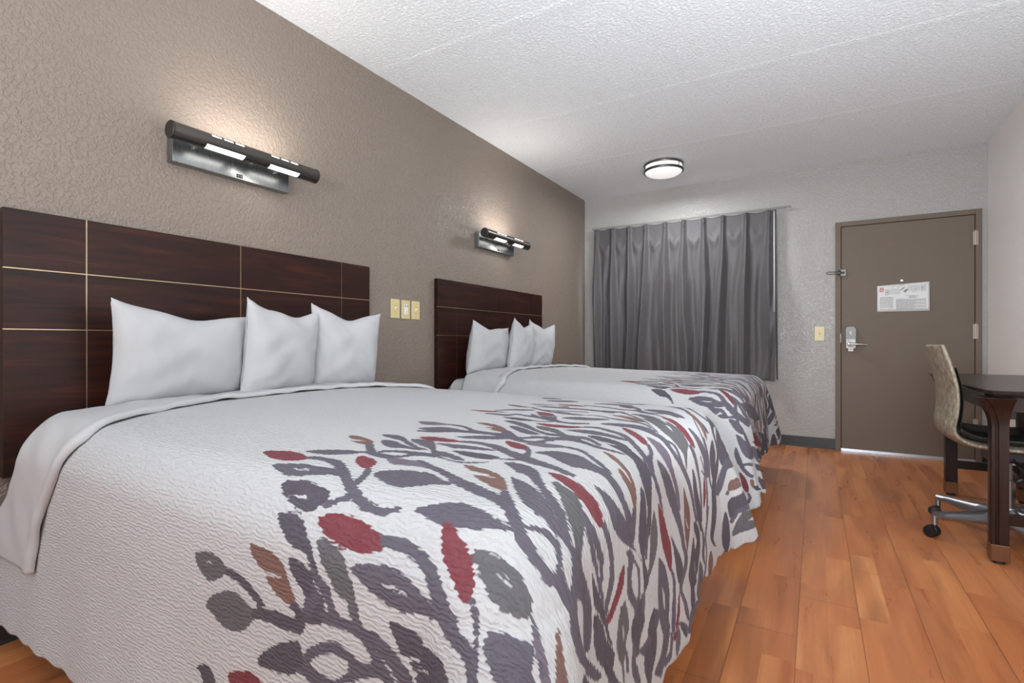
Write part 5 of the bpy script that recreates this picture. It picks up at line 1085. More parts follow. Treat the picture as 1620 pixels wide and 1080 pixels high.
PATTERN.append((0, [(1944,-111),(1948,-117),(1952,-124),(1957,-131),(1960,-137),(1963,-145),(1966,-155),(1968,-164),(1970,-171),(1977,-149),(1975,-142),(1972,-133),(1968,-122),(1964,-112),(1958,-105),(1953,-101),(1948,-97),(1945,-94)]))
PATTERN.append((1, [(2072,-192),(2074,-183),(2087,-168),(2101,-156),(2114,-148),(2129,-142),(2144,-135),(2159,-125),(2175,-115),(2191,-109),(2212,-108),(2234,-111),(2245,-116),(2240,-125),(2225,-136),(2206,-147),(2186,-159),(2163,-173),(2139,-183),(2113,-190),(2087,-193)]))
PATTERN.append((2, [(2094,66),(2097,73),(2109,81),(2124,90),(2138,102),(2155,115),(2172,122),(2188,123),(2205,119),(2221,111),(2239,96),(2257,76),(2261,58),(2247,48),(2222,42),(2198,40),(2180,43),(2163,49),(2146,54),(2126,58),(2105,61)]))
PATTERN.append((9, [(2168,64),(2172,67),(2181,71),(2191,76),(2200,83),(2210,90),(2215,93),(2213,87),(2206,77),(2198,69),(2187,65),(2175,64)]))
PATTERN.append((4, [(2070,187),(2076,188),(2084,189),(2093,190),(2102,191),(2110,191),(2118,190),(2127,189),(2137,190),(2148,194),(2160,199),(2173,205),(2184,211),(2195,218),(2205,225),(2217,234),(2230,246),(2246,263),(2264,281),(2281,297),(2291,306),(2298,330),(2289,327),(2275,323),(2261,317),(2248,314),(2238,313),(2230,314),(2221,314),(2210,311),(2197,303),(2182,291),(2168,278),(2155,267),(2143,259),(2133,253),(2123,248),(2113,241),(2101,231),(2090,220),(2080,210),(2073,204)]))
PATTERN.append((1, [(2126,369),(2136,376),(2157,383),(2176,387),(2190,386),(2202,382),(2212,376),(2222,369),(2231,359),(2231,353),(2221,350),(2203,350),(2184,352),(2161,356),(2138,362)]))
PATTERN.append((0, [(1967,283),(1972,281),(1979,281),(1987,283),(1995,285),(2003,287),(2011,291),(2020,297),(2030,307),(2040,322),(2052,340),(2064,355),(2074,365),(2084,371),(2094,373),(2104,374),(2113,376),(2122,381),(2130,387),(2136,391),(2139,410),(2136,402),(2125,379),(2113,357),(2105,341),(2104,326),(2112,340),(2124,360),(2135,380),(2145,402),(2146,434),(2140,442),(2133,446),(2126,450),(2119,457),(2110,463),(2099,466),(2087,462),(2073,448),(2060,428),(2046,405),(2034,382),(2023,364),(2014,350),(2004,339),(1996,330),(1987,320),(1978,311),(1971,304),(1966,301)]))
PATTERN.append((0, [(2003,186),(2008,188),(2015,192),(2025,199),(2035,209),(2046,222),(2060,234),(2075,247),(2089,259),(2104,271),(2119,281),(2134,290),(2149,297),(2164,303),(2181,308),(2197,311),(2212,313),(2226,313),(2241,312),(2254,310),(2262,309),(2269,331),(2260,332),(2247,334),(2232,335),(2217,335),(2202,334),(2186,332),(2170,330),(2155,326),(2140,320),(2125,314),(2111,306),(2096,297),(2081,287),(2067,276),(2052,264),(2039,251),(2028,238),(2018,228),(2010,221),(2004,218)]))
PATTERN.append((4, [(2034,537),(2038,553),(2049,567),(2063,577),(2075,586),(2089,592),(2106,588),(2131,571),(2158,546),(2172,523),(2167,507),(2151,493),(2133,484),(2114,477),(2094,474),(2075,478),(2058,494),(2042,516)]))
PATTERN.append((4, [(1992,688),(1995,690),(2007,700),(2021,707),(2033,725),(2047,738),(2060,753),(2072,768),(2087,748),(2096,856),(2117,721),(2132,700),(2139,681),(2135,668),(2125,657),(2111,647),(2095,639),(2075,633),(2054,628),(2030,624),(2006,649)]))
PATTERN.append((4, [(1950,670),(1957,669),(1967,628),(1976,610),(1985,595),(1992,584),(1999,575),(2006,569),(2015,566),(2024,568),(2034,578),(2046,593),(2057,604),(2069,612),(2079,618),(2090,620),(2101,616),(2111,605),(2121,588),(2132,569),(2142,551),(2153,535),(2165,517),(2176,500),(2189,486),(2204,478),(2220,475),(2235,473),(2250,469),(2263,463),(2274,456),(2286,448),(2297,441),(2309,432),(2321,422),(2333,415),(2345,414),(2358,423),(2371,440),(2384,462),(2394,481),(2404,523),(2395,508),(2382,486),(2369,468),(2359,463),(2351,474),(2344,499),(2336,524),(2325,542),(2313,551),(2300,558),(2286,563),(2271,566),(2255,567),(2237,564),(2220,563),(2205,566),(2191,576),(2179,592),(2167,609),(2154,623),(2141,634),(2128,640),(2115,645),(2103,648),(2091,647),(2080,643),(2069,638),(2058,631),(2047,622),(2035,609),(2025,601),(2016,602),(2008,611),(2000,628),(1991,733),(1984,683),(1976,681),(1966,683),(1957,684),(1950,682)]))
PATTERN.append((0, [(2108,751),(2114,739),(2120,721),(2128,704),(2136,688),(2143,675),(2151,663),(2159,653),(2168,640),(2177,623),(2186,603),(2194,584),(2200,567),(2206,550),(2211,532),(2214,515),(2217,502),(2244,599),(2241,613),(2236,633),(2229,651),(2220,665),(2210,677),(2200,690),(2189,702),(2179,713),(2170,723),(2162,730),(2153,753),(2135,934),(2132,907),(2126,877),(2117,784),(2111,802)]))
PATTERN.append((2, [(2015,706),(2015,709),(2025,715),(2030,718),(2051,719),(2054,751),(2063,760),(2072,766),(2081,775),(2096,781),(2078,772),(2072,766),(2063,760),(2056,753),(2051,751),(2036,721),(2019,721)]))
PATTERN.append((2, [(2096,784),(2099,787),(2123,820),(2138,810),(2158,828),(2179,848),(2195,844),(2213,922),(2213,817),(2228,979),(2225,1030),(2238,763),(2241,741),(2236,733),(2225,735),(2213,743),(2198,763),(2180,955),(2165,895),(2136,821),(2108,805)]))
PATTERN.append((9, [(2111,808),(2123,817),(2145,817),(2168,841),(2184,857),(2195,823),(2207,931),(2201,925),(2186,907),(2168,877),(2143,827),(2123,817)]))
PATTERN.append((0, [(2234,721),(2237,716),(2240,709),(2243,701),(2246,697),(2254,735),(2252,741),(2249,748),(2245,755),(2243,759)]))
PATTERN.append((0, [(2084,778),(2096,781),(2096,787),(2108,805),(2123,820),(2129,809),(2147,832),(2162,841),(2177,853),(2201,871),(2201,868),(2204,868),(2198,865),(2201,868),(2201,871),(2174,850),(2174,853),(2150,835),(2138,826),(2123,817),(2111,808),(2099,790),(2093,784),(2087,778)]))
PATTERN.append((4, [(2281,729),(2275,742),(2269,759),(2263,776),(2252,1048),(2255,979),(2252,946),(2264,955),(2285,994),(2303,1036),(2312,1081),(2313,827),(2322,804),(2331,792),(2338,779),(2340,764),(2334,751),(2323,741),(2312,734),(2301,727),(2290,724)]))
PATTERN.append((0, [(2252,841),(2270,976),(2267,841),(2276,841),(2300,1018),(2306,1045),(2306,1090),(2308,809),(2317,798),(2327,786),(2338,772),(2347,756),(2352,742),(2362,780),(2356,790),(2348,803),(2340,815),(2330,823),(2336,1096),(2330,1054),(2303,856),(2306,985),(2291,961),(2279,952),(2267,940),(2261,937)]))
PATTERN.append((3, [(2345,1027),(2363,1042),(2369,874),(2414,1129),(2420,1174),(2405,832),(2407,814),(2407,797),(2407,782),(2402,775),(2390,783),(2373,798),(2359,813),(2345,829),(2330,850)]))
PATTERN.append((4, [(2308,688),(2315,705),(2333,723),(2351,738),(2368,747),(2387,751),(2404,751),(2420,745),(2435,732),(2442,711),(2440,679),(2432,647),(2418,625),(2398,621),(2374,630),(2352,642),(2332,656),(2315,672)]))
PATTERN.append((4, [(2379,675),(2382,700),(2387,732),(2395,752),(2408,755),(2424,748),(2436,735),(2446,714),(2453,688),(2456,668),(2450,651),(2440,635),(2427,622),(2411,617),(2395,618),(2384,624),(2380,639),(2378,657)]))
PATTERN.append((0, [(1895,646),(1901,649),(1896,660),(1911,669),(1921,666),(1931,661),(1940,661),(1949,694),(1958,619),(1966,612),(1975,596),(1983,587),(1989,583),(1987,648),(1982,631),(1973,640),(1964,672),(1955,669),(1946,670),(1937,673),(1927,674),(1925,655),(1906,673),(1910,652),(1901,649),(1895,646)]))
PATTERN.append((0, [(1865,591),(1884,542),(1901,509),(1915,494),(1926,480),(1937,459),(1947,436),(1956,414),(1965,398),(1975,388),(1984,382),(1993,379),(2002,378),(2013,379),(2025,384),(2037,395),(2046,407),(2048,434),(2038,421),(2026,406),(2014,398),(2003,395),(1993,395),(1984,399),(1975,405),(1966,415),(1956,430),(1947,452),(1936,477),(1925,500),(1912,517),(1896,539),(1875,588),(1852,654)]))
PATTERN.append((0, [(1754,248),(1766,236),(1784,220),(1803,202),(1821,183),(1837,166),(1852,149),(1867,129),(1883,105),(1900,76),(1914,53),(1926,38),(1934,31),(1933,42),(1925,50),(1913,66),(1898,90),(1881,122),(1864,148),(1848,168),(1832,186),(1816,205),(1797,225),(1777,246),(1758,264),(1745,278)]))
PATTERN.append((0, [(2012,398),(2020,398),(2031,402),(2045,415),(2060,426),(2072,432),(2085,436),(2097,439),(2109,440),(2121,440),(2133,437),(2145,436),(2156,437),(2167,444),(2179,454),(2188,466),(2195,474),(2200,503),(2193,495),(2183,484),(2172,474),(2161,467),(2150,466),(2139,468),(2126,471),(2114,471),(2101,468),(2089,464),(2076,458),(2063,450),(2048,438),(2033,423),(2021,416),(2013,416)]))
PATTERN.append((0, [(2056,312),(2064,322),(2075,335),(2089,349),(2102,360),(2117,370),(2132,379),(2147,386),(2162,391),(2176,393),(2189,392),(2202,390),(2215,388),(2229,385),(2243,381),(2256,378),(2265,376),(2269,389),(2260,393),(2248,398),(2234,404),(2220,409),(2207,412),(2194,413),(2180,413),(2166,411),(2150,405),(2135,397),(2119,388),(2105,377),(2091,365),(2077,350),(2066,336),(2057,326)]))
PATTERN.append((4, [(2025,-316),(2028,-308),(2039,-300),(2052,-293),(2065,-289),(2081,-288),(2095,-289),(2109,-295),(2122,-304),(2133,-311),(2139,-316),(2143,-320),(2148,-321),(2158,-317),(2169,-309),(2179,-304),(2188,-300),(2196,-298),(2203,-300),(2207,-310),(2211,-323),(2215,-335),(2221,-345),(2228,-354),(2237,-361),(2250,-365),(2265,-367),(2274,-370),(2276,-376),(2272,-383),(2266,-387),(2256,-385),(2242,-381),(2231,-374),(2223,-363),(2216,-349),(2209,-338),(2200,-333),(2189,-332),(2178,-332),(2165,-332),(2151,-334),(2138,-336),(2125,-340),(2112,-346),(2100,-349),(2087,-347),(2074,-343),(2060,-337),(2045,-331),(2031,-325)]))
PATTERN.append((0, [(2090,-431),(2094,-428),(2100,-423),(2105,-420),(2110,-417),(2114,-417),(2120,-418),(2126,-420),(2131,-422),(2137,-425),(2142,-428),(2148,-431),(2155,-432),(2162,-431),(2169,-429),(2177,-426),(2186,-421),(2195,-414),(2204,-405),(2212,-396),(2220,-390),(2227,-385),(2234,-382),(2241,-380),(2248,-378),(2255,-376),(2262,-376),(2268,-375),(2272,-375),(2279,-359),(2275,-360),(2269,-360),(2261,-361),(2254,-362),(2248,-364),(2241,-365),(2234,-367),(2227,-370),(2219,-374),(2211,-379),(2204,-384),(2197,-388),(2189,-392),(2181,-397),(2173,-402),(2166,-404),(2160,-405),(2153,-404),(2147,-401),(2142,-399),(2137,-395),(2132,-390),(2128,-385),(2122,-383),(2115,-385),(2108,-390),(2102,-396),(2098,-399)]))
PATTERN.append((0, [(2122,-392),(2127,-387),(2134,-380),(2142,-373),(2150,-368),(2158,-366),(2168,-365),(2178,-366),(2187,-366),(2197,-368),(2206,-371),(2215,-373),(2221,-375),(2226,-363),(2220,-361),(2212,-359),(2202,-356),(2193,-354),(2183,-353),(2173,-352),(2163,-352),(2154,-354),(2145,-360),(2137,-368),(2129,-375),(2125,-380)]))
PATTERN.append((3, [(2074,-226),(2085,-219),(2104,-211),(2122,-206),(2137,-207),(2149,-211),(2161,-219),(2170,-229),(2177,-241),(2183,-256),(2190,-276),(2196,-296),(2197,-308),(2191,-306),(2179,-297),(2166,-287),(2151,-280),(2133,-273),(2118,-267),(2106,-259),(2097,-252),(2089,-245),(2081,-239),(2074,-233)]))
PATTERN.append((0, [(2041,-267),(2049,-269),(2060,-274),(2071,-278),(2082,-283),(2092,-288),(2102,-293),(2112,-298),(2120,-303),(2129,-307),(2137,-312),(2144,-316),(2149,-318),(2155,-303),(2150,-300),(2143,-297),(2134,-293),(2126,-288),(2117,-283),(2108,-276),(2098,-270),(2089,-264),(2078,-258),(2066,-252),(2056,-247),(2048,-244)]))
PATTERN.append((0, [(2188,-202),(2196,-189),(2210,-172),(2225,-159),(2238,-152),(2250,-148),(2264,-144),(2279,-141),(2295,-140),(2310,-140),(2322,-143),(2333,-148),(2343,-153),(2355,-159),(2367,-167),(2374,-175),(2374,-183),(2369,-193),(2360,-203),(2345,-213),(2326,-222),(2308,-229),(2292,-231),(2277,-231),(2261,-229),(2245,-226),(2228,-221),(2214,-216),(2201,-213),(2191,-209)]))
PATTERN.append((9, [(2257,-192),(2263,-187),(2274,-179),(2285,-174),(2297,-173),(2309,-173),(2317,-175),(2318,-177),(2314,-181),(2307,-185),(2299,-186),(2289,-187),(2279,-188),(2270,-190),(2261,-192)]))
PATTERN.append((1, [(2068,-191),(2072,-182),(2085,-169),(2100,-156),(2116,-145),(2135,-136),(2153,-128),(2168,-120),(2183,-114),(2198,-110),(2214,-109),(2230,-111),(2242,-113),(2248,-117),(2250,-123),(2247,-129),(2239,-135),(2227,-141),(2213,-148),(2196,-158),(2177,-168),(2159,-177),(2141,-180),(2124,-181),(2108,-183),(2091,-187),(2076,-191)]))
PATTERN.append((0, [(2243,-128),(2248,-125),(2255,-121),(2262,-117),(2270,-115),(2278,-114),(2288,-115),(2298,-117),(2307,-119),(2315,-122),(2323,-125),(2332,-128),(2341,-132),(2353,-134),(2366,-137),(2378,-139),(2387,-141),(2395,-122),(2387,-119),(2375,-116),(2362,-112),(2351,-109),(2341,-106),(2332,-104),(2323,-102),(2314,-100),(2305,-99),(2295,-97),(2285,-96),(2276,-97),(2267,-100),(2258,-105),(2251,-110),(2247,-113)]))
PATTERN.append((4, [(2170,-104),(2176,-97),(2189,-86),(2204,-74),(2219,-61),(2237,-46),(2253,-34),(2265,-27),(2276,-25),(2285,-27),(2295,-35),(2304,-46),(2309,-57),(2306,-65),(2298,-74),(2288,-80),(2276,-83),(2261,-85),(2246,-87),(2231,-89),(2217,-91),(2203,-94),(2189,-98),(2176,-103)]))
PATTERN.append((0, [(2111,-85),(2117,-80),(2125,-73),(2134,-66),(2144,-58),(2154,-51),(2165,-43),(2177,-35),(2188,-28),(2198,-24),(2208,-20),(2218,-17),(2228,-14),(2238,-8),(2247,-2),(2255,3),(2262,5),(2267,1),(2272,-6),(2276,-15),(2280,-24),(2283,-33),(2287,-43),(2291,-53),(2295,-60),(2299,-66),(2302,-71),(2307,-75),(2313,-76),(2322,-73),(2332,-67),(2342,-60),(2351,-55),(2360,-51),(2368,-49),(2377,-47),(2384,-44),(2392,-40),(2399,-35),(2405,-30),(2410,-26),(2417,-9),(2416,-6),(2413,-2),(2410,1),(2404,2),(2396,-1),(2386,-5),(2376,-11),(2364,-19),(2352,-29),(2340,-40),(2329,-49),(2321,-53),(2316,-52),(2313,-48),(2310,-42),(2307,-34),(2304,-23),(2303,-8),(2302,10),(2301,26),(2298,38),(2294,49),(2288,56),(2281,59),(2273,57),(2263,50),(2254,42),(2244,35),(2234,31),(2223,28),(2213,25),(2202,21),(2190,17),(2179,12),(2168,7),(2158,2),(2147,-4),(2137,-11),(2129,-17),(2123,-21)]))
PATTERN.append((1, [(2317,-79),(2323,-77),(2338,-78),(2351,-81),(2359,-84),(2367,-88),(2374,-93),(2382,-99),(2390,-105),(2395,-110),(2395,-113),(2392,-115),(2387,-115),(2378,-112),(2366,-106),(2354,-100),(2339,-93),(2324,-85)]))
PATTERN.append((4, [(2254,146),(2262,155),(2280,159),(2298,159),(2311,152),(2323,142),(2336,136),(2353,142),(2371,153),(2385,158),(2388,146),(2386,130),(2389,119),(2399,119),(2412,124),(2424,124),(2432,114),(2438,99),(2438,84),(2429,72),(2414,62),(2400,56),(2390,60),(2380,69),(2369,72),(2355,64),(2340,51),(2327,47),(2318,61),(2308,81),(2296,99),(2280,116),(2262,133)]))
PATTERN.append((4, [(2220,178),(2231,204),(2254,247),(2277,281),(2297,294),(2317,298),(2334,298),(2348,294),(2358,284),(2365,264),(2367,216),(2369,173),(2369,153),(2353,145),(2328,143),(2307,146),(2297,161),(2293,187),(2287,205),(2271,193),(2252,172),(2238,161),(2228,161),(2220,167)]))
PATTERN.append((2, [(2146,61),(2148,75),(2157,94),(2169,108),(2181,113),(2195,114),(2209,111),(2222,104),(2235,93),(2246,83),(2256,73),(2265,64),(2268,56),(2261,51),(2247,48),(2233,47),(2220,47),(2205,49),(2190,51),(2173,52),(2156,54)]))
PATTERN.append((3, [(2380,294),(2391,311),(2409,324),(2427,331),(2442,332),(2456,330),(2453,289),(2453,247),(2453,211),(2449,182),(2440,161),(2430,148),(2419,144),(2408,150),(2398,164),(2390,186),(2386,224),(2383,270)]))
PATTERN.append((0, [(2451,194),(2442,165),(2436,138),(2432,115),(2429,94),(2426,77),(2422,58),(2418,36),(2414,14),(2415,-6),(2421,-21),(2427,-31),(2432,-38),(2459,12),(2453,16),(2453,40),(2453,70),(2453,88),(2453,103),(2453,115),(2453,124),(2453,136),(2453,151),(2453,163),(2453,178),(2453,187)]))
PATTERN.append((1, [(2453,220),(2453,211),(2453,193),(2453,178),(2453,166),(2453,154),(2453,148),(2453,154),(2453,166),(2453,181),(2453,196),(2453,214)]))
PATTERN.append((0, [(2453,178),(2453,169),(2453,154),(2453,151),(2453,133),(2453,130),(2453,124),(2453,118),(2453,115),(2453,112),(2453,115),(2453,121),(2453,127),(2453,139),(2453,151),(2453,163),(2453,175),(2453,184)]))
PATTERN.append((2, [(2384,411),(2392,421),(2408,430),(2423,435),(2435,431),(2446,422),(2454,411),(2458,400),(2458,387),(2455,379),(2444,377),(2428,378),(2414,382),(2400,389),(2388,400)]))
PATTERN.append((4, [(2453,556),(2453,550),(2453,487),(2453,463),(2453,481),(2453,436),(2453,433),(2453,445),(2453,481),(2453,499),(2453,526),(2453,550)]))
PATTERN.append((0, [(2456,617),(2453,604),(2453,595),(2453,586),(2453,577),(2453,571),(2453,565),(2453,562),(2453,580),(2453,595),(2453,691),(2453,673),(2453,715),(2453,793),(2453,766),(2453,733),(2453,721),(2453,673),(2453,697),(2453,691),(2453,673),(2453,682),(2453,673),(2462,692),(2455,683)]))
PATTERN.append((4, [(2272,-268),(2279,-261),(2289,-258),(2299,-258),(2310,-258),(2321,-262),(2326,-271),(2319,-291),(2308,-312),(2299,-324),(2291,-323),(2284,-314),(2277,-304),(2273,-292),(2270,-279)]))
PATTERN.append((3, [(2176,-451),(2184,-444),(2198,-438),(2211,-434),(2223,-433),(2235,-433),(2241,-440),(2236,-455),(2225,-475),(2215,-488),(2207,-490),(2199,-486),(2192,-480),(2184,-471),(2178,-460)]))
PATTERN.append((0, [(2387,-102),(2389,-97),(2393,-90),(2395,-85),(2397,-83),(2401,-79),(2408,-72),(2415,-65),(2420,-59),(2433,-18),(2426,-27),(2416,-39),(2405,-51),(2396,-64),(2388,-79),(2384,-90),(2382,-98),(2381,-103)]))
PATTERN.append((0, [(2180,182),(2187,186),(2197,192),(2209,201),(2222,215),(2236,240),(2251,272),(2264,295),(2276,311),(2289,320),(2304,327),(2318,331),(2331,332),(2342,331),(2352,327),(2362,322),(2372,321),(2383,326),(2394,333),(2403,340),(2410,344),(2412,355),(2406,353),(2398,350),(2389,348),(2380,346),(2370,348),(2360,351),(2349,354),(2337,355),(2323,351),(2308,346),(2294,338),(2280,329),(2268,314),(2255,294),(2243,270),(2230,247),(2217,230),(2204,217),(2193,208),(2185,202)]))
PATTERN.append((0, [(2232,388),(2240,386),(2252,383),(2266,380),(2278,376),(2289,371),(2300,364),(2310,359),(2322,356),(2336,357),(2350,360),(2364,363),(2378,364),(2390,361),(2403,357),(2414,352),(2425,348),(2435,343),(2444,339),(2452,335),(2457,333),(2462,344),(2456,346),(2449,351),(2440,356),(2430,360),(2419,364),(2407,368),(2394,372),(2381,374),(2367,374),(2353,372),(2339,370),(2326,370),(2315,374),(2304,380),(2294,387),(2283,394),(2271,400),(2258,407),(2247,413),(2239,418)]))
PATTERN.append((4, [(2214,-350),(2220,-345),(2231,-344),(2241,-343),(2250,-341),(2258,-339),(2266,-340),(2273,-348),(2279,-359),(2285,-368),(2297,-375),(2309,-380),(2313,-387),(2303,-397),(2285,-408),(2269,-417),(2257,-420),(2247,-419),(2239,-416),(2233,-409),(2229,-398),(2225,-388),(2220,-375),(2215,-361)]))
PATTERN.append((0, [(2172,-479),(2178,-478),(2187,-477),(2196,-475),(2203,-476),(2207,-480),(2210,-486),(2213,-491),(2219,-493),(2229,-489),(2241,-481),(2253,-472),(2264,-466),(2274,-464),(2284,-464),(2292,-465),(2298,-466),(2310,-446),(2304,-446),(2295,-445),(2285,-445),(2274,-448),(2261,-455),(2248,-465),(2236,-474),(2227,-478),(2222,-477),(2219,-471),(2216,-465),(2212,-460),(2204,-458),(2195,-458),(2187,-459),(2181,-459)]))
PATTERN.append((0, [(2274,-268),(2278,-273),(2283,-280),(2289,-289),(2294,-298),(2298,-307),(2302,-317),(2305,-328),(2307,-338),(2307,-351),(2306,-365),(2305,-378),(2303,-388),(2327,-358),(2328,-350),(2328,-338),(2328,-323),(2328,-308),(2326,-295),(2324,-281),(2322,-267),(2320,-252),(2317,-237),(2314,-223),(2310,-212),(2307,-204)]))
PATTERN.append((5, [(1327,-254),(1328,-248),(1337,-244),(1347,-241),(1356,-237),(1366,-234),(1379,-234),(1394,-236),(1411,-240),(1427,-244),(1444,-248),(1459,-252),(1466,-255),(1461,-256),(1448,-257),(1435,-260),(1426,-265),(1417,-272),(1408,-278),(1398,-283),(1387,-287),(1375,-287),(1358,-279),(1339,-266)]))
PATTERN.append((0, [(1432,-256),(1439,-256),(1448,-256),(1459,-257),(1469,-259),(1478,-260),(1486,-262),(1494,-265),(1504,-270),(1516,-279),(1530,-290),(1544,-301),(1557,-308),(1566,-310),(1573,-308),(1579,-305),(1586,-303),(1594,-302),(1603,-302),(1612,-301),(1621,-301),(1630,-303),(1640,-304),(1648,-306),(1654,-307),(1636,-275),(1630,-275),(1623,-275),(1615,-276),(1606,-277),(1598,-278),(1589,-279),(1580,-280),(1571,-281),(1562,-280),(1553,-279),(1544,-277),(1535,-274),(1525,-268),(1513,-260),(1500,-251),(1488,-245),(1478,-241),(1470,-240),(1463,-240),(1456,-240),(1446,-240),(1437,-240),(1428,-241),(1422,-242)]))
PATTERN.append((0, [(1401,-342),(1400,-335),(1405,-327),(1412,-318),(1421,-307),(1432,-297),(1445,-289),(1457,-286),(1471,-287),(1485,-288),(1498,-291),(1512,-294),(1524,-297),(1537,-296),(1549,-295),(1555,-295),(1553,-300),(1544,-306),(1536,-313),(1529,-317),(1522,-322),(1514,-327),(1508,-335),(1501,-343),(1492,-349),(1478,-351),(1461,-350),(1445,-349),(1428,-348),(1412,-346)]))
PATTERN.append((2, [(1478,-181),(1479,-174),(1489,-168),(1500,-165),(1512,-166),(1526,-169),(1541,-175),(1556,-183),(1571,-193),(1585,-203),(1598,-215),(1609,-229),(1616,-239),(1618,-247),(1615,-252),(1610,-254),(1603,-252),(1593,-246),(1582,-240),(1566,-235),(1549,-231),(1538,-227),(1542,-223),(1553,-218),(1559,-215),(1556,-211),(1548,-208),(1536,-204),(1517,-197),(1493,-189)]))
PATTERN.append((0, [(1632,-294),(1639,-299),(1649,-306),(1661,-314),(1671,-320),(1680,-325),(1689,-328),(1697,-331),(1705,-333),(1711,-334),(1716,-335),(1720,-335),(1726,-333),(1732,-329),(1738,-324),(1745,-318),(1750,-311),(1752,-301),(1753,-288),(1754,-276),(1757,-267),(1765,-259),(1777,-254),(1788,-249),(1796,-246),(1788,-228),(1780,-230),(1767,-233),(1755,-238),(1746,-245),(1743,-257),(1743,-272),(1744,-287),(1742,-297),(1737,-304),(1730,-309),(1723,-312),(1715,-313),(1709,-311),(1702,-306),(1695,-300),(1686,-293),(1675,-285),(1664,-275),(1651,-265),(1639,-257),(1628,-250),(1618,-244),(1609,-240),(1602,-237)]))
PATTERN.append((0, [(1689,-316),(1691,-311),(1694,-304),(1697,-296),(1701,-288),(1706,-281),(1712,-274),(1718,-268),(1724,-263),(1732,-262),(1741,-262),(1749,-263),(1755,-264),(1748,-248),(1742,-248),(1734,-247),(1725,-248),(1718,-250),(1711,-255),(1705,-261),(1699,-269),(1694,-276),(1689,-282),(1685,-289),(1681,-296),(1679,-300)]))
PATTERN.append((0, [(1551,-376),(1553,-371),(1562,-363),(1572,-354),(1580,-344),(1590,-333),(1600,-325),(1612,-319),(1624,-316),(1635,-314),(1647,-315),(1657,-317),(1663,-321),(1661,-327),(1654,-334),(1647,-341),(1640,-347),(1632,-353),(1623,-358),(1612,-362),(1600,-365),(1588,-368),(1574,-372),(1559,-376)]))
PATTERN.append((0, [(1519,-96),(1522,-89),(1533,-85),(1547,-85),(1561,-89),(1577,-97),(1593,-105),(1606,-115),(1619,-125),(1634,-138),(1651,-155),(1670,-175),(1689,-190),(1712,-197),(1736,-201),(1749,-205),(1746,-210),(1734,-215),(1721,-217),(1707,-212),(1691,-204),(1674,-195),(1655,-184),(1636,-171),(1616,-159),(1599,-149),(1583,-139),(1567,-129),(1548,-118),(1529,-106)]))
PATTERN.append((0, [(1581,-170),(1584,-164),(1594,-162),(1606,-163),(1620,-170),(1637,-181),(1654,-192),(1673,-203),(1692,-214),(1704,-223),(1704,-232),(1697,-239),(1687,-242),(1677,-241),(1664,-237),(1651,-230),(1638,-222),(1625,-212),(1612,-201),(1599,-190),(1587,-179)]))
PATTERN.append((1, [(1621,-85),(1625,-80),(1636,-76),(1648,-73),(1658,-72),(1668,-72),(1679,-71),(1694,-70),(1711,-69),(1723,-71),(1729,-79),(1731,-89),(1729,-97),(1721,-102),(1709,-105),(1696,-106),(1684,-108),(1671,-109),(1659,-107),(1644,-101),(1629,-92)]))
PATTERN.append((3, [(1641,-128),(1643,-121),(1656,-118),(1671,-118),(1684,-122),(1698,-129),(1711,-137),(1722,-145),(1732,-155),(1742,-166),(1756,-180),(1770,-196),(1777,-205),(1773,-206),(1763,-200),(1750,-194),(1736,-188),(1721,-181),(1704,-171),(1681,-158),(1656,-141)]))
PATTERN.append((1, [(1681,-355),(1680,-350),(1684,-347),(1689,-346),(1698,-346),(1709,-349),(1721,-352),(1732,-357),(1743,-363),(1752,-370),(1756,-378),(1756,-387),(1754,-393),(1749,-397),(1741,-398),(1733,-397),(1724,-392),(1715,-385),(1706,-378),(1696,-370),(1687,-362)]))
PATTERN.append((5, [(1726,-333),(1729,-329),(1738,-327),(1748,-324),(1758,-320),(1770,-315),(1782,-312),(1798,-310),(1814,-310),(1825,-311),(1828,-317),(1825,-324),(1819,-331),(1810,-336),(1798,-341),(1786,-345),(1774,-348),(1762,-350),(1752,-350),(1741,-346),(1731,-339)]))
PATTERN.append((1, [(1293,46),(1300,50),(1318,54),(1336,57),(1350,60),(1364,64),(1379,66),(1402,66),(1425,64),(1438,61),(1433,56),(1418,50),(1401,44),(1387,38),(1371,33),(1354,31),(1331,34),(1306,41)]))
PATTERN.append((0, [(1378,74),(1387,81),(1399,92),(1412,103),(1424,111),(1433,115),(1442,117),(1450,118),(1458,121),(1467,127),(1477,133),(1486,139),(1492,144),(1483,161),(1475,160),(1464,158),(1451,155),(1440,152),(1432,150),(1424,148),(1417,144),(1408,138),(1398,126),(1387,111),(1377,97),(1370,87)]))
PATTERN.append((0, [(1389,-5),(1398,-6),(1410,-8),(1423,-10),(1436,-11),(1448,-12),(1461,-13),(1473,-13),(1481,-11),(1485,-3),(1485,9),(1486,20),(1489,26),(1498,26),(1509,23),(1521,18),(1533,13),(1545,10),(1558,6),(1570,3),(1583,-1),(1598,-5),(1613,-9),(1628,-13),(1639,-17),(1645,-21),(1647,-23),(1653,-30),(1661,-34),(1671,-37),(1683,-39),(1695,-40),(1703,-40),(1696,-25),(1687,-21),(1674,-16),(1659,-9),(1647,-2),(1640,5),(1635,13),(1626,25),(1616,34),(1604,38),(1590,39),(1576,39),(1563,39),(1552,40),(1541,39),(1530,39),(1519,40),(1508,42),(1496,47),(1484,50),(1475,50),(1471,45),(1469,36),(1467,27),(1463,20),(1454,18),(1443,17),(1430,18),(1419,17),(1407,16),(1396,14),(1386,13),(1379,12)]))
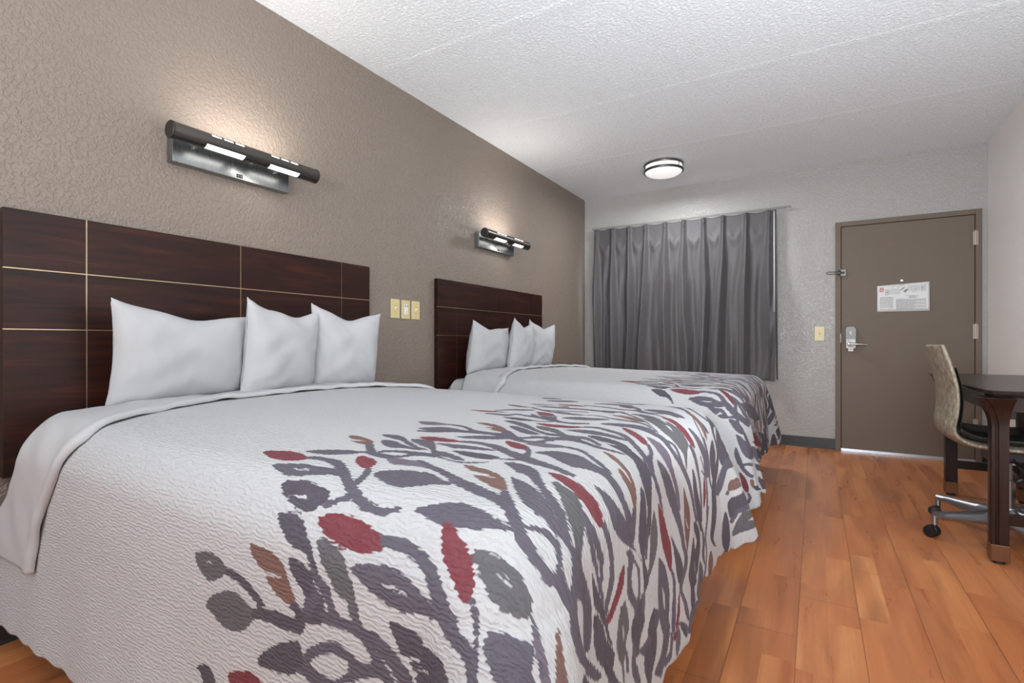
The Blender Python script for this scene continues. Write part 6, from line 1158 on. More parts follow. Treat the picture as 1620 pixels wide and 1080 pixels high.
PATTERN.append((4, [(1477,-40),(1482,-34),(1497,-29),(1513,-26),(1527,-25),(1542,-27),(1558,-30),(1576,-36),(1594,-43),(1603,-50),(1598,-56),(1586,-63),(1571,-67),(1558,-68),(1542,-65),(1526,-61),(1507,-55),(1488,-47)]))
PATTERN.append((0, [(1599,-56),(1606,-55),(1617,-54),(1627,-51),(1636,-49),(1642,-44),(1646,-39),(1650,-33),(1653,-30),(1645,-14),(1642,-18),(1639,-24),(1635,-31),(1629,-36),(1621,-39),(1610,-41),(1600,-42),(1593,-43)]))
PATTERN.append((1, [(1510,120),(1515,123),(1526,123),(1539,120),(1552,116),(1566,109),(1578,101),(1589,91),(1599,81),(1603,72),(1602,65),(1597,59),(1589,58),(1576,64),(1560,75),(1545,87),(1531,99),(1517,111)]))
PATTERN.append((0, [(1602,72),(1606,61),(1614,44),(1620,28),(1625,17),(1640,6),(1636,16),(1629,32),(1622,48),(1618,60)]))
PATTERN.append((2, [(1327,240),(1333,244),(1347,244),(1364,241),(1382,235),(1402,226),(1419,219),(1434,213),(1447,208),(1452,204),(1445,201),(1430,198),(1415,197),(1400,199),(1385,204),(1369,210),(1352,220),(1335,232)]))
PATTERN.append((0, [(1451,198),(1461,190),(1476,179),(1493,168),(1508,158),(1521,150),(1534,143),(1547,138),(1558,134),(1568,133),(1577,134),(1585,136),(1594,136),(1605,134),(1617,131),(1628,127),(1635,125),(1623,153),(1616,154),(1605,157),(1594,160),(1583,161),(1574,160),(1566,157),(1558,154),(1548,155),(1536,160),(1523,167),(1509,176),(1495,185),(1480,193),(1465,203),(1451,211),(1441,217)]))
PATTERN.append((0, [(1389,297),(1397,301),(1414,304),(1431,307),(1445,308),(1459,308),(1472,308),(1488,306),(1503,303),(1509,300),(1500,297),(1482,293),(1465,290),(1451,286),(1439,283),(1426,283),(1411,286),(1395,292)]))
PATTERN.append((0, [(1437,247),(1445,251),(1463,255),(1481,258),(1493,261),(1504,264),(1518,265),(1538,262),(1560,256),(1571,251),(1565,245),(1549,239),(1532,235),(1517,233),(1501,233),(1485,234),(1465,238),(1446,243)]))
PATTERN.append((0, [(1311,537),(1312,554),(1322,577),(1337,591),(1359,590),(1386,578),(1403,562),(1402,543),(1390,525),(1374,515),(1352,517),(1327,526)]))
PATTERN.append((0, [(1399,419),(1408,418),(1420,416),(1433,415),(1445,416),(1457,420),(1469,426),(1480,433),(1487,438),(1463,491),(1455,486),(1445,479),(1433,471),(1422,464),(1413,457),(1403,449),(1395,443),(1390,439)]))
PATTERN.append((1, [(1483,336),(1488,341),(1500,345),(1512,346),(1524,344),(1536,339),(1542,334),(1538,328),(1527,321),(1516,319),(1504,322),(1490,330)]))
PATTERN.append((4, [(1518,281),(1527,279),(1541,274),(1554,271),(1563,268),(1552,294),(1544,295),(1531,296),(1519,297),(1510,297)]))
PATTERN.append((0, [(1400,428),(1410,425),(1424,421),(1440,418),(1453,417),(1464,419),(1475,424),(1484,430),(1492,436),(1499,442),(1506,449),(1512,455),(1516,460),(1506,483),(1498,487),(1487,493),(1475,498),(1464,500),(1454,496),(1445,489),(1436,481),(1426,474),(1416,468),(1405,461),(1395,455),(1388,451)]))
PATTERN.append((0, [(1344,501),(1350,506),(1359,514),(1368,522),(1377,528),(1386,532),(1396,535),(1404,536),(1410,538),(1391,579),(1382,584),(1369,591),(1356,596),(1345,595),(1336,588),(1328,576),(1321,564),(1316,557)]))
PATTERN.append((1, [(1487,339),(1491,344),(1504,348),(1518,350),(1533,351),(1548,350),(1564,348),(1582,344),(1600,338),(1610,333),(1606,326),(1593,318),(1579,313),(1565,311),(1550,312),(1535,315),(1516,321),(1497,331)]))
PATTERN.append((0, [(1469,610),(1475,613),(1490,607),(1502,610),(1514,610),(1526,610),(1538,607),(1547,610),(1559,610),(1571,610),(1586,601),(1602,594),(1625,568),(1648,546),(1671,528),(1692,517),(1709,513),(1721,520),(1730,534),(1738,553),(1746,572),(1755,590),(1765,610),(1775,626),(1790,627),(1807,617),(1827,597),(1848,569),(1868,537),(1887,505),(1901,486),(1912,477),(1921,472),(1930,468),(1937,464),(1945,460),(1952,457),(1961,457),(1969,460),(1978,464),(1985,468),(1992,470),(1999,471),(2005,472),(2009,475),(2010,509),(2005,506),(1999,503),(1992,501),(1984,498),(1976,492),(1968,487),(1959,483),(1950,482),(1943,485),(1935,489),(1927,495),(1918,500),(1907,508),(1894,524),(1876,559),(1853,609),(1835,625),(1817,637),(1802,634),(1790,628),(1775,628),(1760,628),(1745,625),(1730,625),(1717,621),(1712,594),(1704,574),(1692,565),(1675,570),(1652,586),(1627,611),(1610,613),(1598,607),(1583,610),(1571,610),(1547,643),(1538,634),(1529,625),(1523,616),(1514,610),(1502,610),(1490,610),(1475,613),(1469,610)]))
PATTERN.append((0, [(1565,652),(1589,610),(1604,613),(1619,613),(1634,613),(1649,613),(1664,613),(1676,619),(1685,637),(1706,622),(1724,619),(1739,625),(1754,625),(1769,625),(1781,634),(1796,628),(1805,643),(1814,655),(1832,631),(1844,640),(1853,637),(1865,640),(1878,632),(1896,591),(1908,575),(1919,564),(1930,556),(1939,553),(1948,554),(1956,559),(1964,566),(1971,575),(1976,583),(1973,615),(1968,605),(1961,595),(1953,587),(1944,583),(1936,582),(1926,589),(1914,602),(1901,629),(1886,671),(1877,643),(1865,640),(1853,637),(1829,691),(1823,670),(1814,658),(1805,643),(1796,628),(1781,631),(1769,628),(1754,625),(1739,625),(1712,661),(1697,652),(1685,637),(1676,622),(1664,613),(1649,616),(1634,613),(1619,613),(1604,613),(1574,655),(1565,652)]))
PATTERN.append((0, [(1597,423),(1607,425),(1621,426),(1636,429),(1650,430),(1662,431),(1674,431),(1685,432),(1696,434),(1707,439),(1717,446),(1727,454),(1733,459),(1725,486),(1717,485),(1705,485),(1692,485),(1679,485),(1667,485),(1655,486),(1643,485),(1632,481),(1621,472),(1609,459),(1599,447),(1591,439)]))
PATTERN.append((0, [(1480,235),(1489,235),(1502,234),(1516,234),(1529,233),(1540,233),(1552,233),(1563,232),(1576,232),(1590,233),(1605,234),(1621,235),(1635,235),(1647,233),(1659,231),(1670,228),(1682,227),(1694,227),(1706,227),(1718,229),(1730,231),(1741,235),(1753,241),(1764,247),(1771,251),(1765,269),(1757,268),(1745,266),(1732,264),(1719,262),(1707,261),(1694,260),(1682,259),(1670,259),(1658,259),(1648,260),(1636,262),(1624,263),(1609,264),(1592,265),(1576,266),(1561,266),(1548,266),(1537,265),(1526,264),(1515,263),(1501,264),(1487,264),(1474,265),(1465,266)]))
PATTERN.append((0, [(1583,358),(1594,354),(1608,348),(1624,342),(1639,338),(1651,335),(1663,332),(1675,330),(1688,327),(1701,322),(1714,315),(1727,309),(1739,306),(1750,306),(1760,309),(1770,312),(1779,311),(1790,306),(1800,299),(1808,291),(1814,286),(1793,362),(1790,357),(1785,350),(1779,342),(1772,337),(1763,334),(1753,331),(1742,330),(1731,331),(1718,335),(1705,342),(1691,349),(1678,355),(1666,357),(1654,359),(1642,359),(1630,361),(1616,364),(1601,368),(1587,371),(1577,374)]))
PATTERN.append((1, [(1695,414),(1701,418),(1714,420),(1728,418),(1743,412),(1758,404),(1768,396),(1768,386),(1762,375),(1755,368),(1746,369),(1735,374),(1725,381),(1713,391),(1700,404)]))
PATTERN.append((0, [(1520,158),(1529,159),(1542,160),(1556,162),(1570,164),(1582,169),(1595,175),(1607,181),(1620,185),(1633,186),(1648,186),(1661,186),(1670,186),(1663,202),(1654,202),(1642,201),(1628,200),(1614,198),(1601,194),(1588,190),(1575,185),(1562,182),(1548,179),(1533,178),(1520,177),(1511,176)]))
PATTERN.append((5, [(1548,147),(1558,150),(1579,150),(1599,149),(1615,149),(1630,147),(1644,145),(1661,143),(1676,139),(1684,135),(1678,128),(1665,120),(1650,115),(1635,113),(1617,115),(1599,119),(1579,127),(1558,138)]))
PATTERN.append((0, [(1684,134),(1693,134),(1705,135),(1719,135),(1732,133),(1742,129),(1753,124),(1762,118),(1772,113),(1781,109),(1790,105),(1799,102),(1809,99),(1820,97),(1831,96),(1843,94),(1854,91),(1864,86),(1874,81),(1883,74),(1890,66),(1898,58),(1904,49),(1910,42),(1913,38),(1911,56),(1907,60),(1902,67),(1894,77),(1886,86),(1878,95),(1869,101),(1859,106),(1849,111),(1837,115),(1825,118),(1812,121),(1801,123),(1792,125),(1783,126),(1775,128),(1766,130),(1757,134),(1747,140),(1737,145),(1726,148),(1714,148),(1701,147),(1689,145),(1680,144)]))
PATTERN.append((2, [(1752,178),(1759,182),(1777,184),(1794,182),(1806,180),(1818,175),(1831,167),(1849,151),(1867,132),(1877,118),(1875,112),(1866,111),(1854,114),(1840,123),(1822,136),(1805,149),(1784,160),(1763,171)]))
PATTERN.append((0, [(1795,241),(1802,247),(1817,249),(1833,248),(1845,244),(1858,237),(1871,227),(1884,213),(1895,199),(1905,187),(1917,175),(1929,166),(1935,160),(1930,154),(1920,150),(1908,151),(1894,161),(1876,184),(1859,203),(1847,210),(1839,210),(1830,212),(1817,221),(1802,232)]))
PATTERN.append((0, [(1859,168),(1867,167),(1884,157),(1898,147),(1908,140),(1917,132),(1926,125),(1935,120),(1944,116),(1954,112),(1965,107),(1975,102),(1980,99),(1976,93),(1966,87),(1955,84),(1945,81),(1935,80),(1925,83),(1915,91),(1905,103),(1894,117),(1880,137),(1865,157)]))
PATTERN.append((5, [(1807,386),(1813,394),(1831,398),(1849,397),(1864,391),(1879,379),(1893,368),(1906,363),(1917,362),(1925,363),(1932,364),(1937,362),(1937,354),(1932,340),(1922,324),(1911,314),(1900,312),(1886,321),(1868,338),(1845,355),(1820,372)]))
PATTERN.append((1, [(1897,234),(1899,244),(1910,250),(1921,256),(1930,256),(1939,254),(1948,252),(1956,251),(1965,251),(1975,251),(1985,251),(1997,253),(2006,256),(2014,256),(2021,254),(2022,247),(2016,232),(2006,216),(1996,205),(1987,200),(1978,198),(1969,198),(1961,201),(1952,206),(1941,210),(1926,210),(1909,218)]))
PATTERN.append((2, [(1925,475),(1928,483),(1938,484),(1948,484),(1958,481),(1967,477),(1976,474),(1986,472),(1995,469),(2003,466),(2013,460),(2023,453),(2027,446),(2021,435),(2010,426),(1999,423),(1989,424),(1979,428),(1968,434),(1953,439),(1936,454)]))
PATTERN.append((3, [(1915,193),(1918,199),(1928,198),(1938,196),(1948,194),(1958,191),(1968,189),(1978,188),(1989,188),(1998,185),(2005,172),(2009,152),(2009,136),(2003,130),(1992,132),(1981,135),(1972,136),(1962,137),(1952,142),(1939,154),(1924,173)]))
PATTERN.append((0, [(1805,294),(1809,290),(1815,285),(1823,279),(1832,274),(1841,270),(1852,267),(1864,263),(1876,255),(1889,243),(1901,236),(1910,234),(1916,235),(1915,247),(1908,246),(1899,249),(1886,259),(1872,272),(1860,280),(1848,283),(1837,286),(1827,292),(1817,303),(1807,317),(1799,332),(1793,342)]))
PATTERN.append((4, [(1655,241),(1662,238),(1674,234),(1686,229),(1696,226),(1705,223),(1713,220),(1721,218),(1728,217),(1734,217),(1739,219),(1744,221),(1747,222),(1743,234),(1739,236),(1733,238),(1726,241),(1719,243),(1712,244),(1705,246),(1697,247),(1688,248),(1679,249),(1668,249),(1658,250),(1651,250)]))
PATTERN.append((4, [(2271,-270),(2280,-265),(2292,-263),(2305,-262),(2319,-261),(2332,-262),(2344,-264),(2354,-269),(2362,-276),(2368,-285),(2374,-296),(2380,-307),(2386,-316),(2393,-319),(2401,-321),(2405,-323),(2406,-328),(2403,-334),(2396,-339),(2385,-345),(2370,-351),(2357,-355),(2348,-356),(2340,-355),(2332,-353),(2323,-348),(2314,-341),(2309,-335),(2310,-329),(2315,-323),(2322,-319),(2333,-317),(2345,-316),(2351,-317),(2346,-317),(2334,-317),(2322,-319),(2312,-322),(2303,-325),(2294,-325),(2286,-318),(2279,-307),(2274,-296),(2271,-286),(2269,-277)]))
PATTERN.append((0, [(2297,-219),(2306,-215),(2320,-209),(2335,-204),(2347,-200),(2356,-199),(2363,-199),(2370,-200),(2376,-203),(2382,-208),(2386,-216),(2390,-225),(2392,-236),(2392,-246),(2391,-258),(2390,-268),(2390,-278),(2391,-286),(2392,-294),(2394,-300),(2395,-304),(2432,-248),(2432,-241),(2433,-232),(2433,-221),(2433,-211),(2431,-204),(2430,-196),(2427,-189),(2423,-183),(2418,-176),(2412,-170),(2406,-164),(2399,-159),(2392,-155),(2386,-152),(2378,-150),(2369,-149),(2356,-152),(2341,-156),(2327,-162),(2318,-165)]))
PATTERN.append((0, [(2384,-147),(2391,-148),(2400,-149),(2409,-151),(2417,-154),(2422,-158),(2425,-163),(2427,-169),(2428,-177),(2427,-188),(2424,-203),(2418,-220),(2414,-233),(2447,-189),(2447,-181),(2447,-171),(2446,-161),(2443,-154),(2440,-149),(2435,-146),(2430,-143),(2423,-141),(2416,-138),(2406,-135),(2398,-133),(2392,-131)]))
PATTERN.append((1, [(2317,-81),(2321,-79),(2331,-79),(2343,-80),(2354,-84),(2366,-90),(2376,-95),(2384,-100),(2389,-105),(2391,-108),(2391,-111),(2388,-113),(2383,-113),(2375,-109),(2364,-103),(2353,-97),(2339,-91),(2325,-85)]))
PATTERN.append((1, [(2395,-116),(2398,-113),(2403,-112),(2408,-113),(2411,-117),(2414,-123),(2415,-128),(2411,-131),(2406,-134),(2401,-134),(2398,-129),(2396,-122)]))
PATTERN.append((3, [(2389,-105),(2392,-99),(2402,-93),(2412,-91),(2420,-92),(2429,-95),(2436,-100),(2443,-106),(2450,-113),(2451,-119),(2447,-121),(2437,-122),(2427,-121),(2413,-117),(2398,-111)]))
PATTERN.append((4, [(2385,-89),(2388,-82),(2396,-71),(2406,-60),(2415,-52),(2425,-44),(2432,-41),(2436,-45),(2438,-53),(2437,-60),(2431,-67),(2421,-74),(2411,-80),(2401,-85),(2390,-89)]))
PATTERN.append((4, [(2449,53),(2453,55),(2453,43),(2453,31),(2453,16),(2453,4),(2454,1),(2448,-6),(2443,-3),(2440,5),(2440,17),(2443,35)]))
PATTERN.append((0, [(2184,-408),(2192,-405),(2204,-401),(2216,-398),(2227,-397),(2237,-399),(2247,-403),(2256,-408),(2264,-412),(2272,-415),(2279,-417),(2287,-418),(2295,-419),(2305,-418),(2316,-415),(2326,-412),(2336,-410),(2345,-407),(2354,-404),(2361,-402),(2367,-400),(2377,-380),(2373,-380),(2367,-380),(2359,-381),(2350,-383),(2339,-388),(2326,-395),(2313,-401),(2302,-405),(2294,-405),(2287,-402),(2281,-399),(2274,-394),(2267,-388),(2259,-380),(2250,-373),(2240,-370),(2227,-372),(2213,-377),(2200,-383),(2192,-388)]))
PATTERN.append((0, [(2207,-350),(2212,-352),(2219,-356),(2227,-360),(2234,-365),(2241,-371),(2249,-379),(2256,-386),(2263,-392),(2271,-397),(2278,-399),(2286,-401),(2292,-403),(2297,-404),(2301,-405),(2304,-405),(2307,-405),(2310,-398),(2309,-397),(2307,-395),(2304,-392),(2299,-389),(2294,-387),(2286,-385),(2279,-382),(2272,-377),(2266,-369),(2260,-358),(2255,-347),(2248,-339),(2239,-334),(2230,-331),(2222,-330),(2216,-329)]))
PATTERN.append((0, [(2456,104),(2459,115),(2464,132),(2453,121),(2453,133),(2453,151),(2453,160),(2453,175),(2453,181),(2462,204),(2454,180),(2447,153),(2442,132),(2439,116),(2435,104),(2429,88),(2422,69),(2415,52)]))
PATTERN2.append((0, [(1830,-815),(1839,-813),(1854,-812),(1870,-813),(1884,-813),(1899,-815),(1913,-818),(1926,-825),(1937,-833),(1946,-840),(1954,-845),(1959,-848),(1959,-852),(1951,-856),(1939,-860),(1926,-862),(1912,-859),(1898,-855),(1890,-851),(1890,-847),(1897,-844),(1903,-842),(1910,-840),(1916,-839),(1919,-838),(1913,-836),(1904,-833),(1895,-833),(1890,-836),(1886,-842),(1880,-845),(1872,-842),(1862,-837),(1853,-832),(1843,-826),(1833,-820)]))
PATTERN2.append((0, [(1951,-857),(1957,-856),(1965,-854),(1975,-852),(1983,-849),(1992,-845),(2000,-841),(2008,-836),(2012,-832),(2006,-816),(2002,-821),(1996,-827),(1988,-833),(1980,-837),(1972,-840),(1962,-843),(1954,-844),(1948,-845)]))
PATTERN2.append((0, [(1890,-781),(1897,-787),(1908,-794),(1921,-802),(1934,-810),(1948,-817),(1963,-823),(1978,-828),(1992,-831),(2003,-833),(2012,-835),(2022,-837),(2033,-837),(2049,-835),(2068,-829),(2084,-817),(2100,-787),(2091,-729),(2084,-731),(2099,-617),(2051,-770),(2038,-777),(2030,-782),(2022,-786),(2014,-789),(2004,-791),(1993,-792),(1980,-791),(1967,-789),(1954,-785),(1941,-780),(1928,-774),(1917,-768),(1909,-763)]))
PATTERN2.append((0, [(1946,-734),(1950,-738),(1956,-743),(1962,-748),(1966,-754),(1969,-760),(1972,-769),(1974,-778),(1976,-788),(1979,-797),(1981,-807),(1984,-816),(1985,-822),(2006,-805),(2004,-799),(2000,-790),(1996,-780),(1992,-770),(1989,-761),(1985,-749),(1980,-737),(1973,-727),(1966,-721),(1958,-718),(1951,-716),(1947,-715)]))
PATTERN2.append((0, [(1961,-861),(1969,-857),(1986,-855),(2004,-855),(2021,-857),(2040,-860),(2058,-864),(2075,-872),(2091,-882),(2101,-892),(2103,-901),(2098,-908),(2089,-914),(2075,-918),(2058,-920),(2041,-917),(2027,-911),(2013,-903),(1999,-894),(1983,-882),(1967,-870)]))
PATTERN2.append((0, [(2083,-905),(2091,-911),(2103,-921),(2116,-931),(2130,-941),(2144,-950),(2159,-958),(2174,-965),(2187,-973),(2197,-985),(2206,-999),(2212,-1012),(2217,-1022),(2264,-938),(2258,-929),(2246,-920),(2231,-911),(2219,-887),(2203,-897),(2185,-903),(2168,-904),(2152,-902),(2137,-897),(2121,-891),(2108,-884),(2099,-879)]))
PATTERN2.append((0, [(2042,-937),(2048,-931),(2066,-933),(2086,-936),(2108,-940),(2133,-942),(2159,-943),(2183,-942),(2206,-943),(2224,-946),(2240,-950),(2252,-960),(2250,-984),(2224,-1019),(2196,-1035),(2173,-1038),(2154,-1034),(2134,-1025),(2113,-1010),(2086,-986),(2058,-957)]))
PATTERN2.append((0, [(1992,-729),(1994,-710),(2000,-672),(2014,-600),(2030,-524),(2052,-423),(2075,-316),(2099,-232),(2126,-147),(2151,-69),(2172,-26),(2189,-3),(2196,-25),(2182,-134),(2160,-270),(2133,-405),(2094,-568),(2078,-584),(2042,-693),(2027,-722),(2017,-730),(2009,-734),(2002,-736),(1995,-736)]))
PATTERN2.append((5, [(1912,-659),(1916,-650),(1928,-643),(1941,-631),(1955,-612),(1969,-583),(1983,-551),(1997,-514),(2010,-476),(2016,-468),(2009,-524),(1994,-601),(1979,-655),(1969,-677),(1959,-689),(1949,-693),(1936,-689),(1921,-675)]))
PATTERN2.append((1, [(2138,-656),(2132,-701),(2131,-753),(2236,-278),(2259,-220),(2294,-104),(2318,-53),(2343,6),(2363,48),(2370,32),(2360,-53),(2341,-146),(2206,-772),(2207,-764),(2186,-833),(2174,-842),(2192,-686),(2183,-683),(2174,-674),(2159,-668),(2147,-650)]))
PATTERN2.append((0, [(2247,-178),(2261,-80),(2293,110),(2314,209),(2333,257),(2361,338),(2388,427),(2400,448),(2408,453),(2409,439),(2386,314),(2363,230),(2342,151),(2302,7),(2269,-105)]))
PATTERN2.append((0, [(2348,-65),(2365,8),(2381,55),(2414,193),(2427,216),(2442,237),(2461,260),(2453,244),(2453,241),(2453,25),(2312,-851),(2339,-866),(2357,-875),(2396,-893),(2408,-899),(2396,-893),(2378,-884),(2357,-875),(2339,-866),(2453,256),(2453,268),(2453,256),(2453,277),(2453,286),(2453,310),(2453,394),(2430,330),(2405,252),(2390,210),(2372,136),(2354,58)]))
PATTERN2.append((0, [(2196,-887),(2201,-863),(2217,-793),(2361,-137),(2409,50),(2454,205),(2453,226),(2453,25),(2339,-866),(2345,-869),(2396,-890),(2357,-875),(2354,-875),(2345,-869),(2339,-866),(2316,-849),(2303,-848),(2285,-902),(2264,-920),(2236,-920),(2208,-916)]))
PATTERN2.append((9, [(2258,-752),(2258,-764),(2257,-819),(2266,-810),(2446,2),(2453,1),(2453,-8),(2297,-842),(2453,-14),(2282,-836),(2269,-826),(2264,-770)]))
PATTERN2.append((4, [(2287,-961),(2297,-935),(2318,-803),(2331,-860),(2346,-861),(2362,-867),(2378,-878),(2408,-899),(2453,-914),(2453,-917),(2453,-907),(2444,-875),(2432,-980),(2417,-992),(2401,-1001),(2385,-1004),(2374,-994),(2366,-977),(2360,-788),(2330,-965),(2301,-970)]))
PATTERN2.append((9, [(2357,-965),(2366,-806),(2372,-830),(2378,-857),(2382,-886),(2387,-885),(2390,-886),(2390,-883),(2386,-887),(2381,-941),(2372,-953),(2363,-965)]))
PATTERN2.append((0, [(2175,-1097),(2180,-1093),(2189,-1088),(2198,-1082),(2207,-1078),(2217,-1074),(2229,-1069),(2242,-1062),(2254,-1054),(2267,-1008),(2251,-1027),(2231,-1043),(2214,-1053),(2201,-1061),(2189,-1068),(2179,-1076),(2171,-1082),(2166,-1086)]))
PATTERN2.append((0, [(2129,-1090),(2137,-1096),(2149,-1105),(2162,-1115),(2176,-1124),(2191,-1130),(2205,-1135),(2220,-1139),(2233,-1141),(2245,-1140),(2258,-1138),(2268,-1135),(2274,-1132),(2282,-1103),(2272,-1108),(2261,-1112),(2251,-1115),(2241,-1115),(2230,-1114),(2216,-1111),(2203,-1108),(2192,-1103),(2181,-1095),(2170,-1086),(2159,-1077),(2151,-1070)]))
PATTERN2.append((1, [(2160,-1136),(2171,-1137),(2190,-1144),(2210,-1153),(2229,-1164),(2249,-1179),(2264,-1193),(2274,-1208),(2280,-1223),(2279,-1232),(2268,-1233),(2251,-1227),(2234,-1218),(2221,-1206),(2207,-1191),(2195,-1176),(2179,-1161),(2165,-1145)]))
PATTERN2.append((0, [(2277,-1239),(2282,-1242),(2289,-1247),(2295,-1251),(2297,-1255),(2298,-1261),(2299,-1270),(2298,-1280),(2298,-1287),(2320,-1287),(2321,-1280),(2322,-1269),(2322,-1257),(2319,-1245),(2309,-1237),(2298,-1233),(2289,-1230),(2283,-1229)]))
PATTERN2.append((0, [(2076,-1004),(2084,-1009),(2097,-1021),(2112,-1035),(2129,-1050),(2147,-1066),(2161,-1079),(2168,-1092),(2170,-1102),(2167,-1108),(2157,-1107),(2141,-1100),(2124,-1091),(2109,-1077),(2093,-1060),(2081,-1043),(2075,-1027),(2073,-1012)]))
PATTERN2.append((2, [(2255,-1152),(2262,-1145),(2276,-1140),(2289,-1140),(2297,-1152),(2304,-1171),(2307,-1184),(2300,-1187),(2288,-1185),(2277,-1180),(2267,-1171),(2258,-1160)]))
PATTERN2.append((4, [(2299,-1168),(2319,-1161),(2411,-1076),(2432,-1023),(2439,-1005),(2442,-1018),(2439,-1039),(2386,-1143),(2338,-1184),(2320,-1190),(2307,-1186),(2298,-1176)]))
PATTERN2.append((0, [(2003,661),(2006,673),(2015,685),(2024,694),(2033,706),(2044,735),(2054,727),(2063,733),(2072,742),(2105,751),(2105,754),(2108,760),(2123,769),(2141,775),(2162,784),(2180,793),(2198,811),(2201,808),(2189,805),(2168,787),(2168,784),(2126,769),(2111,763),(2105,757),(2105,754),(2069,739),(2060,733),(2054,727),(2054,724),(2030,700),(2024,694),(2018,688),(2012,688),(2003,664)]))
PATTERN2.append((0, [(2168,784),(2168,787),(2174,790),(2180,793),(2186,805),(2201,811),(2195,808),(2189,805),(2183,802),(2174,790),(2168,787),(2159,784),(2150,781),(2147,778)]))
PATTERN2.append((2, [(2096,754),(2111,763),(2123,769),(2132,772),(2144,778),(2153,781),(2168,787),(2171,790),(2168,787),(2168,784),(2114,763)]))
PATTERN2.append((0, [(2180,793),(2189,805),(2246,835),(2246,832),(2330,877),(2315,868),(2321,871),(2330,877),(2333,880),(2336,880),(2333,880),(2324,874),(2330,877),(2273,844),(2249,832),(2246,835),(2198,808),(2186,802)]))
PATTERN2.append((9, [(2246,832),(2249,832),(2261,838),(2273,844),(2279,847),(2285,850),(2273,844),(2255,835)]))
PATTERN2.append((0, [(2249,832),(2255,835),(2264,841),(2273,844),(2282,847),(2294,856),(2306,865),(2330,877),(2318,868),(2318,871),(2315,868),(2309,865),(2297,853),(2288,856),(2279,847),(2285,932),(2282,799),(2294,811),(2321,919),(2323,865),(2330,877),(2333,880),(2333,877),(2330,877),(2303,862),(2291,853),(2279,847),(2267,841),(2258,838),(2249,832),(2246,832)]))
PATTERN2.append((1, [(2345,886),(2342,883),(2339,883),(2342,883),(2345,886),(2411,922),(2360,895),(2366,898),(2369,901),(2363,895),(2351,889)]))
PATTERN2.append((1, [(2219,823),(2225,799),(2246,778),(2267,769),(2285,763),(2306,757),(2315,754),(2304,754),(2281,775),(2258,763),(2245,921),(2222,793)]))
PATTERN2.append((0, [(2162,724),(2168,730),(2168,934),(2189,913),(2199,871),(2207,841),(2212,804),(2216,817),(2219,820),(2207,811),(2204,811),(2201,811),(2195,805),(2192,808),(2183,805),(2171,778),(2161,788),(2154,795)]))
#PATTERN_END


def poly_sdf(P, x, y):
    """signed distance (positive inside) of points to a polygon"""
    n = len(P)
    d = np.full(x.shape, 1e9)
    ins = np.zeros(x.shape, bool)
    for i in range(n):
        ax, ay = P[i]
        bx, by = P[(i + 1) % n]
        ex_, ey_ = bx - ax, by - ay
        wx, wy = x - ax, y - ay
        tt = np.clip((wx * ex_ + wy * ey_) / (ex_ * ex_ + ey_ * ey_ + 1e-12), 0, 1)
        dx_, dy_ = wx - ex_ * tt, wy - ey_ * tt
        d = np.minimum(d, dx_ * dx_ + dy_ * dy_)
        c_ = ((ay <= y) != (by <= y))
        with np.errstate(divide='ignore', invalid='ignore'):
            xi = ax + (y - ay) * ex_ / (ey_ if ey_ != 0 else 1e-12)
        ins ^= c_ & (x < xi)
    d = np.sqrt(d)
    return np.where(ins, d, -d)


def print_fields(U, V, shift):
    dist = np.full(U.shape, -.05)
    inkc = np.zeros(U.shape + (4,))
    inkc[...] = PRINT[0]
    cuts = np.full(U.shape, -.05)
    todo = []
    for ci, pts in PATTERN:
        if shift != (0, 0):
            mu, mv = sum(p[0] for p in pts) / len(pts), sum(p[1] for p in pts) / len(pts)
            if mv < -800 and (mu > 1900 or mv < -850):
                continue
        todo.append((ci, [(a / 1000.0 + shift[0], c_ / 1000.0 + shift[1]) for a, c_ in pts]))
    if shift != (0, 0):
        todo += [(ci, [(a / 1000.0, c_ / 1000.0) for a, c_ in pts]) for ci, pts in PATTERN2]
    for ci, P in todo:
        xs = [p[0] for p in P]; ys = [p[1] for p in P]
        mk = (U > min(xs) - .03) & (U < max(xs) + .03) & (V > min(ys) - .03) & (V < max(ys) + .03)
        if not mk.any():
            continue
        sd = poly_sdf(P, U[mk], V[mk])
        if ci == 9:
            cuts[mk] = np.maximum(cuts[mk], sd)
            continue
        old = dist[mk]
        better = sd > old
        dist[mk] = np.maximum(old, sd)
        cc = inkc[mk]
        cc[better] = PRINT[ci]
        inkc[mk] = cc
    dist = np.minimum(dist, -cuts)
    return dist, inkc


